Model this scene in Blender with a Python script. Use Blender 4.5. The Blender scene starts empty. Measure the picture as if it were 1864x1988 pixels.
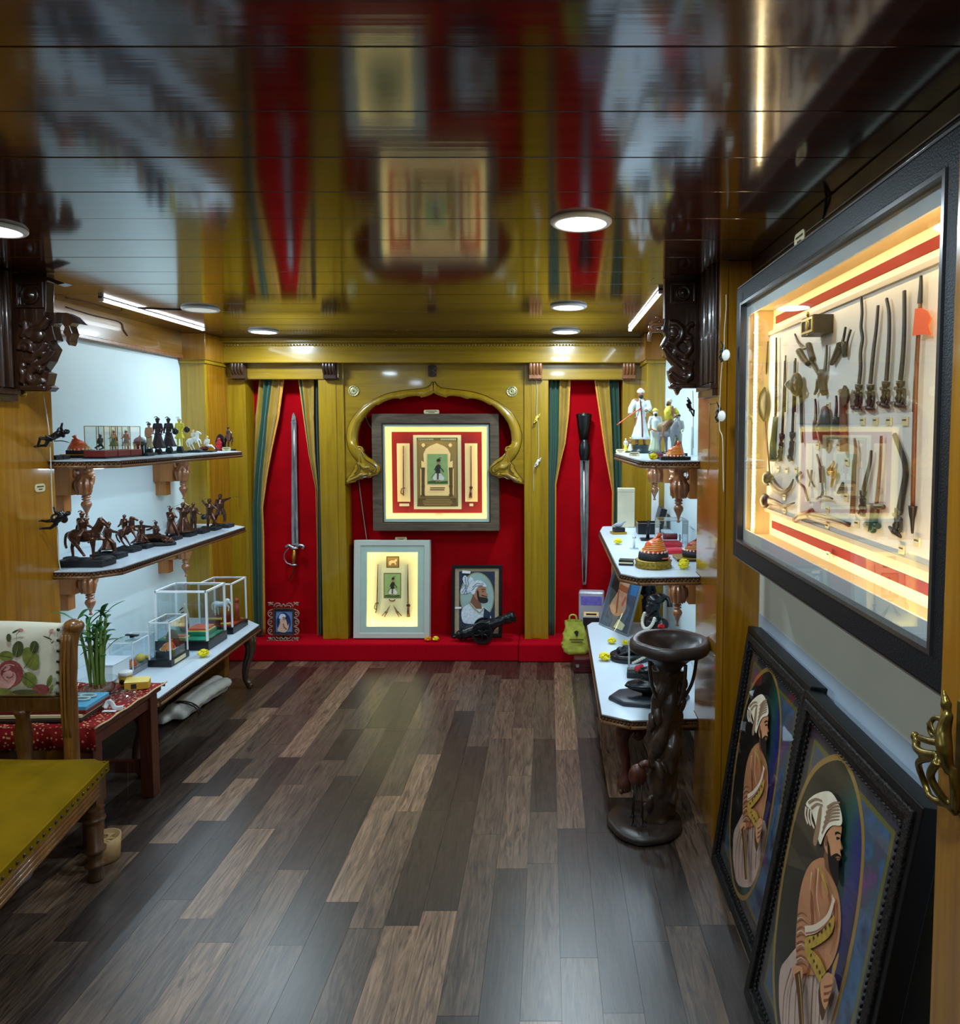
import bpy, math, random
from mathutils import Vector, Matrix, Euler
R = math.radians
rnd = random.Random(7)
C = bpy.context.scene.collection
sc = bpy.context.scene

# ------------------------------------------------------------------ camera
F, CX, CY, PT, H = 1400.0, 1065.0, 922.0, R(3.56), 1.55
cam = bpy.data.cameras.new('camera'); camo = bpy.data.objects.new('camera', cam); C.objects.link(camo)
cam.sensor_fit = 'VERTICAL'; cam.sensor_height = 36.0; cam.sensor_width = 36.0
cam.lens = F / 1988.0 * 36.0
cam.shift_x = (932.0 - CX) / 1988.0
cam.shift_y = (CY - 994.0) / 1988.0
cam.clip_start = 0.05
camo.location = (0, 0, H); camo.rotation_euler = (math.pi / 2 - PT, 0, 0)
sc.camera = camo

def at(px, py, X=None, Y=None, Z=None):
    """photo pixel -> world point on the plane X=, Y= or Z="""
    s, c = math.sin(PT), math.cos(PT)
    u = (px - CX) / F; v = (CY - py) / F
    d = (u, c + v * s, -s + v * c)
    t = X / d[0] if X is not None else (Y / d[1] if Y is not None else (Z - H) / d[2])
    return Vector((d[0] * t, d[1] * t, H + d[2] * t))

# ------------------------------------------------------------------ world, exposure
w = bpy.data.worlds.new('world'); sc.world = w; w.use_nodes = True
w.node_tree.nodes['Background'].inputs[0].default_value = (0.75, 0.85, 1.0, 1)
w.node_tree.nodes['Background'].inputs[1].default_value = 0.05
sc.view_settings.view_transform = 'Standard'; sc.view_settings.look = 'None'
sc.cycles.transparent_max_bounces = 40
sc.view_settings.exposure = 0.42; sc.view_settings.gamma = 1.0; sc.view_settings.use_curve_mapping = False
COOL = (0.68, 0.88, 1.0); WARM = (1.0, 0.74, 0.36); COLD = (0.60, 0.82, 1.0); AMBER = (1.0, 0.80, 0.40)
DOWN_W, TUBE_W, UNDER_W = 9.5, 0.9, 2.5

# ------------------------------------------------------------------ materials
def lin(c):
    return tuple((x / 12.92 if x <= 0.04045 else ((x + 0.055) / 1.055) ** 2.4) for x in (k / 255.0 for k in c))
def newmat(name):
    m = bpy.data.materials.new(name); m.use_nodes = True
    return m, m.node_tree, m.node_tree.nodes['Principled BSDF']
def mat(name, rgb, rough=0.5, metal=0.0, var=0.0, vscale=30.0, bump=0.0, bscale=120.0, coat=0.0, spec=0.5, sheen=0.0, emit=None, stretch=(1, 1, 1)):
    m, nt, b = newmat(name); c = lin(rgb)
    b.inputs['Base Color'].default_value = (*c, 1); b.inputs['Roughness'].default_value = rough
    b.inputs['Metallic'].default_value = metal; b.inputs['Specular IOR Level'].default_value = spec
    b.inputs['Coat Weight'].default_value = coat; b.inputs['Coat Roughness'].default_value = 0.08
    b.inputs['Sheen Weight'].default_value = sheen
    tc = nt.nodes.new('ShaderNodeTexCoord'); mp = nt.nodes.new('ShaderNodeMapping')
    mp.inputs['Scale'].default_value = stretch; nt.links.new(tc.outputs['Object'], mp.inputs[0])
    if var > 0:
        n = nt.nodes.new('ShaderNodeTexNoise'); n.inputs['Scale'].default_value = vscale; n.inputs['Detail'].default_value = 5
        nt.links.new(mp.outputs[0], n.inputs['Vector'])
        r = nt.nodes.new('ShaderNodeValToRGB')
        r.color_ramp.elements[0].position = 0.3; r.color_ramp.elements[1].position = 0.7
        r.color_ramp.elements[0].color = (*[x * (1 - var) for x in c], 1)
        r.color_ramp.elements[1].color = (*[min(1, x * (1 + var)) for x in c], 1)
        nt.links.new(n.outputs[0], r.inputs[0]); nt.links.new(r.outputs[0], b.inputs['Base Color'])
    if bump > 0:
        n2 = nt.nodes.new('ShaderNodeTexNoise'); n2.inputs['Scale'].default_value = bscale; n2.inputs['Detail'].default_value = 4
        nt.links.new(mp.outputs[0], n2.inputs['Vector'])
        bp = nt.nodes.new('ShaderNodeBump'); bp.inputs['Strength'].default_value = bump; bp.inputs['Distance'].default_value = 0.004
        nt.links.new(n2.outputs[0], bp.inputs['Height']); nt.links.new(bp.outputs[0], b.inputs['Normal'])
    if emit:
        b.inputs['Emission Color'].default_value = (*emit[0], 1); b.inputs['Emission Strength'].default_value = emit[1]
    return m
def wood(name, c0, c1, scale=(40, 40, 3), rough=0.3, spec=0.5, coat=0.0, bump=0.05, rand=False, dist=1.0, ior=1.5):
    m, nt, b = newmat(name); L = nt.links.new
    tc = nt.nodes.new('ShaderNodeTexCoord'); mp = nt.nodes.new('ShaderNodeMapping'); mp.inputs['Scale'].default_value = scale
    L(tc.outputs['Object'], mp.inputs[0])
    n = nt.nodes.new('ShaderNodeTexNoise'); n.inputs['Scale'].default_value = 1.0; n.inputs['Detail'].default_value = 7
    n.inputs['Roughness'].default_value = 0.62; n.inputs['Distortion'].default_value = dist
    r = nt.nodes.new('ShaderNodeValToRGB')
    r.color_ramp.elements[0].position = 0.32; r.color_ramp.elements[1].position = 0.70
    r.color_ramp.elements[0].color = (*lin(c0), 1); r.color_ramp.elements[1].color = (*lin(c1), 1)
    if rand:
        oi = nt.nodes.new('ShaderNodeObjectInfo'); mul = nt.nodes.new('ShaderNodeMath'); mul.operation = 'MULTIPLY'; mul.inputs[1].default_value = 97.0
        L(oi.outputs['Random'], mul.inputs[0])
        ad = nt.nodes.new('ShaderNodeVectorMath'); ad.operation = 'ADD'
        L(mp.outputs[0], ad.inputs[0]); L(mul.outputs[0], ad.inputs[1]); L(ad.outputs[0], n.inputs['Vector'])
    else:
        L(mp.outputs[0], n.inputs['Vector'])
    L(n.outputs[0], r.inputs[0]); L(r.outputs[0], b.inputs['Base Color'])
    b.inputs['Roughness'].default_value = rough; b.inputs['Specular IOR Level'].default_value = spec
    b.inputs['Coat Weight'].default_value = coat; b.inputs['Coat Roughness'].default_value = 0.06; b.inputs['IOR'].default_value = ior
    if bump:
        bp = nt.nodes.new('ShaderNodeBump'); bp.inputs['Strength'].default_value = bump; bp.inputs['Distance'].default_value = 0.003
        L(n.outputs[0], bp.inputs['Height']); L(bp.outputs[0], b.inputs['Normal'])
    return m, nt, b, n, r
def glassmat(name, tint=(1, 1, 1), alpha=0.10, rough=0.0):
    """thin clear pane: mostly transparent with real Fresnel reflection"""
    m = bpy.data.materials.new(name); m.use_nodes = True; nt = m.node_tree; nt.nodes.clear()
    o = nt.nodes.new('ShaderNodeOutputMaterial'); mx = nt.nodes.new('ShaderNodeMixShader')
    t = nt.nodes.new('ShaderNodeBsdfTransparent'); t.inputs[0].default_value = (*tint, 1)
    g = nt.nodes.new('ShaderNodeBsdfGlossy'); g.inputs['Roughness'].default_value = rough
    fr = nt.nodes.new('ShaderNodeFresnel'); ge = nt.nodes.new('ShaderNodeNewGeometry'); io = nt.nodes.new('ShaderNodeMix')
    io.inputs[2].default_value = 1.0 + alpha * 5; io.inputs[3].default_value = 1.0 / (1.0 + alpha * 5)     # same reflectance on both faces of a pane
    nt.links.new(ge.outputs['Backfacing'], io.inputs[0]); nt.links.new(io.outputs[0], fr.inputs[0])
    nt.links.new(fr.outputs[0], mx.inputs[0]); nt.links.new(t.outputs[0], mx.inputs[1]); nt.links.new(g.outputs[0], mx.inputs[2])
    nt.links.new(mx.outputs[0], o.inputs[0]); return m

M = {}
M['gold_wood'] = wood('gold_wood', (142, 107, 8), (172, 135, 24), (26, 26, 1.6), 0.28, 0.5, 0.35)[0]
M['gold_wood_h'] = wood('gold_wood_h', (136, 103, 10), (166, 129, 26), (1.6, 26, 26), 0.25, 0.5, 0.4)[0]
M['amber_wood'] = wood('amber_wood', (134, 84, 8), (168, 112, 22), (26, 26, 1.6), 0.22, 0.5, 0.5)[0]
M['amber_wood_y'] = wood('amber_wood_y', (116, 76, 22), (150, 106, 40), (26, 1.6, 26), 0.25, 0.5, 0.3)[0]
M['bracket_wood'] = wood('bracket_wood', (150, 92, 40), (190, 126, 66), (30, 30, 2), 0.35)[0]
M['carve_wood'] = wood('carve_wood', (112, 64, 34), (160, 104, 62), (40, 40, 6), 0.3, 0.6, 0.4)[0]
M['dark_wood'] = wood('dark_wood', (34, 17, 10), (62, 34, 20), (40, 40, 4), 0.28, 0.5, 0.5)[0]
M['chair_wood'] = wood('chair_wood', (92, 54, 20), (140, 92, 38), (36, 36, 4), 0.3, 0.5, 0.4)[0]
M['chair_dark'] = wood('chair_dark', (62, 34, 14), (100, 62, 28), (36, 36, 4), 0.35, 0.5, 0.3)[0]
M['table_wood'] = wood('table_wood', (58, 24, 16), (96, 46, 30), (36, 36, 3), 0.4)[0]
M['leg_wood'] = wood('leg_wood', (44, 26, 14), (84, 52, 28), (36, 36, 4), 0.3, 0.5, 0.4)[0]
M['shelf_edge'] = wood('shelf_edge', (96, 62, 36), (140, 96, 58), (26, 2, 26), 0.35)[0]
M['shelf_dark'] = wood('shelf_dark', (52, 32, 20), (84, 54, 34), (26, 2, 26), 0.4)[0]
M['grey_wood'] = wood('grey_wood', (72, 58, 44), (112, 94, 74), (4, 30, 30), 0.5)[0]
M['red'] = mat('red_velvet', (168, 2, 14), 0.9, var=0.16, vscale=6, sheen=0.0, spec=0.08)
M['carpet'] = mat('red_carpet', (178, 6, 26), 0.95, var=0.15, vscale=120, bump=0.4, bscale=500, spec=0.05)
M['white_wall'] = mat('white_wall', (206, 220, 222), 0.55, var=0.03, vscale=2.5)
M['grey_wall'] = mat('grey_wall', (220, 222, 208), 0.6, var=0.04, vscale=3)
M['blue_wall'] = mat('blue_wall', (178, 190, 204), 0.6, var=0.04, vscale=5)
M['laminate'] = mat('white_laminate', (206, 218, 228), 0.25, var=0.02, vscale=8)
M['white'] = mat('white_plastic', (235, 238, 240), 0.4)
M['brass'] = mat('brass', (196, 160, 74), 0.28, 1.0, var=0.15, vscale=60)
M['pale_brass'] = mat('pale_brass', (214, 204, 150), 0.35, 0.85, var=0.1, vscale=200)
M['old_brass'] = mat('old_brass', (120, 100, 48), 0.32, 0.9, var=0.35, vscale=50)
M['black'] = mat('black_lacquer', (14, 14, 17), 0.3, var=0.2, vscale=40)
M['black_matte'] = mat('black_matte', (20, 20, 24), 0.6)
M['gold'] = mat('gold_paint', (190, 146, 52), 0.35, 0.7)
M['chrome'] = mat('chrome', (200, 205, 210), 0.2, 1.0)
M['steel'] = mat('steel', (176, 178, 182), 0.3, 0.95, var=0.35, vscale=40, stretch=(1, 1, 0.3))
M['iron'] = mat('iron', (46, 46, 50), 0.4, 0.7, var=0.3, vscale=60)
M['bronze'] = mat('bronze', (100, 68, 54), 0.27, 0.8, var=0.35, vscale=70)
M['lampglow'] = mat('lamp_diffuser', (255, 255, 255), 0.5, emit=((0.86, 0.95, 1.0), 9.0))
M['lampoff_glow'] = mat('lamp_diffuser_off_glow', (232, 236, 230), 0.35, emit=((0.9, 0.95, 0.9), 0.25))  # diffuser of the unlit lamp, with a faint glow put into it
M['ledwarm'] = mat('led_warm', (255, 240, 210), 0.5, emit=((1.0, 0.86, 0.62), 9.0))
M['plate'] = mat('label_plate', (222, 206, 160), 0.4, var=0.05, vscale=50)
M['ink'] = mat('ink', (52, 38, 24), 0.7)
M['cord'] = mat('cord', (196, 188, 166), 0.7)
M['dark_cord'] = mat('dark_cord', (40, 36, 30), 0.7)
M['glass'] = glassmat('clear_glass', (0.97, 0.99, 0.985), 0.10)
M['acrylic'] = glassmat('acrylic', (0.95, 0.98, 0.99), 0.08)
def pm(name, rgb, rough=0.6, **k):
    if name not in M: M[name] = mat(name, rgb, rough, **k)
    return M[name]

# ------------------------------------------------------------------ mesh building
from mathutils.geometry import tessellate_polygon
def tess(poly):
    n = len(poly); ar = sum(poly[i][0] * poly[(i + 1) % n][1] - poly[(i + 1) % n][0] * poly[i][1] for i in range(n)); out = []
    for t in tessellate_polygon([[Vector((p[0], p[1], 0)) for p in poly]]):
        a, b, c = (poly[i] for i in t)
        s2 = (b[0] - a[0]) * (c[1] - a[1]) - (b[1] - a[1]) * (c[0] - a[0])
        out.append(list(t) if (s2 > 0) == (ar > 0) else list(t)[::-1])
    return out
class MB:
    def __init__(s): s.v = []; s.f = []; s.mi = []; s.sm = []; s.T = Matrix.Identity(4)
    def add(s, vs, fs, mi=0, sm=False):
        o = len(s.v)
        for p in vs: s.v.append((s.T @ Vector(p))[:])
        for f in fs: s.f.append([o + i for i in f]); s.mi.append(mi); s.sm.append(sm)
        return s
    def box(s, a, b, mi=0):
        x0, x1 = sorted((a[0], b[0])); y0, y1 = sorted((a[1], b[1])); z0, z1 = sorted((a[2], b[2]))
        return s.add([(x0, y0, z0), (x1, y0, z0), (x1, y1, z0), (x0, y1, z0), (x0, y0, z1), (x1, y0, z1), (x1, y1, z1), (x0, y1, z1)],
              [(3, 2, 1, 0), (4, 5, 6, 7), (0, 1, 5, 4), (1, 2, 6, 5), (2, 3, 7, 6), (3, 0, 4, 7)], mi)
    def obox(s, c, size, rot=(0, 0, 0), mi=0):
        m = Matrix.Translation(c) @ Euler(rot).to_matrix().to_4x4()
        t = s.T; s.T = t @ m; h = [k / 2 for k in size]; s.box((-h[0], -h[1], -h[2]), h, mi); s.T = t; return s
    def tube(s, pts, r, n=8, mi=0, sm=True, flat=1.0, up=None):
        """swept tube; r number or list; flat squashes the section along the second axis"""
        pts = [Vector(p) for p in pts]; k = len(pts); rs = r if isinstance(r, (list, tuple)) else [r] * k
        vs = []; fs = []; prev = None
        for i, p in enumerate(pts):
            t = (pts[min(i + 1, k - 1)] - pts[max(i - 1, 0)])
            t = t.normalized() if t.length > 1e-9 else Vector((0, 0, 1))
            if up is not None: a = t.cross(Vector(up))
            elif prev is None: a = t.cross(Vector((0, 0, 1))) if abs(t.z) < 0.9 else t.cross(Vector((0, 1, 0)))
            else: a = prev - t * prev.dot(t)
            if a.length < 1e-6: a = t.orthogonal()
            a.normalize(); prev = a; b = t.cross(a)
            for j in range(n):
                q = 2 * math.pi * j / n
                vs.append(p + a * math.cos(q) * rs[i] + b * math.sin(q) * rs[i] * flat)
        for i in range(k - 1):
            for j in range(n):
                fs.append((i * n + j, i * n + (j + 1) % n, (i + 1) * n + (j + 1) % n, (i + 1) * n + j))
        s.add(vs, fs, mi, sm)
        o = len(s.v) - len(vs)
        s.f.append([o + j for j in range(n)][::-1]); s.mi.append(mi); s.sm.append(False)
        s.f.append([o + (k - 1) * n + j for j in range(n)]); s.mi.append(mi); s.sm.append(False)
        return s
    def cyl(s, p0, p1, r0, r1=None, n=12, mi=0, sm=True):
        return s.tube([p0, p1], [r0, r0 if r1 is None else r1], n, mi, sm)
    def lathe(s, prof, n=20, c=(0, 0, 0), mi=0, sm=True, wob=None, cap=True):
        vs = []; fs = []; k = len(prof)
        for i, (r, z) in enumerate(prof):
            for j in range(n):
                q = 2 * math.pi * j / n; rr = r * (1 + (wob(q, z) if wob else 0))
                vs.append((c[0] + rr * math.cos(q), c[1] + rr * math.sin(q), c[2] + z))
        for i in range(k - 1):
            for j in range(n):
                fs.append((i * n + j, i * n + (j + 1) % n, (i + 1) * n + (j + 1) % n, (i + 1) * n + j))
        s.add(vs, fs, mi, sm); o = len(s.v) - len(vs)
        if cap and prof[0][0] > 1e-5: s.f.append([o + j for j in range(n)][::-1]); s.mi.append(mi); s.sm.append(False)
        if cap and prof[-1][0] > 1e-5: s.f.append([o + (k - 1) * n + j for j in range(n)]); s.mi.append(mi); s.sm.append(False)
        return s
    def ell(s, c, r, n=12, m=8, mi=0, rot=(0, 0, 0)):
        if not isinstance(r, (tuple, list)): r = (r, r, r)
        E = Euler(rot).to_matrix(); c = Vector(c); vs = []; fs = []
        for i in range(1, m):
            a = math.pi * i / m
            for j in range(n):
                q = 2 * math.pi * j / n
                vs.append(c + E @ Vector((r[0] * math.sin(a) * math.cos(q), r[1] * math.sin(a) * math.sin(q), r[2] * math.cos(a))))
        t = len(vs); vs.append(c + E @ Vector((0, 0, r[2]))); vs.append(c + E @ Vector((0, 0, -r[2])))
        for i in range(m - 2):
            for j in range(n): fs.append((i * n + j, (i + 1) * n + j, (i + 1) * n + (j + 1) % n, i * n + (j + 1) % n))
        for j in range(n):
            fs.append((t, j, (j + 1) % n)); fs.append((t + 1, (m - 2) * n + (j + 1) % n, (m - 2) * n + j))
        return s.add(vs, fs, mi, True)
    def prism(s, poly, d0, d1, ax='y', mi=0):
        """extrude a 2D outline: ax='y' poly=(x,z); 'x' poly=(y,z); 'z' poly=(x,y)"""
        f = {'y': lambda p, d: (p[0], d, p[1]), 'x': lambda p, d: (d, p[0], p[1]), 'z': lambda p, d: (p[0], p[1], d)}[ax]
        n = len(poly); vs = [f(p, d0) for p in poly] + [f(p, d1) for p in poly]
        area = sum(poly[i][0] * poly[(i + 1) % n][1] - poly[(i + 1) % n][0] * poly[i][1] for i in range(n))
        fl = (area > 0) == (d1 > d0)
        if ax == 'y': fl = not fl
        if n > 4:
            tri = tess(poly); tri2 = [[n + i for i in t] for t in tri]
            fs = ([t[::-1] for t in tri] + tri2) if fl else (tri + [t[::-1] for t in tri2])
        else:
            a = list(range(n)); b = list(range(n, 2 * n)); fs = [a[::-1], b] if fl else [a, b[::-1]]
        for i in range(n):
            j = (i + 1) % n; q = (i, j, n + j, n + i); fs.append(q if fl else q[::-1])
        return s.add(vs, fs, mi)
    def ring(s, outer, inner, d0, d1, ax='y', mi=0):
        """frame between two outlines with the same point count"""
        f = {'y': lambda p, d: (p[0], d, p[1]), 'x': lambda p, d: (d, p[0], p[1]), 'z': lambda p, d: (p[0], p[1], d)}[ax]
        n = len(outer); vs = [f(p, d) for d in (d0, d1) for o in (outer, inner) for p in o]; fs = []
        for i in range(n):
            j = (i + 1) % n
            fs += [(i, j, n + j, n + i), (2 * n + i, 3 * n + i, 3 * n + j, 2 * n + j), (i, 2 * n + i, 2 * n + j, j), (n + i, n + j, 3 * n + j, 3 * n + i)]
        return s.add(vs, fs, mi)
    def build(s, name, mats, parent=None, remesh=0, bevel=0, smooth=None, loc=None, weld=False):
        me = bpy.data.meshes.new(name); me.from_pydata(s.v, [], s.f)
        if not isinstance(mats, (list, tuple)): mats = [mats]
        for m in mats: me.materials.append(M[m] if isinstance(m, str) else m)
        me.polygons.foreach_set('material_index', s.mi)
        me.polygons.foreach_set('use_smooth', [smooth if smooth is not None else k for k in s.sm]); me.update()
        o = bpy.data.objects.new(name, me); C.objects.link(o)
        if parent: o.parent = parent
        if loc is not None: o.location = loc
        if remesh:
            md = o.modifiers.new('skin', 'REMESH'); md.mode = 'VOXEL'; md.voxel_size = remesh; md.use_smooth_shade = True
            md2 = o.modifiers.new('soft', 'SMOOTH'); md2.iterations = 3; md2.factor = 0.5
        if bevel:
            md = o.modifiers.new('edge', 'BEVEL'); md.width = bevel; md.segments = 2; md.limit_method = 'ANGLE'
        return o

def tag(o, label=None, cat=None, group=None, kind=None):
    if label: o['label'] = label
    if cat: o['category'] = cat
    if group: o['group'] = group
    if kind: o['kind'] = kind
    return o
def thing(name, label, cat, loc=(0, 0, 0), rz=0.0, group=None):
    o = bpy.data.objects.new(name, None); C.objects.link(o); o.empty_display_size = 0.05
    o.location = loc; o.rotation_euler = (0, 0, rz); return tag(o, label, cat, group)
def struct(o, label=None): return tag(o, label, None, None, 'structure')
def cr(pts, n=6, closed=False):
    """Catmull-Rom through points of any dimension"""
    P = [Vector(p) for p in pts]; k = len(P); out = []
    for i in range(k if closed else k - 1):
        a, b, c, d = (P[(i - 1) % k], P[i], P[(i + 1) % k], P[(i + 2) % k]) if closed else (P[max(i - 1, 0)], P[i], P[i + 1], P[min(i + 2, k - 1)])
        for j in range(n):
            t = j / n
            out.append(0.5 * ((2 * b) + (c - a) * t + (2 * a - 5 * b + 4 * c - d) * t * t + (3 * b - a - 3 * c + d) * t ** 3))
    if not closed: out.append(P[-1])
    return out
def copy_tree(o, loc=None, rz=None, label=None, scale=None):
    c = o.copy(); C.objects.link(c)
    if loc is not None: c.location = loc
    if rz is not None: c.rotation_euler = (0, 0, rz)
    if scale is not None: c.scale = (scale,) * 3
    if label: c['label'] = label
    for ch in list(o.children):
        d = ch.copy(); C.objects.link(d); d.parent = c
        for g in list(ch.children):
            e = g.copy(); C.objects.link(e); e.parent = d
    return c
def light(name, kind, loc, power, color, size=None, size_y=None, aim=None, parent=None, spread=None):
    l = bpy.data.lights.new(name, 'AREA'); l.shape = kind; l.energy = power; l.color = color
    if size: l.size = size
    if size_y: l.size_y = size_y
    if spread: l.spread = spread
    o = bpy.data.objects.new(name, l); C.objects.link(o); o.location = loc
    if aim is not None: o.rotation_euler = Vector(aim).to_track_quat('-Z', 'Y').to_euler()
    if parent: o.parent = parent
    return o

def tmat(loc, rot=(0, 0, 0)): return Matrix.Translation(loc) @ Euler(rot).to_matrix().to_4x4()
def lp(T, px, py, d=0.0):
    """photo pixel -> (x, z) on the plane local y = d of a wall-mounted thing"""
    s, c = math.sin(PT), math.cos(PT); u = (px - CX) / F; v = (CY - py) / F
    I = T.inverted(); o = I @ Vector((0, 0, H)); q = I.to_3x3() @ Vector((u, c + v * s, -s + v * c))
    t = (d - o.y) / q.y; p = o + q * t
    return (p.x, p.z)
def flat(name, layers, parent, y0, step=0.0004):
    """flat print: coloured outlines laid one over the other, facing -y; layers = [(material, [(x,z)...])]"""
    m = MB(); mats = []
    for i, (mn, poly) in enumerate(layers):
        if mn not in mats: mats.append(mn)
        n = len(poly); d = y0 - i * step
        ar = sum(poly[k][0] * poly[(k + 1) % n][1] - poly[(k + 1) % n][0] * poly[k][1] for k in range(n))
        if ar < 0: poly = poly[::-1]
        m.add([(p[0], d, p[1]) for p in poly], tess(poly) if n > 4 else [list(range(n))], mats.index(mn))
    return m.build(name, mats, parent)
def ctr(pts, n=4): return [(p[0], p[1]) for p in cr([(a, b) for a, b in pts], n, True)]
def rect(x0, z0, x1, z1): return [(x0, z0), (x1, z0), (x1, z1), (x0, z1)]
def oval(cx, cz, rx, rz, n=40): return [(cx + rx * math.cos(2 * math.pi * k / n), cz + rz * math.sin(2 * math.pi * k / n)) for k in range(n)]
def strip(pts, w0, w1=None):
    """thin stroke outline along 2D points"""
    w1 = w0 if w1 is None else w1; P = [Vector((p[0], p[1])) for p in pts]; k = len(P); L = []; Rr = []
    for i, p in enumerate(P):
        t = (P[min(i + 1, k - 1)] - P[max(i - 1, 0)]).normalized(); nn = Vector((-t.y, t.x)); w = w0 + (w1 - w0) * i / max(1, k - 1)
        L.append((p + nn * w / 2)[:]); Rr.append((p - nn * w / 2)[:])
    return L + Rr[::-1]
def plate(parent_or_none, x, y, z, w_, h_, label, rz=0.0, rx=0.0):
    """little rounded caption plate with illegible ruled caption"""
    t = thing('label_plate', label, 'label plate', (x, y, z), rz); t.rotation_euler = (rx, 0, rz)
    pts = []
    for cx_, cz_, a0 in ((w_ / 2 - h_ * .35, h_ / 2 - h_ * .35, 0), (-w_ / 2 + h_ * .35, h_ / 2 - h_ * .35, 90), (-w_ / 2 + h_ * .35, -h_ / 2 + h_ * .35, 180), (w_ / 2 - h_ * .35, -h_ / 2 + h_ * .35, 270)):
        for k in range(4): a = R(a0 + k * 30); pts.append((cx_ + h_ * .35 * math.cos(a), cz_ + h_ * .35 * math.sin(a)))
    m = MB(); m.prism(pts, -0.003, 0.0, 'y'); m.build('plate', 'plate', t)
    flat('caption', [('ink', rect(-w_ * .36, h_ * .08, w_ * .36, h_ * .24)), ('ink', rect(-w_ * .2, -h_ * .26, w_ * .2, -h_ * .12))], t, -0.0034)
    return t
# ------------------------------------------------------------------ the room
ZC, YB, YN, YP = 2.15, 4.85, 5.0, 4.74         # ceiling, pillar fronts, niche backs, plinth front
XL, XLP, XR, XRP, XW = -2.3, -2.05, 0.73, 0.617, 0.77
ZP = 0.122                                      # plinth top

# floor: laminate strips, each its own plank
_, nt, b, nz, ramp = wood('floor_plank', (42, 31, 27), (116, 93, 76), (46, 4.2, 1), 0.33, 0.5, 0.0, 0.03, rand=True, dist=2.2, ior=1.75)
M['floor_plank'] = _
oi = nt.nodes.new('ShaderNodeObjectInfo'); r2 = nt.nodes.new('ShaderNodeValToRGB'); r2.color_ramp.interpolation = 'CONSTANT'
els = r2.color_ramp.elements; els[0].position = 0; els[0].color = (0.34, 0.31, 0.32, 1); els[1].position = 0.28; els[1].color = (0.8, 0.78, 0.78, 1)
e = els.new(0.62); e.color = (1.15, 1.1, 1.05, 1); e = els.new(0.8); e.color = (2.0, 1.88, 1.7, 1)
mx = nt.nodes.new('ShaderNodeMix'); mx.data_type = 'RGBA'; mx.blend_type = 'MULTIPLY'; mx.inputs[0].default_value = 1.0
nt.links.new(oi.outputs['Random'], r2.inputs[0]); nt.links.new(ramp.outputs[0], mx.inputs[6]); nt.links.new(r2.outputs[0], mx.inputs[7])
nt.links.new(mx.outputs[2], b.inputs['Base Color'])
floor = MB().box((-2.45, -2.0, -0.06), (0.9, 5.1, -0.006)).build('floor', pm('floor_base', (44, 36, 33), 0.4))
struct(floor, 'dark walnut laminate floor of staggered strips')
near = MB().box((-2.3, -2.0, -0.006), (XW, 1.5, 0.0)).build('near_boards', 'floor_plank', floor)
PWD = 0.11
plank_mesh = {}
x = 0.035 - PWD * 21
ri = 0
while x < XW - 0.02:
    y = 1.5; wd = min(PWD, XW - x); first = True
    while y < 4.79:
        ln = rnd.choice((0.69, 0.69, 0.52, 0.35, 0.86)) if not first else 0.2 + 0.6 * rnd.random()
        if y + ln > 4.70: ln = 4.80 - y
        ln = round(ln, 3); first = False
        key = (round(wd, 3), ln)
        if key not in plank_mesh:
            o = MB().box((0.0004, 0.0004, -0.006), (key[0] - 0.0004, ln - 0.0004, 0.0)).build('plank', 'floor_plank', floor); plank_mesh[key] = o.data
        else:
            o = bpy.data.objects.new('plank', plank_mesh[key]); C.objects.link(o); o.parent = floor
        o.location = (x, y, 0.0003 * rnd.random()); y += ln
    x += PWD; ri += 1

# ceiling: lacquered boards
_, nt, b, nz, ramp = wood('ceiling_board', (38, 14, 9), (84, 38, 22), (1.2, 34, 34), 0.10, 0.5, 0.0, 0.0, rand=True, dist=0.8, ior=1.8)
M['ceiling_board'] = _
tc = nt.nodes.new('ShaderNodeTexCoord'); mp = nt.nodes.new('ShaderNodeMapping'); mp.inputs['Scale'].default_value = (0.6, 55, 1)
nn = nt.nodes.new('ShaderNodeTexNoise'); nn.inputs['Scale'].default_value = 1.0; nn.inputs['Detail'].default_value = 2
bp = nt.nodes.new('ShaderNodeBump'); bp.inputs['Strength'].default_value = 0.035; bp.inputs['Distance'].default_value = 0.004
nt.links.new(tc.outputs['Object'], mp.inputs[0]); nt.links.new(mp.outputs[0], nn.inputs['Vector']); nt.links.new(nn.outputs[0], bp.inputs['Height']); nt.links.new(bp.outputs[0], b.inputs['Normal'])
ceil = MB().box((-2.45, -2.0, ZC + 0.012), (0.9, 5.1, ZC + 0.06)).build('ceiling', 'dark_wood')
struct(ceil, 'glossy dark brown board ceiling')
MB().box((-2.32, -2.0, ZC), (0.78, 0.935, ZC + 0.012)).build('near_boards', 'ceiling_board', ceil)
y = 0.94; bm = None
while y < 4.80:
    if bm is None:
        o = MB().box((-2.32, 0.0008, 0.0), (0.78, 0.2285, 0.012)).build('board', 'ceiling_board', ceil, bevel=0.0015); bm = o
    else:
        o = bm.copy(); C.objects.link(o)
    o.location = (0, y, ZC); o.rotation_euler = (R(rnd.uniform(-0.10, 0.10)), R(rnd.uniform(-0.03, 0.03)), 0); y += 0.2305

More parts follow.
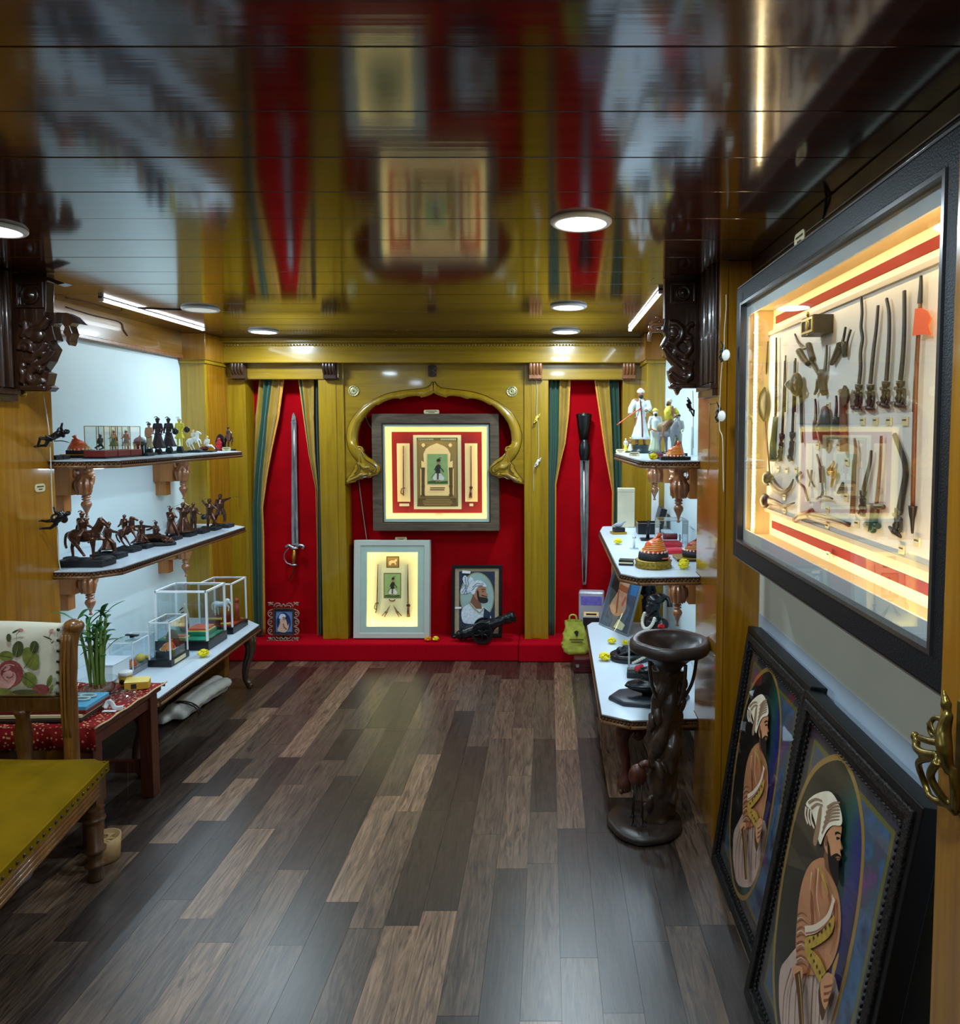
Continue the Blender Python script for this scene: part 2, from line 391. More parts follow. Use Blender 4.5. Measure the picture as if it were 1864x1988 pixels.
# walls
def sbox(name, a, b, m, label=None, bevel=0.0, parent=None):
    o = MB().box(a, b).build(name, m, parent, bevel=bevel)
    return o if parent else struct(o, label)
sbox('wall_left', (XL - 0.1, 2.5, 0), (XL, 5.1, ZC), 'white_wall', 'white alcove wall behind the left shelves')
sbox('wall_left', (XL - 0.1, -2.0, 0), (XL, 2.5, ZC), 'amber_wood', 'brown panelled wall beside the chair')
sbox('wall_right', (XR, 2.62, 0), (XR + 0.1, 5.1, ZC), 'white_wall', 'white alcove wall behind the right shelves')
wr = MB(); wr.box((XW, -2.0, 0.885), (XW + 0.1, 2.62, ZC)); wr.box((XW - 0.001, -2.0, 0), (XW + 0.1, 2.62, 0.885), 1)
struct(wr.build('wall_right', ['grey_wall', 'blue_wall']), 'pale grey wall with blue painted lower half behind the leaning portraits')
sbox('wall_front', (-2.45, -2.1, 0), (0.9, -2.0, ZC), 'grey_wall', 'plain wall behind the camera')
wb = MB().box((-2.45, YN, 0), (0.9, YN + 0.1, ZC)).build('wall_back', 'red'); struct(wb, 'red velvet back wall of the display niches')

# plinth
pl = MB(); pl.box((-2.145, YP + 0.01, 0), (-0.20, YN, ZP)); pl.box((-0.20, YP - 0.01, 0), (0.615, YN, ZP + 0.004))
struct(pl.build('trim_1', 'carpet', bevel=0.012), 'red carpeted plinth along the back wall')

# pillars of the back wall
T = 2
PX = [(-2.157, -2.03), (-1.542, -1.372), (-0.164, 0.0), (0.497, 0.62)]
for i, (a, b_) in enumerate(PX):
    o = sbox('trim_%d' % T, (a, YB, ZP), (b_, YN, 2.0), 'gold_wood', ['left end pillar of the back wall beside the shelves', 'golden wooden pillar between left curtain niche and arch', 'golden wooden pillar between arch and right curtain niche', 'right end pillar of the back wall'][i], 0.004); T += 1
    if i in (1, 2):
        MB().box((a + 0.05, YB - 0.004, ZP + 0.01), (b_ - 0.05, YB, 1.88)).build('pillar_face', 'gold_wood', o)
# header boards over the niches and cornice
hd = sbox('trim_%d' % T, (-2.157, YB - 0.012, 1.888), (-1.40, YN, 2.0), 'gold_wood_h', 'golden header board over the left curtain niche', 0.004); T += 1
hd2 = sbox('trim_%d' % T, (-0.10, YB - 0.012, 1.885), (0.62, YN, 2.0), 'gold_wood_h', 'golden header board over the right curtain niche', 0.004); T += 1
cn = MB(); cn.box((-2.20, 4.755, 1.99), (0.66, YN, 2.12)); cn.box((-2.22, 4.72, 2.118), (0.68, YN, ZC)); cn.box((-2.20, 4.742, 2.098), (0.66, 4.76, 2.112))
co = struct(cn.build('trim_%d' % T, 'gold_wood_h', bevel=0.004), 'heavy golden cornice under the ceiling at the back'); T += 1
bd = MB()
for i in range(140): bd.ell((-2.19 + i * 0.0204, 4.742, 2.103), 0.007, 6, 4)
tag(bd.build('bead_molding', 'gold_wood_h', co), None, None, None, 'stuff')
def corbel(px, dark, par):
    p = at(px, 706, Y=4.80); m = MB()
    w2 = 0.042
    for k in range(4):
        x0 = p.x - w2 + k * 0.021
        m.tube(cr([(x0 + 0.0105, 4.775, 1.99), (x0 + 0.0105, 4.772, 1.955), (x0 + 0.0105, 4.80, 1.915), (x0 + 0.0105, 4.815, 1.888)], 4), [0.012] * 12 + [0.010], 8)
    m.box((p.x - w2, 4.79, 1.89), (p.x + w2, YB, 1.99))
    m.box((p.x - w2 - 0.004, 4.81, 1.882), (p.x + w2 + 0.004, YB, 1.898))
    return m.build('corbel', dark, par)
corbel(463, 'shelf_dark', hd); corbel(640, 'dark_wood', hd); corbel(1040, 'carve_wood', hd2); corbel(1221, 'carve_wood', hd2)

# the arch
AY = YB + 0.012
def az(zx, zy): p = at(660 + zx * 0.26153, 740 + zy * 0.26153, Y=AY); return (p.x, p.z)
def mir(pts): return [(-1.535 - x_, z_) for x_, z_ in pts]
inner = [(697, 86), (668, 104), (630, 116), (604, 122), (596, 112), (560, 108), (500, 116), (448, 134), (436, 128), (390, 130), (330, 150), (282, 178), (268, 176), (225, 212), (182, 262), (150, 312), (131, 372), (125, 432), (132, 484), (158, 486), (176, 512), (172, 530), (204, 562), (252, 592), (292, 634), (296, 664), (276, 694), (236, 706), (228, 718), (186, 716), (166, 730), (134, 728), (116, 748), (70, 760), (36, 766)]
outer = [(690, 4), (672, 34), (640, 52), (600, 58), (560, 62), (500, 68), (440, 76), (400, 84), (360, 94), (320, 108), (290, 122), (250, 142), (210, 166), (170, 196), (130, 232), (98, 272), (76, 312), (60, 356), (52, 400), (54, 444), (66, 492), (84, 532), (108, 566), (134, 594), (138, 604), (120, 622), (110, 634), (114, 642), (98, 672), (84, 694), (70, 708), (60, 722), (52, 736), (50, 748), (60, 758)]
iL = [az(*p) for p in inner]; oL = [az(*p) for p in outer]
xc = iL[0][0]
def mirr(L): return [(2 * xc - a, b_) for a, b_ in L]
zb = iL[-1][1]; zt = 1.99
panel = [(-1.372, zt), (-1.372, zb)] + iL[::-1] + mirr(iL)[1:] + [(-0.164, zb), (-0.164, zt)]
arch = MB(); arch.prism(panel, AY, AY + 0.03, 'y')
ao = struct(arch.build('trim_%d' % T, 'gold_wood_h'), 'golden carved arch panel with cusped opening'); T += 1
bandm = MB()
for S in (1, -1):
    f = (lambda p: p) if S == 1 else (lambda p: (2 * xc - p[0], p[1]))
    il = [f(p) for p in iL]; ol = [f(p) for p in oL]
    n = len(il); vs = []; fs = []
    for a, b_ in zip(il, ol):
        vs += [(a[0], AY + 0.0, a[1]), (a[0], AY - 0.012, a[1]), ((a[0] * .55 + b_[0] * .45), AY - 0.020, (a[1] * .55 + b_[1] * .45)), (b_[0], AY - 0.010, b_[1]), (b_[0], AY, b_[1])]
    for i in range(n - 1):
        for k in range(4):
            q = (i * 5 + k, i * 5 + k + 1, i * 5 + k + 6, i * 5 + k + 5); fs.append(q if S == -1 else q[::-1])
    bandm.add(vs, fs, 0, True)
bandm.build('arch_band', 'gold_wood', ao)
gr = MB()
for S in (1, -1):
    gr.tube([(p[0] if S == 1 else 2 * xc - p[0], AY - 0.002, p[1]) for p in oL], 0.0055, 6)
gr.build('groove_line', 'dark_wood', ao)
for S in (1, -1):
    lf = MB()
    def q(zx, zy, d=0.014):
        a = az(zx, zy); return (a[0] if S == 1 else 2 * xc - a[0], AY - d, a[1])
    lf.tube(cr([q(150, 500), q(170, 560), q(215, 600), q(262, 640), q(272, 668), q(240, 682), q(212, 660)], 5), [0.010] * 10 + [0.013] * 12 + [0.008] * 9, 8, flat=0.7)
    lf.tube(cr([q(160, 540), q(150, 600), q(180, 640), q(220, 640), q(250, 655)], 5), [0.006] * 8 + [0.010] * 8 + [0.005] * 5, 8)
    lf.tube(cr([q(225, 700), q(170, 690), q(130, 712), q(80, 735), q(60, 750)], 5), [0.012] * 6 + [0.014] * 8 + [0.006] * 7, 8, flat=0.7)
    lf.tube(cr([q(140, 604), q(150, 650), q(120, 690), q(80, 715)], 5), [0.008] * 8 + [0.010] * 4 + [0.005] * 4, 8)
    for k in range(4): lf.ell(q(150 + k * 26, 706 - k * 4, 0.016), (0.012, 0.008, 0.016), 8, 6)
    lf.tube(cr([q(132, 492), q(158, 488), q(172, 508), q(160, 520)], 4), 0.006, 6)
    lo = lf.build('leaf_scroll', 'gold_wood', ao)
    lv = MB()
    for pts in ([(165, 520), (190, 575), (235, 605), (278, 645), (262, 675), (232, 668)], [(150, 620), (175, 655), (215, 655), (240, 668)], [(220, 690), (170, 700), (120, 725), (75, 742)], [(135, 610), (140, 655), (112, 688)], [(235, 705), (190, 712), (150, 728)]):
        lv.tube(cr([q(a, b_, .026) for a, b_ in pts], 4), .0028, 5)
    lv.build('carved_lines', 'leg_wood', lo)
# keystone ornament on the header above the arch
ks = at(839, 720, Y=YB - 0.01); km = MB()
km.prism([(ks.x + 0.035 * math.cos(a * math.pi / 4) * (1.1 if a % 2 else 0.8), ks.z + 0.05 * math.sin(a * math.pi / 4) * (1.0 if a % 2 else 0.8)) for a in range(8)], AY - 0.014, AY, 'y')
for s_ in (-1, 1):
    km.tube(cr([(ks.x, AY - 0.016, ks.z - 0.03), (ks.x + s_ * 0.022, AY - 0.018, ks.z - 0.012), (ks.x + s_ * 0.006, AY - 0.018, ks.z + 0.004), (ks.x + s_ * 0.024, AY - 0.018, ks.z + 0.02), (ks.x, AY - 0.016, ks.z + 0.034)], 4), 0.005, 6)
tag(km.build('rosette_carving', 'leg_wood'), 'small dark carved rosette above the arch point', 'carving')
# brass medallions
for px, py, lb in ((687, 759, 'round brass medallion left of the arch'), (994, 760, 'round brass medallion right of the arch')):
    p = at(px, py, Y=AY); t = thing('medallion', lb, 'medallion', (p.x, AY, p.z), 0, 'brass medallions beside the arch')
    m = MB(); m.T = Matrix.Rotation(R(90), 4, 'X'); m.lathe([(0.037, 0), (0.037, 0.004), (0.032, 0.007), (0.029, 0.004), (0.022, 0.005), (0.017, 0.008), (0.012, 0.005), (0.0, 0.009)], 28); m.build('disc', 'pale_brass', t)
    m = MB()
    for k in range(12): m.ell((0.026 * math.cos(k * math.pi / 6), -0.006, 0.026 * math.sin(k * math.pi / 6)), (0.0035, 0.003, 0.0035), 6, 4)
    m.ell((0, -0.009, 0), 0.006, 8, 6); m.build('petals', 'old_brass', t)

# far pilasters (alcove ends)
def fpil(x0, x1, label):
    global T
    m = MB(); m.box((x0, 4.53, 0), (x1, YN, 1.985)); o = struct(m.build('trim_%d' % T, 'gold_wood', bevel=0.004), label); T += 1
    s_ = 1 if x0 < -1 else -1
    MB().box((x0 - (0.02 if s_ < 0 else 0), 4.505, 1.985), (x1 + (0.02 if s_ > 0 else 0), YN, ZC)).build('capital', 'amber_wood', o, bevel=0.004)
    MB().box((x0 - (0.012 if s_ < 0 else 0), 4.515, 1.965), (x1 + (0.012 if s_ > 0 else 0), YN, 1.985)).build('neck_molding', 'gold_wood', o, bevel=0.003)
    if s_ > 0: MB().box((x1, 4.56, 0.13), (x1 + 0.002, 4.84, 1.96)).build('side_face', 'amber_wood', o)
    return o
fpil(XL, -2.145, 'golden pilaster at the far end of the left shelves'); fpil(0.615, XR, 'golden pilaster at the far end of the right shelves')
# near pilasters
pL = sbox('trim_%d' % T, (XL - 0.1, 2.45, 0), (XLP, 2.99, ZC), 'amber_wood', 'varnished pilaster left of the shelves', 0.004); T += 1
pR = MB(); pR.box((XRP, 2.60, 0), (XR + 0.1, 2.985, ZC)); pR = struct(pR.build('trim_%d' % T, 'amber_wood', bevel=0.004), 'varnished pilaster right of the shelves'); T += 1
MB().box((XRP - 0.004, 2.596, 0), (XRP + 0.02, 2.625, ZC)).build('edge_strip', 'amber_wood', pR)
nr = MB(); nr.box((XRP - 0.005, 0.60, 0), (XW + 0.1, 1.105, ZC)); nr = struct(nr.build('trim_%d' % T, 'amber_wood', bevel=0.005), 'near brown door post at the right edge'); T += 1
# alcove fascia boards
fl = MB(); fl.box((XL, 2.99, 2.012), (XL + 0.03, 4.53, ZC)); struct(fl.build('trim_%d' % T, 'amber_wood_y'), 'wooden fascia board above the left alcove'); T += 1
fl2 = MB().box((XL, 2.99, 1.994), (XL + 0.036, 4.53, 2.014)).build('trim_%d' % T, 'carve_wood', bevel=0.003); struct(fl2, 'reddish bead under the left fascia board'); T += 1
fr_ = MB(); fr_.box((XR - 0.03, 2.985, 2.0), (XR, 4.53, ZC)); struct(fr_.build('trim_%d' % T, 'amber_wood_y'), 'wooden fascia board above the right alcove'); T += 1
# picture wall cornice
cw = MB(); cw.box((XW - 0.05, 1.105, 2.10), (XW, 2.6, ZC)); cw.box((XW - 0.03, 1.105, 2.065), (XW, 2.6, 2.10)); cw.tube([(XW - 0.035, 1.105, 2.095), (XW - 0.035, 2.6, 2.095)], 0.012, 8)
struct(cw.build('trim_%d' % T, 'dark_wood', bevel=0.004), 'dark cornice above the weapon case'); T += 1

# ------------------------------------------------------------------ lamps
def downlight(x, y, lit, label, r=0.083):
    t = thing('ceiling_downlight', label, 'ceiling light', (x, y, ZC), 0, 'round ceiling downlights')
    rim = MB().lathe([(r + 0.006, 0.0), (r + 0.006, -0.006), (r, -0.012), (r - 0.010, -0.012), (r - 0.010, -0.006)], 32).build('rim', 'white', t)
    m = MB(); m.add([(0.9 * r * math.cos(k * math.pi / 16), 0.9 * r * math.sin(k * math.pi / 16), -0.010) for k in range(32)], [list(range(32))[::-1]]); m.build('diffuser', 'lampglow' if lit else 'lampoff_glow', t)
    if lit: light('downlight_beam', 'DISK', (0, 0, -0.0135), DOWN_W, COOL, 2 * r * 0.86, parent=t)
    return t
downlight(-1.65, 2.18, True, 'lit downlight at the left edge near the dark bracket')
downlight(0.093, 2.11, True, 'largest lit downlight, nearest on the right side of the ceiling')
downlight(-1.715, 3.60, False, 'unlit white downlight above the left shelves')
downlight(-1.724, 4.41, True, 'lit downlight in front of the left curtain niche')
downlight(0.097, 3.53, True, 'middle lit downlight of the right row')
downlight(0.103, 4.41, True, 'lit downlight in front of the right curtain niche')
downlight(-1.65, 0.7, True, 'lit downlight above the camera on the left'); downlight(0.09, 0.7, True, 'lit downlight above the camera on the right')
def tube_light(x, y0, y1, label, lean, wall_x):
    t = thing('tube_light', label, 'tube light', (x, y0, ZC), 0, 'LED tube lights over the shelves')
    L_ = y1 - y0; s_ = 1 if wall_x < x else -1
    MB().box((-0.009, 0, -0.004), (0.009, L_, 0.0)).build('housing', 'white', t)
    m = MB(); m.tube([(0, 0.012, -0.010), (0, L_ - 0.012, -0.010)], 0.008, 10); m.build('diffuser', 'lampglow', t)
    for yy in (0, L_ - 0.012): MB().box((-0.010, yy, -0.019), (0.010, yy + 0.012, 0)).build('end_cap', 'white', t)
    light('tube_beam', 'RECTANGLE', (0, L_ / 2, -0.0195), TUBE_W, COOL, 0.016, L_ - 0.05, parent=t, aim=None)
    return t
tube_light(-2.025, 3.30, 4.28, 'long lit LED tube above the left shelves', 0, XL)
tube_light(0.48, 3.12, 4.30, 'lit LED tube above the right shelves behind the bracket', 0, XR)
# ------------------------------------------------------------------ back wall: curtains
pm('gold_cloth', (156, 120, 30), 0.42, var=0.25, vscale=14, sheen=0.3, stretch=(1, 1, 0.4)); pm('gold_edge', (214, 148, 60), 0.4, var=0.15, vscale=60)
pm('green_cloth', (12, 64, 44), 0.5, var=0.25, vscale=20, sheen=0.4, stretch=(1, 1, 0.2)); pm('green_dark', (10, 40, 30), 0.55, sheen=0.3)
def curtain(label, rows, strips, yb):
    """rows: (pixel y, [stripe borders in pixel x]); each stripe is a hanging panel with its own folds"""
    x0 = at(rows[-1][1][0], rows[-1][0], Y=yb); t = thing('curtain', label, 'curtain', (x0.x, yb, ZP + 0.004), 0, 'green and gold curtains of the niches')
    ys = [r[0] for r in rows]
    for si, (nm, mt, dep, folds) in enumerate(strips):
        m = MB(); NC = 12; vs = []; fs = []; NR = 0
        for ri in range(len(rows) - 1):
            for k in range(8 if ri < len(rows) - 2 else 9):
                f = k / 8.0; y = ys[ri] + (ys[ri + 1] - ys[ri]) * f
                a = rows[ri][1][si] * (1 - f) + rows[ri + 1][1][si] * f; b_ = rows[ri][1][si + 1] * (1 - f) + rows[ri + 1][1][si + 1] * f
                for c_ in range(NC + 1):
                    q = c_ / NC; p = at(a + (b_ - a) * q, y, Y=yb)
                    z_ = p.z if y < ys[-1] - 0.5 else max(p.z, ZP + 0.006)
                    crease = 0.006 * math.exp(-((y - 812) / 5.0) ** 2) + 0.005 * math.exp(-((y - 900) / 4.0) ** 2) if 'gold' in nm else 0
                    vs.append((p.x - x0.x, -dep - 0.012 * math.sin(q * math.pi * folds + si) * min(1, (b_ - a) / 14.0) - crease, z_ - ZP - 0.004))
                NR += 1
        for r_ in range(NR - 1):
            for c_ in range(NC): i = r_ * (NC + 1) + c_; fs.append((i, i + NC + 1, i + NC + 2, i + 1))
        m.add(vs, fs, 0, True); o = m.build(nm, mt, t)
        md = o.modifiers.new('thick', 'SOLIDIFY'); md.thickness = 0.002
    return t
YCU = 4.93
curtain('left curtain of the left niche, green fold over gold panels, gathered low', [(736, [503, 516, 531, 547, 553]), (810, [496, 510, 522, 539, 543]), (870, [494, 503, 517, 527, 530]), (925, [493, 498, 511, 518, 520]), (985, [493, 494, 508, 510, 512]), (1040, [493, 493.5, 510, 512, 514]), (1243, [496, 496.5, 511, 513, 517])],
        [('gold_panel', 'gold_cloth', 0.0, 2), ('green_panel', 'green_cloth', 0.02, 3), ('gold_panel', 'gold_cloth', 0.01, 2), ('border', 'gold_edge', 0.014, 1)], YCU)
curtain('right curtain of the left niche with gold panel tapering to a green tail', [(736, [580, 582, 587, 611, 619]), (810, [590, 592, 595, 611, 620]), (880, [600, 601, 603, 613, 622]), (950, [614, 615, 616, 618, 624]), (1050, [616, 616.5, 617, 618, 626]), (1243, [617, 617.5, 618, 619, 628])],
        [('border', 'gold_edge', 0.012, 1), ('green_panel', 'green_cloth', 0.010, 1), ('gold_panel', 'gold_cloth', 0.004, 2), ('green_panel', 'green_dark', 0.0, 3)], YCU)
curtain('left curtain of the right niche, deep green with gold inner panel', [(736, [1067, 1086, 1104, 1108]), (800, [1066, 1085, 1101, 1105]), (860, [1066, 1084, 1095, 1098]), (900, [1065, 1082, 1086, 1088]), (940, [1065, 1077, 1078, 1080]), (1243, [1065, 1077, 1077.5, 1078])],
        [('green_panel', 'green_cloth', 0.0, 4), ('gold_panel', 'gold_cloth', 0.012, 2), ('border', 'gold_edge', 0.016, 1)], YCU)
curtain('right curtain of the right niche, gold panel inside a dark green fall', [(736, [1153, 1157, 1182, 1201]), (810, [1164, 1168, 1186, 1203]), (880, [1174, 1178, 1189, 1205]), (955, [1188, 1190, 1192, 1207]), (1243, [1186, 1187, 1188, 1207])],
        [('border', 'gold_edge', 0.016, 1), ('gold_panel', 'gold_cloth', 0.012, 2), ('green_panel', 'green_cloth', 0.0, 4)], YCU)

# ------------------------------------------------------------------ hanging swords
def wl(px, py, Y): p = at(px, py, Y=Y); return p
YS = 4.965
o0 = wl(572, 1060, YS); t = thing('sabre', 'curved steel sabre with gold grip hanging hilt down in the left niche', 'sword', o0)
def sl(px, py, d=0.0): p = wl(px, py, YS); return (p.x - o0.x, d, p.z - o0.z)
def sl2(px, py): a = sl(px, py); return (a[0], a[2])
m = MB(); out = [(570, 801), (574, 808), (575.5, 820), (576, 860), (577, 930), (578.5, 1000), (579.5, 1058), (567, 1058), (566.5, 1000), (566.5, 930), (567, 860), (566, 820), (567.5, 806)]
m.prism([sl2(*p) for p in out], -0.004, 0.003, 'y'); m.tube([sl(p, q, -0.004) for p, q in ((571, 815), (572, 900), (573, 1000), (574, 1055))], 0.006, 6, flat=0.5); m.build('blade', 'steel', t)
m = MB().obox(sl(571, 819.5, -0.002), (0.036, 0.014, 0.007)).build('scabbard_collar', 'chrome', t)
m = MB(); m.tube(cr([sl(p, q, -0.012) for p, q in ((556, 1062), (562, 1058), (572, 1063), (582, 1058), (591, 1060), (588, 1065))], 4), 0.010, 8); m.ell(sl(573, 1064, -0.012), (0.03, 0.014, 0.012)); m.build('cross_guard', 'steel', t)
m = MB(); m.tube([sl(573, 1066, -0.012), sl(572, 1080, -0.012), sl(571, 1093, -0.012)], [0.010, 0.013, 0.009], 10); m.build('grip', 'gold', t)
m = MB(); m.tube(cr([sl(p, q, -0.012) for p, q in ((562, 1064), (555, 1072), (553, 1082), (558, 1092), (568, 1096))], 5), 0.0045, 7); m.ell(sl(571, 1096, -0.012), (0.028, 0.014, 0.008)); m.build('knuckle_bow', 'steel', t)
m = MB(); m.tube(cr([sl(p, q, -0.01) for p, q in ((572, 1098), (571, 1108), (566, 1119), (560, 1128))], 4), [0.006] * 8 + [0.004] * 5, 6); m.build('tail_spike', 'bronze', t)

o0 = wl(1134, 1135, YS); t = thing('gauntlet_sword', 'long gauntlet sword with black tapered armguard hanging in the right niche', 'sword', o0)
def lat(px0, rows, mt, nm, sy=1.0, n=20):
    m = MB(); pr = []
    for py, hw in rows:
        p = wl(px0, py, YS); q = wl(px0 + hw, py, YS); pr.append((q.x - p.x, p.z - o0.z))
    m.T = Matrix.Translation((wl(px0, rows[0][0], YS).x - o0.x, -0.035, 0)) @ Matrix.Diagonal((1, sy, 1, 1))
    m.lathe(pr[::-1], n); return m.build(nm, mt, t)
lat(1133.5, [(803, 2), (804, 15), (808, 15), (830, 12), (853, 9)], 'black', 'armguard', 0.8, 8)
lat(1133.5, [(801, 1), (804, 14)], 'bronze', 'armguard_rim', 0.8, 8)
lat(1134.5, [(853, 8), (858, 7.5), (863, 10.5), (874, 11), (884, 10), (889, 8), (893, 8.5)], 'black', 'knuckle_bulb', 0.9)
m = MB(); out = [(1126, 893), (1144, 893), (1143, 920), (1142.5, 1000), (1140.5, 1080), (1138, 1135), (1131, 1135), (1129.5, 1080), (1127, 1000), (1126.5, 920)]
m.prism([sl2(*p) for p in out], -0.006, 0.004, 'y'); m.tube([sl(1134, 895, -0.006), sl(1134, 1130, -0.006)], 0.009, 6, flat=0.4); m.build('blade', 'steel', t)

# ------------------------------------------------------------------ framed displays
def Zc(zx, zy): return (660 + zx * 0.26153, 740 + zy * 0.26153)
def framed(name, label, cat, loc, rot=(0, 0, 0)):
    t = thing(name, label, cat, loc); t.rotation_euler = rot; return t, tmat(loc, rot)
pm('pale_mat', (206, 222, 212), 0.7); pm('cream', (238, 224, 176), 0.6); pm('lit_board', (244, 236, 190), 0.7); pm('red_board', (150, 5, 10), 0.8, var=0.1, vscale=40)
pm('tan_print', (176, 138, 74), 0.6); pm('peach_glow_print', (250, 212, 146), 0.6, emit=((1.0, .66, .28), .16)); pm('green_print', (158, 186, 120), 0.6, var=0.08, vscale=40); pm('dark_print', (44, 34, 30), 0.6)  # peach colour carries a faint glow of its own, standing in for backlight
pm('brown_print', (104, 76, 36), 0.6); pm('white_print', (232, 230, 226), 0.6); pm('skin_print', (186, 130, 92), 0.6); pm('moss_print', (66, 96, 40), 0.6)
def minister(L, x0, z0, w_, h_):
    """tiny miniature of a robed figure with a sword, in a w x h field"""
    g = lambda pts: [(x0 + a * w_, z0 + b * h_) for a, b in pts]
    L += [('moss_print', g([(0, 0), (1, 0), (1, .10), (.6, .07), (.3, .11), (0, .08)])),
          ('white_print', g([(.30, .12), (.78, .12), (.84, .2), (.62, .38), (.40, .38), (.24, .2)])), ('skin_print', g([(.40, .05), (.46, .05), (.46, .13), (.40, .13)])), ('skin_print', g([(.56, .05), (.62, .05), (.60, .13), (.54, .13)])),
          ('dark_print', g([(.40, .36), (.64, .36), (.62, .5), (.66, .62), (.52, .68), (.40, .6)])), ('brown_print', g([(.46, .14), (.54, .14), (.56, .36), (.46, .36)])),
          ('dark_print', strip(g([(.16, .20), (.3, .32), (.48, .46)]), w_ * .02)), ('dark_print', strip(g([(.60, .58), (.74, .48), (.80, .40)]), w_ * .05)), ('dark_print', strip(g([(.44, .58), (.34, .48), (.46, .44)]), w_ * .05)),
          ('skin_print', g([(.50, .66), (.60, .66), (.64, .72), (.60, .78), (.50, .78)])), ('dark_print', g([(.46, .75), (.62, .76), (.66, .82), (.58, .87), (.46, .84)])), ('dark_print', strip(g([(.55, .86), (.62, .90), (.70, .88)]), w_ * .03))]
def led_box(t, x0, z0, x1, z1, y, pw):
    """warm LED strips hidden behind the mat around a recess, facing the lit board"""
    for nm, lx, lz, sx, sz in (('led_top', (x0 + x1) / 2, z1, x1 - x0, .006), ('led_bottom', (x0 + x1) / 2, z0, x1 - x0, .006)):
        l = light(nm, 'RECTANGLE', (lx, y, lz), pw, AMBER, sx, sz, aim=(0, 1, 1.6 if lz < (z0 + z1) / 2 else -1.6), parent=t)
    for nm, lx, sg in (('led_side', x0, 1), ('led_side', x1, -1)):
        l = light(nm, 'RECTANGLE', (lx, y, (z0 + z1) / 2), pw, AMBER, .006, z1 - z0, parent=t)
        l.rotation_euler = Euler((R(90), 0, R(-58 * sg)))
def zrect(T, a, b, c, d_, d=0.0):
    p = lp(T, *Zc(a, d_), d); q = lp(T, *Zc(c, b), d); return (p[0], p[1], q[0], q[1])
# big lit frame
loc = at(849, 1031, Y=4.965); t, Tm = framed('shadow_box', 'large square lit shadow box in rough brown frame under the arch', 'framed display', loc)
D = -0.06
A = zrect(Tm, 250, 242, 1180, 1110, D); Bx = zrect(Tm, 322, 314, 1114, 1050, D)
m = MB(); m.ring(rect(*A), rect(*Bx), -0.075, 0.02, 'y'); m.build('frame', 'grey_wood', t, bevel=0.004)
MB().ring(rect(Bx[0] - .004, Bx[1] - .004, Bx[2] + .004, Bx[3] + .004), rect(Bx[0] + .006, Bx[1] + .006, Bx[2] - .006, Bx[3] - .006), -0.070, -0.05, 'y').build('inner_lip', 'dark_wood', t)
Cx = zrect(Tm, 342, 338, 1088, 1022, D)
MB().ring(rect(Bx[0], Bx[1], Bx[2], Bx[3]), rect(*Cx), -0.062, -0.058, 'y').build('mat', 'pale_mat', t)
MB().box((Bx[0], 0.0, Bx[1]), (Bx[2], 0.012, Bx[3])).build('lit_board', 'lit_board', t)
led_box(t, Cx[0] - .004, Cx[1] - .004, Cx[2] + .004, Cx[3] + .004, -0.053, 0.31)
Rx = zrect(Tm, 392, 376, 1052, 978, -0.008); MB().box((Rx[0], -0.010, Rx[1]), (Rx[2], 0.0, Rx[3])).build('red_board', 'red_board', t)
Px = zrect(Tm, 550, 400, 898, 950, -0.02); MB().ring(rect(*Px), rect(*zrect(Tm, 574, 420, 874, 930, -0.02)), -0.022, -0.01, 'y').build('centre_border', 'cream', t)
L = []; g = lambda pts: [lp(Tm, *Zc(*p), -0.012) for p in pts]
L.append(('tan_print', g([(570, 935), (878, 935), (878, 416), (570, 416)])))
L += [('cream', g([(580 + k * 13, 424), (590 + k * 13, 424), (590 + k * 13, 438), (580 + k * 13, 438)])) for k in list(range(0, 9)) + list(range(13, 22))]
L.append(('peach_glow_print', g([(606, 640), (606, 590), (625, 600), (620, 540), (640, 500), (670, 480), (720, 460), (770, 480), (800, 500), (822, 540), (818, 600), (838, 590), (838, 640), (810, 640), (815, 850), (630, 850), (632, 640)])))
for cx_ in (620, 820): L.append(('peach_glow_print', ctr([(cx_ - 14, 475), (cx_, 460), (cx_ + 14, 475), (cx_, 490)])))
for cx_ in (618, 825):
    L.append(('brown_print', g([(cx_ - 8, 660), (cx_ + 8, 660), (cx_ + 8, 840), (cx_ - 8, 840)])))
    for yy in (652, 780, 846): L.append(('brown_print', g([(cx_ - 14, yy - 8), (cx_ + 14, yy - 8), (cx_ + 14, yy + 8), (cx_ - 14, yy + 8)])))
for cx_, s_ in ((600, 1), (846, -1)): L.append(('peach_glow_print', g([(cx_, 650), (cx_ + 6 * s_, 650), (cx_ + 6 * s_, 845), (cx_, 845)])))
L.append(('green_print', g([(650, 765), (805, 765), (800, 540), (650, 540)])))
a = lp(Tm, *Zc(655, 760), -0.012); b_ = lp(Tm, *Zc(800, 545), -0.012); minister(L, a[0], a[1], b_[0] - a[0], b_[1] - a[1])
for k, (x0, x1) in enumerate(((672, 782), (672, 778))): L.append(('brown_print', g([(x0, 795 + k * 14), (x1, 795 + k * 14), (x1, 787 + k * 14), (x0, 787 + k * 14)])))
L.append(('brown_print', g([(584, 926), (868, 926), (868, 866), (584, 866)])))
for k, (x0, x1) in enumerate(((640, 820), (618, 834), (618, 838), (628, 826))): L.append(('tan_print', g([(x0, 880 + k * 13), (x1, 880 + k * 13), (x1, 873 + k * 13), (x0, 873 + k * 13)])))
L = [(mn, [lp(Tm, *Zc(*p), -0.012) for p in poly] if abs(poly[0][0]) > 5 else poly) for mn, poly in L]
flat('arch_print', L, t, -0.0122, 0.0003)
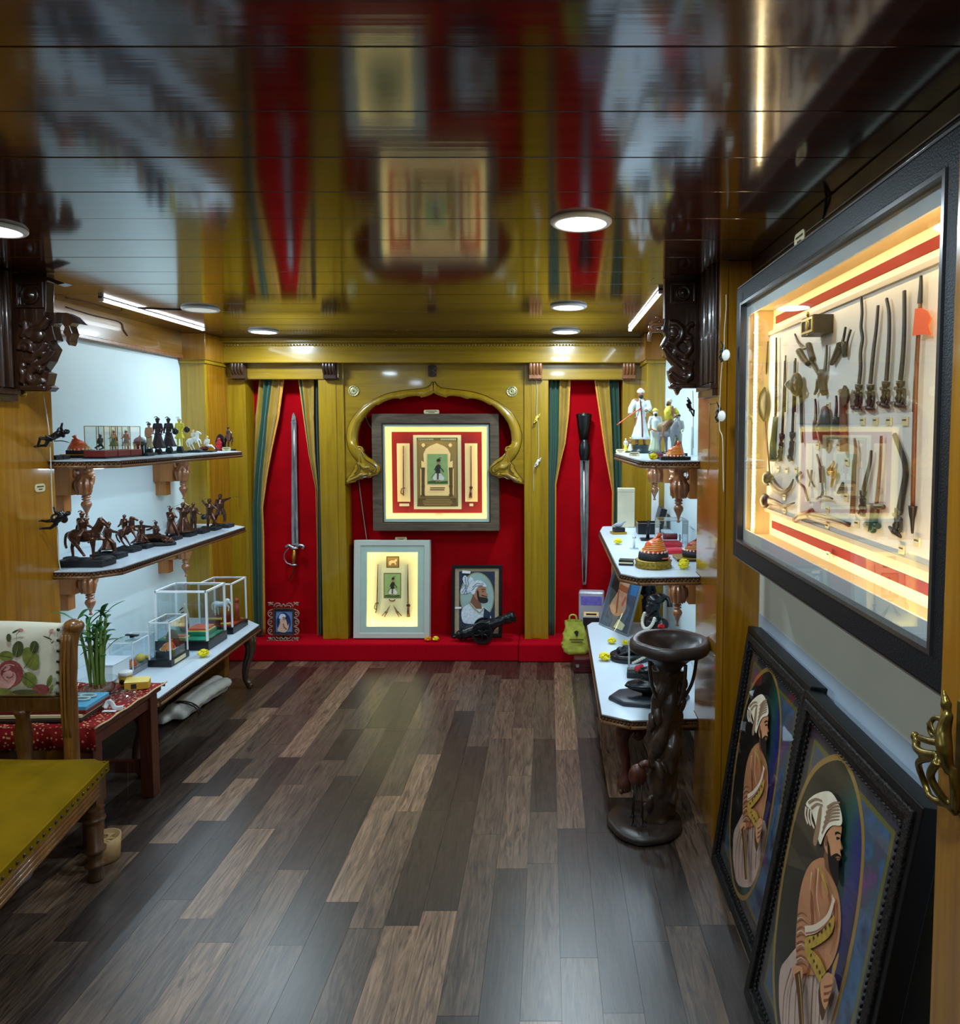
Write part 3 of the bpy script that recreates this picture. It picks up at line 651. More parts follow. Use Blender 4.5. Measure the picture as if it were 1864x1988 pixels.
for x0, nm in ((428, 'left'), (930, 'right')):
    q = zrect(Tm, x0, 462, x0 + 90, 895, -0.012); o = MB().box((q[0], -0.016, q[1]), (q[2], -0.010, q[3])).build('side_panel', 'peach_glow_print', t, bevel=0.002)
    g2 = lambda zx, zy: (lambda p: (p[0], -0.022, p[1]))(lp(Tm, *Zc(zx, zy), -0.018))
    m = MB(); cx_ = x0 + 44
    m.tube([g2(cx_, 480), g2(cx_, 790)], [0.0035, 0.004], 6)
    if nm == 'left': m.tube([g2(cx_ - 14, 798), g2(cx_ + 14, 792)], 0.004, 6); m.tube(cr([g2(cx_ - 14, 800), g2(cx_ - 18, 830), g2(cx_ - 2, 838)], 3), 0.003, 5); m.tube([g2(cx_, 790), g2(cx_, 850)], 0.004, 6)
    else: m.ell(g2(cx_, 790), (0.012, 0.006, 0.012)); m.tube([g2(cx_, 800), g2(cx_ - 4, 865)], [0.007, 0.012], 8)
    m.build('miniature_sword', 'bronze', t)
    q = zrect(Tm, x0 + 14 + (18 if nm == 'right' else 0), 908, x0 + 86 - (26 if nm == 'right' else 0), 928, -0.012); MB().box((q[0], -0.013, q[1]), (q[2], -0.010, q[3])).build('caption_tag', 'cream', t)
q = zrect(Tm, 708, 984, 762, 998, -0.004); MB().box((q[0], -0.004, q[1]), (q[2], 0.0, q[3])).build('caption_tag', 'plate', t)
MB().box((Bx[0], -0.0675, Bx[1]), (Bx[2], -0.0665, Bx[3])).build('glass_pane', 'glass', t)
p = at(838, 799.5, Y=4.93); plate(None, p.x, 4.93, p.z, 0.105, 0.027, 'caption plate standing on top of the large shadow box')
# white lit frame
loc = at(760, 1241, Y=4.90); loc.z = ZP + 0.002; rot = (R(-5), 0, 0)
t, Tm = framed('shadow_box', 'white lit shadow box with two weapons and a green miniature, leaning on the wall', 'framed display', loc, rot)
A = zrect(Tm, 100, 1180, 668, 1912, -0.045); B1 = zrect(Tm, 150, 1222, 626, 1868, -0.045); Cx = zrect(Tm, 198, 1270, 578, 1822, -0.045)
A = (A[0], 0.0, A[2], A[3])
pm('white_frame', (196, 200, 190), 0.5)
MB().ring(rect(*A), rect(*B1), -0.052, 0.012, 'y').build('frame', 'white_frame', t, bevel=0.004)
MB().ring(rect(*B1), rect(*Cx), -0.046, -0.042, 'y').build('mat', 'pale_mat', t)
MB().box((A[0] + .01, 0.0, A[1] + .01), (A[2] - .01, 0.01, A[3] - .01)).build('lit_board', 'lit_board', t)
led_box(t, Cx[0] - .004, Cx[1] - .004, Cx[2] + .004, Cx[3] + .004, -0.037, 0.165)
L = [('brown_print', [(345, 1385), (440, 1385), (440, 1300), (345, 1300)]), ('tan_print', [(352, 1378), (433, 1378), (433, 1308), (352, 1308)]), ('peach_glow_print', [(362, 1360), (364, 1338), (384, 1330), (404, 1332), (416, 1318), (426, 1330), (414, 1344), (420, 1362), (410, 1364), (404, 1350), (384, 1352), (376, 1368), (368, 1366)]),
     ('brown_print', [(326, 1610), (454, 1610), (454, 1424), (326, 1424)]), ('green_print', [(331, 1604), (449, 1604), (449, 1430), (331, 1430)])]
L = [(a, [lp(Tm, *Zc(*p), -0.001) for p in q]) for a, q in L]
a = lp(Tm, *Zc(333, 1602), 0); b_ = lp(Tm, *Zc(447, 1432), 0); minister(L, a[0], a[1], b_[0] - a[0], b_[1] - a[1])
flat('miniature_prints', L, t, -0.0008, 0.0003)
g2 = lambda zx, zy: (lambda p: (p[0], -0.007, p[1]))(lp(Tm, *Zc(zx, zy), -0.007))
m = MB(); m.tube([g2(282, 1360), g2(276, 1650)], [0.003, 0.004], 6); m.tube([g2(262, 1652), g2(288, 1646)], 0.004, 6); m.tube(cr([g2(262, 1656), g2(256, 1684), g2(270, 1694)], 3), 0.0025, 5); m.tube(cr([g2(274, 1655), g2(272, 1695), g2(264, 1720)], 3), 0.003, 6); m.build('miniature_sword', 'bronze', t)
m = MB(); m.tube([g2(503, 1360), g2(506, 1650)], [0.003, 0.005], 6); m.ell(g2(508, 1665), (0.014, 0.005, 0.012)); m.tube([g2(508, 1670), g2(508, 1748)], [0.007, 0.011], 8); m.build('miniature_gauntlet_sword', 'bronze', t)
for s_, cx_ in ((1, 340), (-1, 430)):
    m = MB(); m.tube([g2(cx_ + 34 * s_, 1662), g2(cx_ + 12 * s_, 1700)], [0.002, 0.008], 6, flat=0.5); m.tube([g2(cx_ + 12 * s_, 1700), g2(cx_ - 28 * s_, 1742)], 0.003, 5); m.tube([g2(cx_ + 16 * s_, 1706), g2(cx_ - 10 * s_, 1748)], 0.003, 5); m.tube([g2(cx_ - 4 * s_, 1708), g2(cx_ + 6 * s_, 1724)], 0.003, 5); m.build('miniature_dagger', 'bronze', t)
m = MB(); m.tube(cr([g2(366, 1618), g2(376, 1630), g2(400, 1630), g2(408, 1620)], 3), 0.004, 6); m.build('miniature_claw', 'bronze', t)
MB().box((B1[0], -0.0495, B1[1]), (B1[2], -0.0488, B1[3])).build('glass_pane', 'glass', t)
p = at(779, 1045.5, Y=4.93); plate(None, p.x, 4.925, p.z, 0.08, 0.022, 'caption plate on the velvet above the white shadow box')
# portrait of a bearded man in profile
pm('pp_beige', (170, 150, 118), 0.6, var=0.1, vscale=60); pm('pp_navy', (30, 42, 66), 0.6, var=0.4, vscale=90); pm('pp_pale', (150, 176, 172), 0.6, var=0.12, vscale=12); pm('pp_gold', (150, 140, 92), 0.5); pm('pp_skin', (170, 116, 84), 0.6)
pm('pp_beard', (28, 22, 22), 0.6); pm('pp_white', (206, 214, 222), 0.6, var=0.2, vscale=60); pm('pp_shade', (110, 120, 140), 0.6); pm('pp_skin2', (128, 80, 58), 0.6)
loc = at(928, 1238, Y=4.89); loc.z = ZP + 0.003; rot = (R(-7), 0, 0)
t, Tm = framed('portrait', 'black framed profile portrait of a bearded man in white turban behind the cannon', 'picture', loc, rot)
A = zrect(Tm, 830, 1364, 1206, 1892, 0); A = (A[0], 0, A[2], A[3]); B1 = zrect(Tm, 852, 1388, 1182, 1872, 0)
MB().ring(rect(*A), rect(*B1), -0.012, 0.008, 'y').build('frame', 'black', t, bevel=0.003)
MB().box((A[0] + .004, 0.0, A[1] + .004), (A[2] - .004, 0.006, A[3] - .004)).build('backing', 'black_matte', t)
S = lambda pts: [lp(Tm, *Zc(*p), -0.001) for p in pts]
ov = [(1018 + 128 * math.cos(k * math.pi / 20), 1600 + 182 * math.sin(k * math.pi / 20)) for k in range(40)]; ov2 = [(1018 + 120 * math.cos(k * math.pi / 20), 1600 + 174 * math.sin(k * math.pi / 20)) for k in range(40)]
L = [('pp_beige', S([(852, 1872), (1182, 1872), (1182, 1388), (852, 1388)])), ('pp_navy', S([(884, 1850), (1150, 1850), (1150, 1412), (884, 1412)])), ('pp_gold', S(ov)), ('pp_pale', S(ov2)),
     ('pp_white', S(ctr([(905, 1700), (930, 1670), (985, 1645), (1040, 1670), (1075, 1680), (1110, 1720), (1110, 1790), (940, 1800), (905, 1760)]))), ('pp_navy', S([(1072, 1682), (1118, 1720), (1112, 1790), (1060, 1780)])),
     ('pp_skin2', S([(968, 1640), (990, 1580), (1040, 1620), (1056, 1690), (1010, 1690)])), ('pp_skin', S(ctr([(990, 1560), (1030, 1520), (1076, 1520), (1086, 1545), (1084, 1566), (1098, 1586), (1090, 1604), (1086, 1622), (1040, 1630), (1005, 1610)], 3))),
     ('pp_beard', S(ctr([(1018, 1555), (1030, 1560), (1036, 1598), (1062, 1604), (1096, 1612), (1096, 1640), (1062, 1648), (1034, 1636), (1020, 1605)], 3))), ('pp_beard', S(strip([(1052, 1590), (1072, 1594), (1096, 1604)], 9, 4))), ('pp_beard', S(strip([(1050, 1548), (1066, 1543), (1078, 1548)], 5))), ('pp_beard', S(strip([(1056, 1560), (1070, 1561)], 5))),
     ('pp_white', S(ctr([(972, 1560), (975, 1510), (1000, 1485), (1040, 1478), (1080, 1505), (1088, 1528), (1040, 1520), (1012, 1545), (1000, 1578), (980, 1580)], 3))),
     ('pp_white', S(ctr([(985, 1555), (905, 1580), (898, 1545), (930, 1520), (910, 1470), (930, 1440), (955, 1470), (970, 1452), (995, 1480)], 3)))]
for q_ in ([(985, 1530), (1020, 1500), (1070, 1508)], [(978, 1555), (1010, 1520), (1060, 1516)], [(905, 1570), (940, 1520), (930, 1455)], [(920, 1580), (955, 1510), (948, 1465)], [(945, 1580), (930, 1510)]): L.append(('pp_shade', S(strip(q_, 6))))
L.append(('pp_gold', S(strip([(960, 1640), (1000, 1690), (1040, 1720), (1072, 1680)], 8)))); L.append(('white_print', S([(908, 1425), (968, 1428), (972, 1410), (910, 1404)]))); L.append(('white_print', S([(854, 1690), (902, 1688), (902, 1674), (854, 1676)])))
flat('portrait_print', L, t, -0.0006, 0.0003)

# carved openwork photo frame in the left niche
def Zn(zx, zy): return (440 + zx * 0.13949, 1120 + zy * 0.13949)
loc = at(549, 1245, Y=4.83); loc.z = ZP + 0.003; rot = (R(-8), 0, R(2))
t, Tm = framed('photo_frame', 'small photo in a carved openwork wooden frame on the plinth', 'picture', loc, rot)
S3 = lambda zx, zy, d=0.0: (lambda p: (p[0], d, p[1]))(lp(Tm, *Zn(zx, zy), 0)); S2 = lambda zx, zy: lp(Tm, *Zn(zx, zy), 0)
m = MB(); a, b_, c_, d_ = S2(650, 820), S2(945, 820), S2(945, 430), S2(650, 430); q = [S2(672, 795), S2(925, 795), S2(925, 455), S2(672, 455)]
m.ring([a, b_, c_, d_], q, -0.012, 0.004, 'y'); m.build('inner_frame', 'shelf_dark', t, bevel=0.002)
pm('silver_wood', (140, 116, 100), 0.35, var=0.25, vscale=60)
m = MB()
def scroll(pts, r0=0.0045): m.tube(cr([S3(p[0], p[1], -0.006) for p in pts], 4), r0, 6)
for sx in (1, -1):
    X_ = lambda v: 795 + sx * (v - 795)
    for k in range(3):
        y0 = 450 + k * 120
        scroll([(X_(650), y0), (X_(600), y0 + 20), (X_(580), y0 + 60), (X_(600), y0 + 100), (X_(648), y0 + 110)]); scroll([(X_(585), y0 + 60), (X_(625), y0 + 40), (X_(630), y0 + 70), (X_(606), y0 + 80)], 0.004)
    for yy in (370, 860): m.ell(S3(X_(610), yy, -0.006), (0.011, 0.006, 0.012), 8, 6); scroll([(X_(580), yy - 15), (X_(620), yy), (X_(650), yy + 18)], 0.005); scroll([(X_(650), yy - 20), (X_(620), yy + 10), (X_(588), yy + 26)], 0.005)
    for yy, s_ in ((400, 1), (850, -1)):
        scroll([(X_(660), yy + 15 * s_), (X_(690), yy - 30 * s_), (X_(740), yy - 30 * s_), (X_(760), yy + 10 * s_), (X_(795), yy - 25 * s_)]); scroll([(X_(690), yy + 20 * s_), (X_(720), yy - 5 * s_), (X_(780), yy + 15 * s_)], 0.004)
m.tube([S3(560, 885, -0.004), S3(1005, 885, -0.004)], 0.005, 6); m.build('openwork_border', 'silver_wood', t)
pm('pp_blue', (104, 130, 176), 0.6); pm('pp_deep', (28, 44, 92), 0.5, var=0.5, vscale=30); pm('pp_peach', (216, 170, 146), 0.6, var=0.1, vscale=50)
S = lambda pts: [S2(*p) for p in pts]
ov = [(795 + 100 * math.cos(k * math.pi / 16), 635 + 140 * math.sin(k * math.pi / 16)) for k in range(32)]
MB().box((q[0][0], 0.0, q[0][1]), (q[2][0], 0.006, q[2][1])).build('backing', 'black_matte', t)
flat('photo_print', [('pp_navy', S([(672, 795), (925, 795), (925, 455), (672, 455)])), ('pp_blue', S([(690, 765), (915, 765), (915, 485), (690, 485)])), ('pp_deep', S(ov)), ('pp_peach', S(ctr([(710, 740), (745, 640), (740, 600), (790, 570), (830, 600), (850, 680), (870, 640), (860, 720), (820, 770), (760, 768)], 3))), ('pp_white', S(ctr([(730, 560), (750, 520), (800, 515), (826, 550), (800, 575), (760, 590), (735, 580)], 3))), ('pp_skin', S(ctr([(780, 560), (812, 556), (820, 590), (790, 600)], 3))), ('pp_skin2', S(strip([(790, 650), (800, 700), (840, 730)], 16)))], t, -0.001, 0.0003)
m = MB(); m.obox((0, 0.03, 0.06), (0.03, 0.004, 0.12), (R(-22), 0, 0)); m.build('easel_leg', 'shelf_dark', t)

# cannon
loc = at(938, 1247, Y=4.80); loc.z = ZP + 0.004
t = thing('model_cannon', 'black model cannon with spoked wheels on the red plinth', 'cannon', loc)
a_ = R(19.5)
ax = Vector((math.cos(a_), 0, math.sin(a_))); cen = Vector((0.0, 0.0, 0.095))
m = MB(); prof = [(-0.22, 0.004), (-0.205, 0.012), (-0.195, 0.006), (-0.18, 0.022), (-0.165, 0.030), (-0.15, 0.026), (-0.14, 0.034), (-0.12, 0.032), (-0.10, 0.036), (-0.085, 0.030), (-0.06, 0.036), (-0.03, 0.034), (0.0, 0.036), (0.04, 0.033), (0.06, 0.036), (0.07, 0.030), (0.10, 0.028), (0.12, 0.032), (0.13, 0.025), (0.155, 0.026), (0.165, 0.031), (0.18, 0.027), (0.19, 0.033), (0.205, 0.028), (0.215, 0.035), (0.225, 0.030), (0.232, 0.024)]
m.tube([cen + ax * s_ for s_, r_ in prof], [r_ * (1.22 + (.1 if i % 3 == 0 else -.08)) for i, (s_, r_) in enumerate(prof)], 18); m.build('barrel', 'black', t)
m = MB(); m.cyl(cen + ax * 0.231, cen + ax * 0.2335, 0.014, 0.014, 12); m.build('muzzle_bore', 'black_matte', t)
for sy in (-0.062, 0.062):
    m = MB(); m.T = Matrix.Translation((0.0, sy, 0.073))
    n = 28; m.ring([(0.073 * math.cos(2 * math.pi * k / n), 0.073 * math.sin(2 * math.pi * k / n)) for k in range(n)], [(0.055 * math.cos(2 * math.pi * k / n), 0.055 * math.sin(2 * math.pi * k / n)) for k in range(n)], -0.010, 0.010, 'y')
    for k in range(6):
        b_ = R(60 * k + 15); m.tube(cr([(0.012 * math.cos(b_), 0, 0.012 * math.sin(b_)), (0.034 * math.cos(b_ + .25), 0, 0.034 * math.sin(b_ + .25)), (0.058 * math.cos(b_), 0, 0.058 * math.sin(b_))], 4), 0.006, 6)
    m.cyl((0, -0.015, 0), (0, 0.015, 0), 0.016, 0.016, 14); m.build('wheel', 'black', t)
m = MB(); m.cyl((0, -0.065, 0.073), (0, 0.065, 0.073), 0.007); m.build('axle', 'black', t)
m = MB()
for sy in (-0.042, 0.042): m.prism([(-0.10, 0.05), (0.05, 0.05), (0.06, 0.10), (0.02, 0.115), (-0.06, 0.09), (-0.12, 0.06)], sy - 0.006, sy + 0.006, 'y')
m.build('carriage_cheek', 'black', t)
# marigolds
def flower(name, label, loc, r, mt, group='marigold blossoms'):
    m = MB(); rr = random.Random(int(loc[0] * 1000) & 255)
    for k in range(46):
        a_ = rr.uniform(0, 2 * math.pi); e_ = rr.uniform(-0.2, 1.5); d = Vector((math.cos(a_) * math.cos(e_), math.sin(a_) * math.cos(e_), math.sin(e_) * 0.8 + 0.15))
        m.ell(d * r * 0.78 + Vector((0, 0, r * 0.55)), (r * 0.3, r * 0.3, r * 0.14), 6, 4, rot=(rr.uniform(-.6, .6), rr.uniform(-.6, .6), a_))
    m.ell((0, 0, r * 0.6), (r * 0.75, r * 0.75, r * 0.55), 8, 6)
    o = m.build(name, mt); o.location = loc; return tag(o, label, 'flower', group)
pm('marigold_yellow', (236, 216, 20), 0.6, var=0.15, vscale=120); pm('marigold_orange', (236, 150, 24), 0.6, var=0.2, vscale=120)
for px, mt, lb in ((831, 'marigold_orange', 'orange marigold beside the white shadow box'), (846, 'marigold_yellow', 'yellow marigold beside the orange one on the plinth')):
    p = at(px, 1244, Y=4.80); p.z = ZP + 0.003; flower('marigold', lb, p, 0.023, mt)
# wires on the velvet
def cable(name, label, pts, r, mt, cat='cable'):
    P = [Vector(p) for p in pts]; o = P[0].copy(); m = MB(); m.T = Matrix.Translation(-o); m.tube(cr(P, 5), r, 6); ob = m.build(name, mt); ob.location = o; return tag(ob, label, cat)
cable('wire', 'thin white wire hanging from the big shadow box to the white one', [at(692, 852, Y=4.985), at(694, 905, Y=4.985), at(700, 960, Y=4.985), at(706, 1005, Y=4.985), at(712, 1047, Y=4.985)], 0.003, 'cord')
cable('wire', 'short thin white wire at the upper left corner of the big shadow box', [at(707, 800, Y=4.985), at(713, 818, Y=4.985), at(722, 832, Y=4.985)], 0.003, 'cord')
# ------------------------------------------------------------------ shared builders: shelves, brackets, figures, cases
def shelf(name, label, cat, pts, z, th, bead_from, legs=None):
    """white topped shelf with moulded wooden edge; pts = outline (x, y); bead_from = index range of exposed edges"""
    cx_ = sum(p[0] for p in pts) / len(pts); cy_ = sum(p[1] for p in pts) / len(pts)
    t = thing(name, label, cat, (cx_, cy_, z - th)); P = [(x - cx_, y - cy_) for x, y in pts]
    m = MB(); m.prism(P, th - 0.004, th, 'z'); m.build('top', 'laminate', t)
    m = MB(); m.prism(P, 0.0, th - 0.004, 'z'); bo = m.build('board', 'shelf_edge', t)
    e = MB(); bd = MB(); e2 = MB()
    for i in bead_from:
        a = Vector(P[i]); b_ = Vector(P[(i + 1) % len(P)]); d = (b_ - a).normalized(); n = Vector((d.y, -d.x)); mid = (a + b_) / 2
        if n.dot(mid) < 0: n = -n
        c3 = lambda v, zz: (v.x, v.y, zz)
        e.tube([c3(a + n * 0.002, th * 0.22), c3(b_ + n * 0.002, th * 0.22)], th * 0.20, 8)
        e2.tube([c3(a + n * 0.001, th - 0.007), c3(b_ + n * 0.001, th - 0.007)], 0.0042, 6)
        L_ = (b_ - a).length; k = int(L_ / 0.016)
        for j in range(k): q = a + d * (L_ * (j + 0.5) / k) + n * 0.002; bd.ell((q.x, q.y, th * 0.58), (0.006, 0.006, 0.006), 6, 4)
    e.build('edge_moulding', 'shelf_edge', bo); e2.build('top_lip', 'shelf_dark', bo); tag(bd.build('bead_row', 'shelf_dark', bo), None, None, None, 'stuff')
    return t
def bracket(label, x, y, z, s, h, sx):
    """carved wooden shelf bracket: backing blocks on the wall and a bird-shaped drop; sx=+1 projects towards +x"""
    t = thing('shelf_bracket', label, 'bracket', (x, y, z), 0, 'carved shelf brackets')
    m = MB(); m.box((0, -0.012 * s, -h * 1.35), (sx * 0.05 * s, 0.03 * s, 0)); m.build('wall_block', 'bracket_wood', t, bevel=0.002)
    m = MB(); m.box((0, -0.03 * s, -h * 0.85), (sx * 0.09 * s, 0.03 * s, 0)); m.build('upper_block', 'bracket_wood', t, bevel=0.002)
    m = MB(); X = sx * 0.125 * s
    m.tube(cr([(sx * .085 * s, 0, -h * .03), (X, 0, -h * .08), (X + sx * .006 * s, 0, -h * .3), (X, 0, -h * .6), (X, 0, -h * .92)], 4), [.020 * s] * 4 + [.024 * s] * 4 + [.028 * s] * 4 + [.022 * s] * 3 + [.013 * s] * 2, 10)
    for k in range(5): a = (k - 2) * 0.55; m.tube(cr([(X + math.sin(a) * .020 * s, -math.cos(a) * .022 * s, -h * .30), (X + math.sin(a) * .033 * s, -math.cos(a) * .032 * s, -h * .55), (X + math.sin(a) * .024 * s, -math.cos(a) * .026 * s, -h * .84)], 4), [.004 * s] * 3 + [.008 * s] * 3 + [.006 * s] * 3, 6)
    m.tube(cr([(X + sx * .01 * s, -.006 * s, -h * .02), (X + sx * .032 * s, -.012 * s, -h * .12), (X + sx * .020 * s, -.016 * s, -h * .26), (X + sx * .034 * s, -.014 * s, -h * .36), (X + sx * .026 * s, -.012 * s, -h * .46)], 4), .0075 * s, 6)
    m.tube(cr([(X - sx * .014 * s, -.008 * s, -h * .45), (X - sx * .034 * s, -.010 * s, -h * .26), (X - sx * .030 * s, -.008 * s, -h * .08)], 4), [.005 * s] * 3 + [.010 * s] * 3 + [.008 * s] * 3, 6)
    m.ell((X + sx * .02 * s, -.018 * s, -h * .16), (.012 * s, .010 * s, .014 * s), 8, 6)
    m.build('carved_bird', 'carve_wood', t, remesh=0.0026 * s)
    m = MB(); m.lathe([(0.0, -h * 1.50), (.006 * s, -h * 1.485), (.007 * s, -h * 1.455), (.0035 * s, -h * 1.43), (.005 * s, -h * 1.36), (.012 * s, -h * 1.24), (.0175 * s, -h * 1.16), (.0185 * s, -h * 1.11), (.015 * s, -h * 1.05), (.008 * s, -h * 1.02), (.015 * s, -h * .99), (.015 * s, -h * .965), (.009 * s, -h * .95), (.016 * s, -h * .92), (.012 * s, -h * .86)], 18, (X, 0, 0)); m.build('turned_drop', 'carve_wood', t)
    return t
JD = dict(hd=(0, -.01, .925), nk=(0, 0, .845), ch=(0, 0, .74), pv=(0, 0, .52), ls=(.105, 0, .80), le=(.15, 0, .645), lh=(.14, -.06, .51), rs=(-.105, 0, .80), re=(-.15, 0, .645), rh=(-.14, -.06, .51), lp=(.055, 0, .50), lk=(.065, -.02, .27), lf=(.07, 0, .03), rp=(-.055, 0, .50), rk=(-.065, -.02, .27), rf=(-.07, 0, .03))
def person(t, h, pose=None, mt='bronze', robe=None, turban='bronze', extras=(), z0=0.0, fat=1.0, beard=None, legs=True, plume=True, name='body', off=(0, 0), voxel=0.013):
    if mt == 'bronze': fat = 1.28
    J = dict(JD); J.update(pose or {}); g = {k: Vector((v[0] * h + off[0], v[1] * h + off[1], v[2] * h + z0)) for k, v in J.items()}
    m = MB(); f = h * fat
    m.tube([g['pv'], g['ch'], g['nk']], [.085 * f, .098 * f, .042 * f], 12); m.tube([g['ls'], g['rs']], .046 * f, 8); m.ell(g['pv'], .088 * f, 10, 8)
    m.tube([g['nk'], g['hd']], .036 * h, 8); m.ell(g['hd'], (.056 * h, .066 * h, .078 * h), 12, 8)
    fd = (g['hd'] - g['nk']); m.ell(g['hd'] + Vector((0, -.066 * h, -.008 * h)), (.012 * h, .016 * h, .018 * h), 6, 5)
    for s in 'lr':
        m.tube([g[s + 's'], g[s + 'e'], g[s + 'h']], [.046 * f, .036 * f, .026 * f], 8); m.ell(g[s + 's'], .048 * f, 8, 6); m.ell(g[s + 'h'], .032 * h, 8, 6)
        if legs:
            m.tube([g[s + 'p'], g[s + 'k'], g[s + 'f']], [.066 * f, .047 * f, .032 * f], 8); m.ell(g[s + 'k'], .047 * f, 8, 6); d = g[s + 'f']; m.ell(d + Vector((0, -.03 * h, -.01 * h)), (.032 * h, .062 * h, .026 * h), 8, 6)
    bo = m.build(name, mt, t, remesh=voxel * h)
    if robe:
        rm, wz, hz, wr_, hr = robe; n = 40; pr = []
        base = g['pv']; lean = J['ch'][0]
        m = MB(); m.T = Matrix.Translation((base.x, base.y, 0))
        for k in range(9): q = k / 8; pr.append(((hr * (1 - q) + wr_ * q + (-.02 * math.sin(q * math.pi))) * h, z0 + (hz * (1 - q) + wz * q) * h))
        m.lathe(pr, n, wob=lambda a, z: 0.07 * math.sin(9 * a) * max(0, 1 - (z - z0 - hz * h) / ((wz - hz) * h))); m.build('robe', rm, t)
    if turban:
        m = MB(); c = g['hd'] + Vector((0, .012 * h, .045 * h)); m.ell(c, (.072 * h, .080 * h, .052 * h), 12, 8); m.ell(c + Vector((0, .02 * h, .022 * h)), (.05 * h, .055 * h, .045 * h), 10, 6)
        if plume: m.tube(cr([c + Vector((0, 0, .05 * h)), c + Vector((-.03 * h, 0, .085 * h)), c + Vector((-.085 * h, 0, .075 * h)), c + Vector((-.11 * h, 0, .05 * h))], 4), [.018 * h] * 6 + [.012 * h] * 7, 6)
        m.build('turban', turban, bo)
    if beard: m = MB(); m.ell(g['hd'] + Vector((0, -.045 * h, -.05 * h)), (.04 * h, .034 * h, .042 * h), 10, 6); m.build('beard', beard, bo)
    for e in extras:
        kind = e[0]; P = [Vector((p[0] * h + off[0], p[1] * h + off[1], p[2] * h + z0)) for p in e[1]]
        m = MB()
        if kind == 'sword': m.tube(cr(P, 4), [.012 * h] * (len(P) * 4 - 5) + [.008 * h, .003 * h], 6, flat=0.45) if len(P) > 2 else m.tube(P, [.013 * h, .005 * h], 6, flat=.5)
        elif kind == 'shield': m.T = Matrix.Translation(P[0]) @ Matrix.Rotation(R(90 + e[3] if len(e) > 3 else 90), 4, 'X'); m.lathe([(.115 * h, 0), (.10 * h, .02 * h), (.06 * h, .045 * h), (0.0, .055 * h)], 18)
        elif kind == 'bow': m.tube(cr(P, 5), .010 * h, 6); m.tube([P[0], P[-1]], .004 * h, 4)
        elif kind == 'cape': m.tube(cr(P, 5), [.06 * h] * (len(P) * 5 - 4), 8, flat=0.3)
        else: m.tube(cr(P, 4), .012 * h, 6)
        m.build(kind, e[2], t)
def horse(t, L_, mt, z0=0.0, rear=0.0, legs=None, off=(0, 0), head=(.50, .95), voxel=0.014, dirx=1, name='horse'):
    """horse facing +x (dirx), body length about L_"""
    m = MB(); M_ = lambda p: (Vector((p[0] * L_ * dirx, p[1] * L_, p[2] * L_)) if rear == 0 else (Matrix.Translation((-.3 * L_ * dirx, 0, .5 * L_)) @ Matrix.Rotation(-rear * dirx, 4, 'Y') @ Matrix.Translation((.3 * L_ * dirx, 0, -.5 * L_)) @ Vector((p[0] * L_ * dirx, p[1] * L_, p[2] * L_)))) + Vector((off[0], off[1], z0))
    T_ = lambda pts, r: m.tube(cr([M_(p) for p in pts], 3), [r[0] + (r[1] - r[0]) * k / (3 * (len(pts) - 1)) for k in range(3 * (len(pts) - 1) + 1)] if len(r) == 2 else r, 10)
    m.tube([M_(p) for p in ((-.36, 0, .60), (-.28, 0, .62), (-.05, 0, .58), (.18, 0, .60), (.30, 0, .64))], [.07 * L_, .145 * L_, .145 * L_, .15 * L_, .09 * L_], 12)
    m.ell(M_((-.27, 0, .60)), .15 * L_, 10, 8); m.ell(M_((.22, 0, .62)), .14 * L_, 10, 8)
    hx, hz = head
    T_([(.24, 0, .66), (.36, 0, .82), (hx - .08, 0, hz)], [.12 * L_, .068 * L_]); T_([(hx - .10, 0, hz + .01), (hx + .02, 0, hz - .09), (hx + .09, 0, hz - .2)], [.068 * L_, .038 * L_])
    m.ell(M_((hx - .08, 0, hz)), .07 * L_, 8, 6)
    for s in (-1, 1): m.tube([M_((hx - .10, s * .03, hz + .03)), M_((hx - .10, s * .04, hz + .11))], [.022 * L_, .006 * L_], 6)
    m.tube(cr([M_(p) for p in ((hx - .14, 0, hz + .06), (.28, 0, .88), (.18, 0, .76))], 3), .028 * L_, 6)
    T_([(-.38, 0, .68), (-.47, 0, .62), (-.50, 0, .42), (-.47, 0, .28)], [.035 * L_, .03 * L_])
    lg = legs or [((.22, -.07, .55), (.24, -.07, .3), (.23, -.07, .03)), ((.22, .07, .55), (.36, .07, .42), (.34, .07, .22)), ((-.28, -.07, .55), (-.34, -.07, .3), (-.30, -.07, .03)), ((-.26, .07, .55), (-.22, .07, .3), (-.20, .07, .03))]
    for a, b_, c in lg:
        m.tube([M_(a), M_(b_), M_(c)], [.085 * L_, .042 * L_, .030 * L_], 8); m.ell(M_(c), (.042 * L_, .036 * L_, .03 * L_), 8, 6)
    return m.build(name, mt, t, remesh=voxel * L_)
def slab(t, sx, sy, h, mt='black_matte', z0=0.0, rough=True, name='base'):
    m = MB(); m.box((-sx / 2, -sy / 2, z0), (sx / 2, sy / 2, z0 + h * .8))
    if rough:
        for k in range(7): m.ell((rnd.uniform(-.4, .4) * sx, rnd.uniform(-.35, .35) * sy, z0 + h * .8), (sx * .2, sy * .2, h * .32), 8, 5)
    return m.build(name, mt, t, bevel=0.002 if not rough else 0)
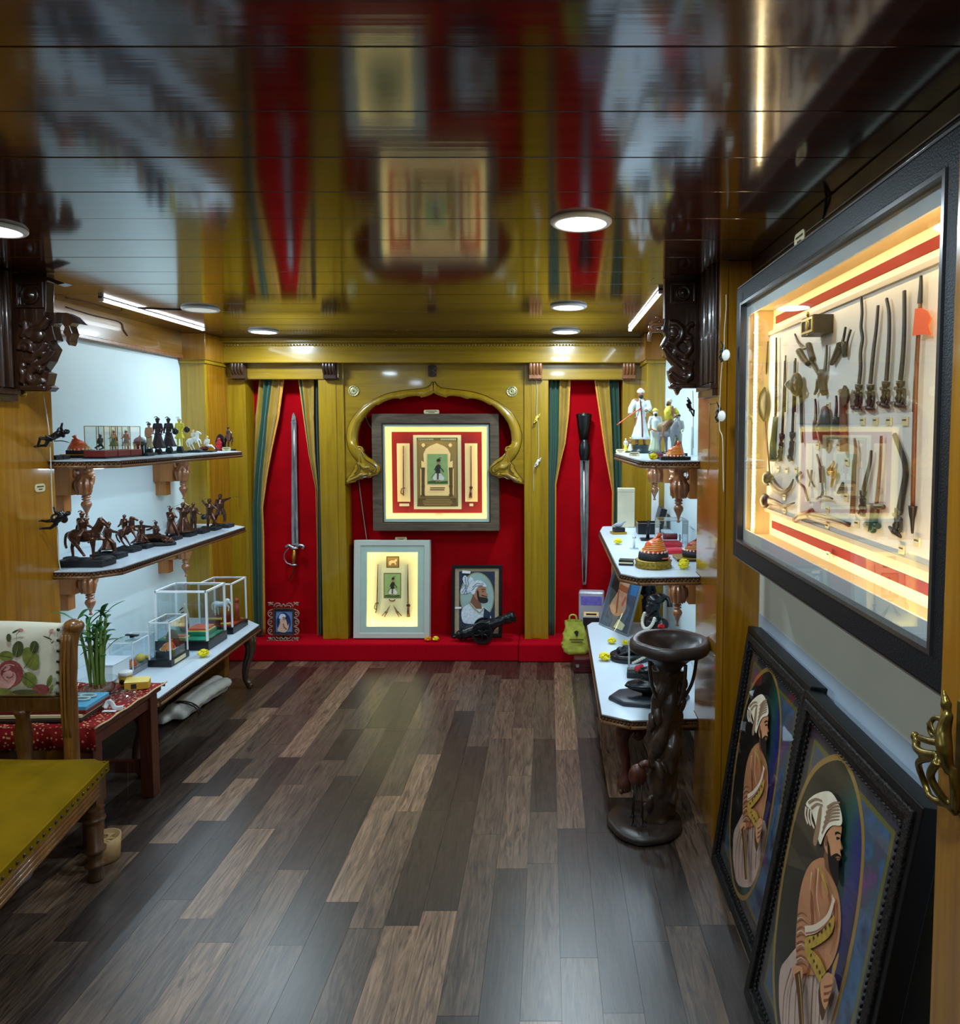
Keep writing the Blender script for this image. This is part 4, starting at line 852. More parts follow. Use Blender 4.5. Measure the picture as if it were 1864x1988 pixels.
def case(t, sx, sy, z0, z1, base_h, base_mt='black', bar=0.005, bar_mt='white', name='glass_case', lid=True, pane='acrylic'):
    """acrylic display box: plinth, corner bars, five panes"""
    a, b_ = sx / 2, sy / 2
    MB().box((-a, -b_, z0), (a, b_, z0 + base_h)).build('plinth', base_mt, t, bevel=0.002)
    i = bar * 0.5 + 0.001; zb = z0 + base_h; m = MB(); A, B_ = a - i - 0.002, b_ - i - 0.002
    for x_ in (-A, A):
        for y_ in (-B_, B_): m.box((x_ - bar / 2, y_ - bar / 2, zb), (x_ + bar / 2, y_ + bar / 2, z1))
    for y_ in (-B_, B_): m.box((-A, y_ - bar / 2, z1 - bar), (A, y_ + bar / 2, z1))
    for x_ in (-A, A): m.box((x_ - bar / 2, -B_, z1 - bar), (x_ + bar / 2, B_, z1))
    m.build('corner_bars', bar_mt, t)
    for y_ in (-B_, B_): MB().box((-A, y_ - .0008, zb), (A, y_ + .0008, z1 - bar)).build('pane', pane, t)
    for x_ in (-A, A): MB().box((x_ - .0008, -B_, zb), (x_ + .0008, B_, z1 - bar)).build('pane', pane, t)
    if lid: MB().box((-A, -B_, z1 - .002), (A, B_, z1 - .0004)).build('lid_pane', pane, t)
def turban(t, r, z0, mt, pearl='pearl', dirx=1, off=(0, 0)):
    """wound turban model with pearl rim and a knot"""
    pm('pearl', (232, 226, 210), 0.3); pm('yellow_trim', (226, 196, 84), 0.5)
    m = MB(); o = Vector((off[0], off[1], z0))
    for k in range(7):
        q = k / 6; rr = r * (1.0 - .62 * q); m.tube([o + Vector((rr * .92 * math.cos(a * math.pi / 10) - .25 * r * q * dirx * -1, rr * math.sin(a * math.pi / 10), r * (.14 + .9 * q) + r * .10 * math.cos(a * math.pi / 10) * dirx)) for a in range(21)], r * .16 * (1 - .35 * q), 8)
    m.ell(o + Vector((0.08 * r * dirx, 0, r * .45)), (r * .82, r * .85, r * .6), 14, 8)
    wr_ = m.build('turban_wraps', mt, t)
    m = MB()
    for k in range(6):
        q = .08 + k / 6; rr = r * (1.10 - .62 * q); m.tube([o + Vector((rr * .95 * math.cos(a * math.pi / 10) + .25 * r * q * dirx, rr * 1.03 * math.sin(a * math.pi / 10), r * (.16 + .86 * q) + r * .10 * math.cos(a * math.pi / 10 + 1.2) * dirx)) for a in range(21)], r * .028, 5)
    m.build('gold_threads', 'yellow_trim', wr_)
    m = MB(); k0 = o + Vector((.30 * r * dirx, 0, r * 1.12)); m.tube([k0, k0 + Vector((.12 * r * dirx, 0, .18 * r)), k0 + Vector((.25 * r * dirx, 0, .42 * r))], [r * .16, r * .14, r * .24], 8); m.build('tuft', mt, wr_)
    m = MB()
    for a in range(18): m.ell(o + Vector((r * 1.04 * math.cos(a * math.pi / 9), r * 1.06 * math.sin(a * math.pi / 9), r * .10)), r * .12, 6, 5)
    m.build('pearl_rim', pearl, wr_)
pm('orange_silk', (214, 84, 24), 0.35, var=0.3, vscale=60); pm('red_silk', (150, 22, 26), 0.4, var=0.3, vscale=60); pm('ivory', (226, 222, 212), 0.45, var=0.06, vscale=60); pm('grey_coat', (140, 144, 152), 0.5, var=0.15, vscale=60); pm('skin', (190, 138, 100), 0.5)
pm('dark_gown', (42, 26, 30), 0.5, var=0.3, vscale=60); pm('yellow_sari', (222, 208, 60), 0.55, var=0.1, vscale=40); pm('green_tunic', (72, 110, 84), 0.55); pm('tan_skirt', (176, 164, 120), 0.6); pm('maroon', (112, 30, 26), 0.45, var=0.1, vscale=50); pm('teal_black', (18, 34, 38), 0.4); pm('emerald', (14, 128, 92), 0.7); pm('crimson', (186, 20, 26), 0.6); pm('yellow_trim', (226, 196, 84), 0.5); pm('pale_white', (236, 238, 236), 0.5, var=0.05, vscale=30)

# ------------------------------------------------------------------ left shelves
UZ, MZ, LZ = 1.425, 0.965, 0.385
shelf('wall_shelf', 'upper left shelf carrying glass cases and painted figurines', 'shelf', [(XL + .002, 2.995), (XLP + .002, 2.995), (XLP + .002, 2.955), (-1.90, 2.965), (-1.80, 3.03), (-1.81, 4.25), (-2.0, 4.42), (XL + .002, 4.42)], UZ, 0.034, range(1, 6))
shelf('wall_shelf', 'middle left shelf carrying the row of bronze warriors', 'shelf', [(XL + .002, 2.995), (XLP + .002, 2.995), (XLP + .002, 2.955), (-1.90, 2.965), (-1.825, 3.05), (-1.845, 4.35), (-2.01, 4.48), (XL + .002, 4.48)], MZ, 0.034, range(1, 6))
bench = shelf('display_bench', 'low white topped bench with acrylic cases along the left wall', 'bench', [(XL + .002, 3.03), (-1.78, 3.03), (-1.70, 3.08), (-1.735, 4.26), (-1.90, 4.42), (XL + .002, 4.42)], LZ, 0.042, range(0, 4))
bl = bench.location
for x_, y_ in ((-1.80, 4.25), (-1.82, 3.14)):
    m = MB(); s_ = 1
    m.tube(cr([(x_ - bl.x - .03, y_ - bl.y + .03, 0), (x_ - bl.x + .008, y_ - bl.y, -.05), (x_ - bl.x + .012, y_ - bl.y, -.11), (x_ - bl.x - .015, y_ - bl.y, -.20), (x_ - bl.x - .022, y_ - bl.y, -.27), (x_ - bl.x - .002, y_ - bl.y - .004, -.315), (x_ - bl.x + .02, y_ - bl.y - .01, -.331)], 4), [.05, .048, .046, .042, .04, .038, .036, .033, .03, .028, .026, .024, .022, .02, .019, .018, .018, .018, .018, .018, .019, .02, .02, .018, .012], 12); m.build('cabriole_leg', 'leg_wood', bench)
m = MB(); m.box((-2.29 - bl.x, 3.04 - bl.y, -.06), (-1.86 - bl.x, 4.30 - bl.y, -.001)); m.build('apron', 'amber_wood_y', bench)
m = MB(); m.box((-2.28 - bl.x, 4.26 - bl.y, -.343), (-1.95 - bl.x, 4.32 - bl.y, -.06)); m.build('rear_support', 'amber_wood_y', bench)
bracket('near bracket under the upper left shelf', XL, 3.33, UZ - .034, 1.25, 0.165, 1); bracket('far bracket under the upper left shelf', XL, 4.22, UZ - .034, 1.25, 0.165, 1)
bracket('near bracket under the middle left shelf', XL, 3.33, MZ - .034, 1.25, 0.165, 1); bracket('far bracket under the middle left shelf', XL, 4.22, MZ - .034, 1.25, 0.165, 1)

def under_led(x, y0, y1, z, label, pw, sx):
    t = thing('led_strip', label, 'LED strip', (x, y0, z), 0, 'LED strips under the shelves'); L_ = y1 - y0
    MB().box((-.007, 0, -.004), (.007, L_, 0)).build('channel', 'white', t); MB().box((-.005, .004, -.0065), (.005, L_ - .004, -.004)).build('diffuser', 'lampglow', t)
    l = light('strip_beam', 'RECTANGLE', (0, L_ / 2, -.0075), pw, COLD, .009, L_ - .01, parent=t); l.rotation_euler = (0, R(28 * sx), 0)
under_led(-1.93, 3.06, 4.24, UZ - .034, 'LED strip under the upper left shelf', UNDER_W, 1); under_led(-1.95, 3.06, 4.30, MZ - .034, 'LED strip under the middle left shelf', UNDER_W, 1)
# upper left shelf
def on(px, X, z): p = at(px, 880, X=X); return Vector((p.x, p.y, z + 0.001))
G1 = 'painted figurines on the upper left shelf'
for px, lb in ((104, 'small dark tray nearest the pilaster on the upper left shelf'), (119, 'small dark tray next to the orange turban')):
    p = on(px, -2.08, UZ); t = thing('small_tray', lb, 'tray', p); m = MB(); m.prism([(-.022, -.016), (.022, -.016), (.028, .016), (-.028, .016)], 0, .016, 'z'); m.build('tray_body', 'iron', t, bevel=0.002); m = MB(); m.box((-.016, -.010, .016), (.016, .010, .0175)); m.build('tray_inlay', 'black_matte', t)
p = on(155, -2.12, UZ); t = thing('turban_model', 'orange wound turban on a black stepped stand, upper left shelf', 'turban', p)
MB().box((-.065, -.05, 0), (.075, .05, .012)).build('lower_step', 'black', t, bevel=.002); MB().box((-.06, -.047, .012), (.07, .047, .016)).build('gold_step', 'gold', t); MB().box((-.042, -.035, .016), (.05, .035, .034)).build('upper_step', 'black_matte', t, bevel=.002); turban(t, .042, .033, 'orange_silk', dirx=-1)
for i, (px, X, lb, hh) in enumerate(((196, -1.98, 'glass case with a seated figure, nearest of three on the upper left shelf', .05), (222, -1.98, 'glass case with a shield-bearing figure, middle of three on the upper left shelf', .085), (246, -1.98, 'glass case with a standing figure, farthest of three on the upper left shelf', .085))):
    p = on(px, X, UZ); t = thing('figurine_case', lb, 'display case', p, 0, 'small glass figurine cases')
    MB().box((-.052, -.05, 0), (.052, .05, .006)).build('foot_board', 'black', t); case(t, .094, .092, .006, .142, .028, 'maroon', .0025, 'gold', pane='glass')
    z_ = .034
    if i == 0: person(t, .085, dict(pv=(0, 0, .30), ch=(0, 0, .52), nk=(0, 0, .63), hd=(0, -.01, .71), ls=(.10, 0, .6), rs=(-.10, 0, .6), le=(.14, -.05, .45), lh=(.06, -.12, .36), re=(-.14, -.05, .45), rh=(-.06, -.12, .36), lp=(.06, 0, .26), lk=(.22, -.1, .14), lf=(.06, -.18, .06), rp=(-.06, 0, .26), rk=(-.22, -.1, .14), rf=(-.06, -.18, .06)), 'teal_black', None, 'dark_gown', z0=z_)
    else: person(t, hh, dict(lh=(.24, -.1, .55), rh=(-.22, -.08, .6)), 'skin', ('green_tunic' if i == 1 else 'grey_coat', .6, .2, .09, .24), 'dark_gown', [('shield', [(.2, -.14, .58)], 'bronze', 0)] if i == 1 else [('sword', [(.14, -.06, .5), (.32, -.06, .34), (.42, -.06, .12)], 'steel')], z0=z_)
p = on(274, -1.96, UZ); t = thing('model_pavilion', 'small dark domed pavilion model beside the figurines', 'model', p)
MB().box((-.032, -.03, 0), (.05, .03, .014)).build('plinth', 'teal_black', t, bevel=.002)
m = MB()
for a in range(8): m.cyl((-.004 + .024 * math.cos(a * math.pi / 4), .024 * math.sin(a * math.pi / 4), .014), (-.004 + .024 * math.cos(a * math.pi / 4), .024 * math.sin(a * math.pi / 4), .055), .0045, n=6)
m.lathe([(.030, .05), (.030, .066), (.026, .068)], 16, (-.004, 0, 0)); m.build('arcade', 'teal_black', t)
m = MB(); m.lathe([(.027, .068), (.026, .076), (.018, .086), (.006, .091), (.003, .097), (0, .10)], 16, (-.004, 0, 0)); m.build('dome', 'grey_coat', t)
def pedfig(px, X, label, h, ped, **k):
    p = on(px, X, UZ); t = thing('figurine', label, 'figurine', p, k.pop('rz', 0), G1)
    m = MB(); w_ = k.pop('w', .05); m.box((-w_ / 2, -w_ / 2, 0), (w_ / 2, w_ / 2, .010)); m.box((-w_ * .42, -w_ * .42, .010), (w_ * .42, w_ * .42, ped * .35)); m.prism([(-w_ * .3, ped * .3), (w_ * .3, ped * .3), (w_ * .18, ped), (-w_ * .18, ped)], -w_ * .2, w_ * .2, 'y'); m.build('pedestal', 'teal_black', t)
    person(t, h, z0=ped, **k); return t
pedfig(291, -1.99, 'figurine in green tunic and pale skirt with plumed turban', .125, .032, mt='skin', robe=('tan_skirt', .5, .04, .085, .15), turban='dark_gown', pose=dict(lh=(.1, -.12, .52), rh=(-.08, -.13, .5)), extras=[('sash', [(-.12, -.09, .5), (0, -.13, .44), (.12, -.09, .48)], 'maroon')])
pedfig(308, -1.99, 'dark gowned figurine with wide plumed hat and long sword', .155, .028, w=.055, mt='dark_gown', robe=('dark_gown', .55, .02, .09, .24), turban='dark_gown', pose=dict(lh=(.16, -.12, .48)), extras=[('sword', [(.10, -.14, .52), (.35, -.14, .42), (.6, -.12, .25)], 'iron')])
pedfig(329, -2.0, 'dark gowned figurine holding a round shield at the back', .15, .034, w=.055, mt='dark_gown', robe=('dark_gown', .55, .02, .09, .25), turban='dark_gown', pose=dict(lh=(.2, -.08, .55)), extras=[('shield', [(.24, -.02, .55)], 'black', 0), ('sword', [(-.1, -.14, .5), (-.3, -.14, .34)], 'iron')])
pedfig(350, -2.0, 'figurine in a yellow tunic with white skirt and dark face', .15, .036, w=.055, mt='yellow_sari', robe=('yellow_sari', .62, .28, .09, .17), turban='ivory', pose=dict(rh=(-.2, -.1, .62), lh=(.12, -.1, .55)), extras=[('shield', [(.26, .0, .6)], 'black', 0), ('skirt', [(0.03, 0, .3), (.05, 0, .15), (.06, 0, .0)], 'ivory')])
p = on(378, -1.97, UZ); t = thing('figurine', 'white horse with a turbaned rider on the upper left shelf', 'figurine', p, 0, G1); slab(t, .09, .06, .014, 'teal_black'); horse(t, .088, 'pale_white', .010, .35); person(t, .085, dict(pv=(0, 0, .5), lk=(.02, -.22, .4), lf=(.04, -.22, .2), rk=(.02, .22, .4), rf=(.04, .22, .2), lh=(.26, -.04, .6), rh=(.24, .05, .6)), 'ivory', None, 'yellow_trim', z0=.038, off=(-.005, 0), plume=False)
p = on(403, -1.935, UZ); t = thing('figurine', 'seated white figurine on a red cushion beside the horse', 'figurine', p, 0, G1); slab(t, .085, .06, .010, 'teal_black', rough=False); m = MB(); m.ell((-.018, 0, .02), (.026, .022, .012)); m.build('cushion', 'maroon', t); person(t, .10, dict(pv=(0, 0, .26), ch=(0, 0, .48), nk=(0, 0, .6), hd=(0, -.01, .68), ls=(.1, 0, .56), rs=(-.1, 0, .56), le=(.12, -.06, .42), lh=(.1, -.12, .32), re=(-.14, -.03, .42), rh=(-.12, -.1, .32), lp=(.06, 0, .22), lk=(.26, -.06, .22), lf=(.44, -.04, .08), rp=(0, 0, .22), rk=(.2, .06, .26), rf=(.38, .04, .08)), 'ivory', None, 'yellow_trim', z0=.012, plume=False)
p = on(427, -1.98, UZ); t = thing('figurine', 'small red idol in front of a dark arched backing', 'figurine', p, 0, G1); m = MB(); m.prism(ctr([(-.026, 0), (.026, 0), (.030, .045), (.018, .085), (0, .10), (-.018, .085), (-.030, .045)], 3), .006, .014, 'y'); m.build('arched_back', 'iron', t); m = MB(); m.ell((0, -.004, .02), (.020, .014, .02)); m.ell((0, -.006, .045), (.014, .011, .022)); m.ell((0, -.008, .068), .010); m.tube([(-.014, -.006, .05), (-.018, -.016, .03), (0, -.02, .025)], .005, 6); m.tube([(.014, -.006, .05), (.018, -.016, .03), (0, -.02, .025)], .005, 6); m.build('idol', 'crimson', t, remesh=.002)
p = on(444, -1.93, UZ); t = thing('figurine', 'dark bronze horseman at the far end of the upper left shelf', 'figurine', p, R(-50), G1); slab(t, .09, .06, .012); horse(t, .11, 'bronze', .008); person(t, .105, dict(lk=(.02, -.22, .36), lf=(.04, -.22, .16), rk=(.02, .22, .36), rf=(.04, .22, .16), lh=(.26, -.04, .6), rh=(.2, .06, .66)), 'bronze', None, 'bronze', z0=.038, plume=False)
p = on(440, -1.885, UZ); plate(None, p.x, p.y, UZ + .014, .05, .022, 'caption plate at the far end of the upper left shelf')

# middle left shelf: bronze figures
G2 = 'bronze figures on the middle left shelf'
def bz(px, py, label, rz=0.0): p = at(px, py, Z=MZ); p.z = MZ + .001; return thing('bronze_figure', label, 'statuette', p, rz, G2)
t = bz(146, 1088, 'large bronze horse trotting with a rider, nearest on the middle left shelf'); t.location = (-2.0, 3.09, MZ + .001); slab(t, .20, .10, .034, 'black_matte')
horse(t, .175, 'bronze', .024, head=(.50, .98), legs=[((.22, -.07, .55), (.23, -.07, .3), (.23, -.07, .03)), ((.22, .07, .55), (.42, .07, .50), (.42, .07, .28)), ((-.28, -.07, .55), (-.14, -.07, .32), (.0, -.07, .12)), ((-.28, .07, .55), (-.38, .07, .3), (-.36, .07, .03))])
person(t, .15, dict(lk=(.05, -.24, .36), lf=(.02, -.25, .12), rk=(.05, .24, .36), rf=(.02, .25, .12), lh=(.3, -.04, .58), rh=(.05, .2, .8)), 'bronze', None, 'bronze', [('cape', [(-.05, .05, .78), (-.18, .05, .62), (-.22, .05, .4)], 'bronze')], z0=.078, off=(-.01, 0))
t = bz(212, 1083, 'bronze warrior in a flat cap lunging with sword and scabbard'); slab(t, .125, .085, .026); person(t, .15, dict(hd=(.02, -.01, .86), nk=(.0, 0, .78), ch=(-.02, 0, .68), pv=(-.04, 0, .46), ls=(.06, -.06, .74), rs=(-.1, .05, .74), le=(.2, -.08, .68), lh=(.36, -.08, .66), re=(-.18, .05, .62), rh=(-.06, -.06, .58), lp=(.0, 0, .44), lk=(.18, -.02, .3), lf=(.2, 0, .05), rp=(-.08, 0, .44), rk=(-.14, 0, .24), rf=(-.32, 0, .05)), 'bronze', ('bronze', .5, .12, .09, .2), 'bronze', [('sword', [(.34, -.08, .66), (.62, -.08, .70)], 'bronze'), ('scabbard', [(-.1, .02, .5), (-.42, .02, .72)], 'bronze')], z0=.02, plume=False)
t = bz(247, 1071, 'bronze rider on a rearing horse aiming a sabre'); slab(t, .10, .075, .024); horse(t, .12, 'bronze', .016, .45, off=(.01, 0)); person(t, .115, dict(lk=(.06, -.2, .36), lf=(.0, -.2, .18), rk=(.06, .2, .36), rf=(.0, .2, .18), le=(.2, -.04, .72), lh=(.34, -.04, .78), re=(-.2, .04, .62), rh=(-.3, .04, .52)), 'bronze', None, 'bronze', [('sword', [(.34, -.04, .78), (.6, -.04, .92)], 'bronze')], z0=.06, off=(-.008, 0), plume=False)
t = bz(276, 1064, 'bronze archer with both arms stretched sideways'); slab(t, .085, .07, .022); person(t, .135, dict(pv=(0, 0, .36), ch=(0, 0, .58), nk=(0, 0, .7), hd=(0, -.01, .78), ls=(.1, 0, .66), rs=(-.1, 0, .66), le=(.24, -.04, .66), lh=(.4, -.06, .66), re=(-.24, -.04, .66), rh=(-.38, -.06, .66), lp=(.05, 0, .34), lk=(.2, -.05, .2), lf=(.1, 0, .04), rp=(-.05, 0, .34), rk=(-.22, -.04, .14), rf=(-.4, .04, .05)), 'bronze', ('bronze', .42, .1, .1, .22), 'bronze', [('sword', [(-.4, -.06, .66), (0, -.1, .67), (.5, -.06, .66)], 'bronze')], z0=.018, plume=False)
t = bz(303, 1058, 'bronze man kneeling over a lying tiger on an oval base'); m = MB(); m.T = Matrix.Diagonal((1, .55, 1, 1)); m.lathe([(.10, 0), (.10, .010), (.092, .016), (.0, .017)], 28); m.build('base', 'black_matte', t)
m = MB(); m.tube(cr([(-.08, 0, .03), (-.03, 0, .036), (.03, 0, .034), (.07, -.01, .026)], 3), [.016, .02, .022, .022, .022, .022, .02, .018, .016, .014][:10], 10); m.ell((.08, -.012, .026), (.016, .014, .013)); m.tube(cr([(-.08, 0, .03), (-.1, .01, .04), (-.095, .01, .06)], 3), .005, 6)
for x_ in (-.05, .04): m.tube([(x_, -.01, .03), (x_ + .02, -.03, .022), (x_ + .035, -.032, .02)], .008, 6)
m.build('tiger', 'bronze', t, remesh=.0025)
person(t, .125, dict(pv=(0, 0, .36), ch=(.02, 0, .56), nk=(.02, 0, .68), hd=(.02, -.01, .77), ls=(.1, -.03, .64), rs=(-.08, .03, .64), le=(.18, -.06, .5), lh=(.08, -.1, .4), re=(-.2, -.02, .56), rh=(-.34, -.05, .52), lp=(.05, 0, .34), lk=(.25, -.05, .3), lf=(.4, 0, .1), rp=(-.05, 0, .34), rk=(-.1, -.06, .16), rf=(-.2, .05, .12)), 'bronze', None, 'bronze', [('sword', [(-.5, -.05, .5), (.1, -.1, .5)], 'bronze')], z0=.012)
t = bz(333, 1048, 'bronze bowman drawing a curved bow'); slab(t, .085, .07, .022); person(t, .155, dict(ls=(.1, -.03, .79), le=(.2, -.08, .7), lh=(.26, -.1, .68), re=(-.02, -.12, .68), rh=(.1, -.14, .66), lk=(.18, -.02, .26), lf=(.26, 0, .03), rk=(-.1, 0, .26), rf=(-.16, 0, .03)), 'bronze', ('bronze', .52, .12, .09, .2), 'bronze', [('bow', [(.16, -.1, 1.0), (.34, -.1, .86), (.37, -.1, .7), (.3, -.1, .56), (.2, -.1, .46)], 'bronze')], z0=.016)
t = bz(357, 1041, 'bronze warrior with both hands raised over the head'); slab(t, .11, .08, .022); person(t, .165, dict(le=(.2, -.02, .93), lh=(.08, -.04, 1.0), re=(-.2, -.02, .84), rh=(-.1, -.08, .86), lk=(.14, -.02, .26), lf=(.22, 0, .03), rk=(-.1, 0, .26), rf=(-.2, 0, .03)), 'bronze', ('bronze', .54, .06, .1, .34), 'bronze', [('sword', [(.08, -.04, 1.0), (-.12, -.08, .95), (-.3, -.1, .86)], 'bronze')], z0=.016, plume=False)
t = bz(384, 1035, 'bronze warrior leaning on a round shield'); slab(t, .10, .085, .024); person(t, .15, dict(le=(.2, -.04, .66), lh=(.32, -.05, .6), re=(-.2, 0, .66), rh=(-.26, -.04, .58)), 'bronze', None, 'bronze', [('shield', [(.42, -.05, .5)], 'black', -30)], z0=.018, off=(-.022, 0), plume=False)
t = bz(408, 1029, 'bronze warrior swinging a club behind the head'); slab(t, .10, .08, .02); person(t, .165, dict(le=(.18, -.03, .74), lh=(.3, -.05, .66), re=(-.16, 0, .84), rh=(-.24, -.02, .96), lk=(.16, -.02, .28), lf=(.2, 0, .03), rk=(-.06, 0, .26), rf=(-.08, 0, .03), hd=(-.0, -.01, .92)), 'bronze', ('bronze', .5, .3, .085, .14), 'bronze', [('sword', [(-.24, -.02, .96), (-.1, 0, 1.02), (.04, 0, 1.0)], 'bronze'), ('sword', [(.3, -.05, .66), (.5, -.05, .56)], 'bronze')], z0=.014, plume=False)
t = bz(432, 1024, 'bronze warrior leaping with sword arm stretched out, farthest on the shelf'); slab(t, .11, .08, .022); person(t, .18, dict(pv=(0, 0, .5), ch=(.0, 0, .72), le=(.2, -.03, .84), lh=(.36, -.04, .9), re=(-.16, 0, .66), rh=(-.22, -.04, .56), lk=(.16, -.04, .34), lf=(.14, 0, .12), rk=(-.14, 0, .3), rf=(-.24, 0, .06)), 'bronze', ('bronze', .56, .34, .085, .16), 'bronze', [('sword', [(.36, -.04, .9), (.56, -.04, .94), (.74, -.04, .9)], 'bronze')], z0=.016, off=(-.01, 0), plume=False)

# rope climbers beside the left pilaster
def climber(label, hp, h, ang, pose, mt='black', cat='figurine', extras=(), group='rope climbing figurines', rz=0.0):
    t = thing('rope_climber', label, cat, hp, rz, group); t.rotation_euler = (0, ang, rz)
    person(t, h, pose, mt, None, mt, extras, z0=-h * .5, plume=False); return t
RC = dict(le=(.06, -.12, .98), lh=(-.02, -.16, 1.14), re=(-.16, -.1, .62), rh=(-.06, -.16, .5), lk=(.16, -.16, .4), lf=(.1, -.1, .16), rk=(-.02, -.2, .38), rf=(-.02, -.12, .12), hd=(.05, -.02, .9))
hook = at(78, 764, Y=2.86)
cable('climbing_rope', 'thin grey rope hanging past the left shelves with climbing figures', [at(84, 768, Y=2.90), at(92, 812, Y=2.90), at(97, 860, Y=2.90), at(101, 960, Y=2.90), at(104, 1000, Y=2.90), at(112, 1030, Y=2.90), at(114, 1085, Y=2.90), at(118, 1108, Y=2.90)], 0.0022, 'cord', 'rope')
climber('upper black climber curled sideways on the left rope', at(100, 850, Y=2.885), .15, R(62), dict(RC, lh=(-.16, -.1, 1.0), le=(-.08, -.1, .92), re=(.1, -.1, .6), lk=(-.1, -.1, .3), lf=(.02, 0, .06), rk=(.12, -.06, .3), rf=(.0, 0, .02)), extras=[('sword', [(.1, .02, .5), (.2, .02, .7), (.34, .02, .86)], 'black')])
climber('lower black climber with feet against the left pilaster', at(108, 1013, Y=2.875), .14, R(50), dict(RC, lk=(.06, -.06, .3), lf=(-.12, 0, .06), rk=(-.16, -.04, .34), rf=(-.3, 0, .2), lh=(-.3, -.1, .8), le=(-.2, -.1, .74)), extras=[('shield', [(.08, .06, .7)], 'bronze', 0)])
# pilaster plates and knobs
plate(None, XLP + .001, 2.895, at(68, 948, X=XLP).z, .055, .032, 'cream caption plate on the left pilaster', R(90))
def knob(label, p, rz, r=.016):
    m = MB(); m.T = Matrix.Translation(p) @ Matrix.Rotation(rz, 4, 'Z') @ Matrix.Rotation(R(90), 4, 'X'); m.lathe([(r, 0), (r, .003), (r * .8, .006), (r * .5, .004), (r * .35, .012), (0, .014)], 18); tag(m.build('brass_rosette', 'brass', pL), label)
knob('small round brass knob beside the left carved bracket', (XLP + .0005, 2.955, at(100, 578, X=XLP).z), R(90), .014)

# ------------------------------------------------------------------ cases on the left bench
G3 = 'acrylic cases on the left bench'
def cs(label, x, y): return thing('acrylic_case', label, 'display case', (x, y, LZ + .001), 0, G3)
t = cs('largest acrylic case with green base and folded cloth models', -1.94, 3.86); case(t, .285, .225, 0, .318, .05, 'black', .010)
MB().box((-.13, -.10, .05), (.13, .10, .053)).build('felt', 'emerald', t)
m = MB(); m.box((-.02, -.03, .053), (.10, .085, .075), 0); m.box((-.016, -.026, .075), (.096, .08, .081), 1); m.box((-.01, -.02, .081), (.09, .074, .094), 2); m.box((-.11, -.085, .053), (.01, -.04, .064), 1); m.box((-.105, -.08, .064), (.0, -.045, .071), 2); m.build('folded_cloths', ['emerald', 'yellow_trim', pm('coral', (206, 96, 66), .6)], t, bevel=.003)
m = MB(); m.ell((-.06, .04, .085), (.026, .022, .032)); m.ell((-.06, .04, .13), (.02, .02, .024)); m.build('doll', 'maroon', t)
m = MB(); m.prism(ctr([(-.125, .053), (-.065, .053), (-.06, .14), (-.085, .205), (-.12, .14)], 4), .085, .095, 'y'); m.build('leaf_fan', pm('pale_leaf', (190, 190, 170), .5), t)
m = MB()
for k in range(5): m.tube([(-.116 + k * .003, .083, .075 + k * .023), (-.066 - k * .005, .083, .09 + k * .023)], .003, 5)
m.build('leaf_ribs', 'ink', t)
t = cs('far acrylic case with red base and a white animal model', -1.90, 4.155); case(t, .20, .205, 0, .292, .04, 'black', .008)
MB().box((-.088, -.09, .04), (.088, .09, .043)).build('felt', 'crimson', t); MB().box((-.08, -.06, .043), (.03, .05, .085)).build('red_block', 'maroon', t, bevel=.003)
m = MB(); m.cyl((-.078, -.066, .08), (.02, -.066, .08), .007, n=8); m.cyl((.02, -.08, .055), (.08, -.08, .055), .007, n=8); m.build('gold_rolls', 'yellow_trim', t)
horse(t, .11, 'pale_white', .085, 0, off=(-.01, 0), head=(.46, .72), dirx=1, name='white_animal')
m = MB(); m.tube([(.06, .045, .043), (.06, .045, .15)], [.02, .012], 10); m.ell((.06, .045, .16), .015); m.build('red_rider', 'red_silk', t)
t = cs('middle acrylic case with an orange turban', -1.912, 3.57); case(t, .115, .18, 0, .222, .035, 'black', .006); MB().box((-.035, -.06, .035), (.045, .02, .068)).build('stand', 'black_matte', t); turban(t, .033, .068, 'orange_silk', off=(.006, -.02)); m = MB(); m.T = Matrix.Translation((-.01, .055, .035)); m.ell((0, 0, .055), (.035, .010, .06)); m.build('oval_plaque', pm('olive_bronze', (84, 72, 48), .5, var=.3, vscale=40), t)
MB().box((.0575, -.06, .008), (.059, .05, .028)).build('caption_plate', 'plate', t)
t = cs('low acrylic case with orange and yellow hats and a dark handle', -2.03, 3.46); case(t, .118, .20, 0, .155, .022, 'grey_coat', .004); turban(t, .028, .026, 'orange_silk', off=(.015, -.05)); m = MB(); m.ell((.02, .03, .045), (.024, .024, .02)); m.ell((-.03, -.06, .04), (.02, .02, .017)); m.ell((.035, .07, .036), (.014, .014, .013)); m.build('yellow_hats', 'yellow_trim', t); m = MB(); m.box((-.008, -.008, .155), (.008, .008, .165)); m.prism([(-.03, .166), (.03, .162), (.03, .167), (-.03, .171)], -.010, .010, 'y'); m.build('lid_handle', 'iron', t)
t = cs('small frosted white box in front of the acrylic cases', -2.02, 3.265); MB().box((-.05, -.065, 0), (.05, .065, .098)).build('box_body', mat('frosted', (214, 224, 228), .25), t, bevel=.004); MB().box((-.054, -.069, .098), (.054, .069, .106)).build('lid', 'laminate', t, bevel=.003)
p = at(395, 1276, Z=LZ); flower('marigold', 'yellow marigold on the left bench in front of the largest case', (p.x, p.y, LZ + .001), .028, 'marigold_yellow')
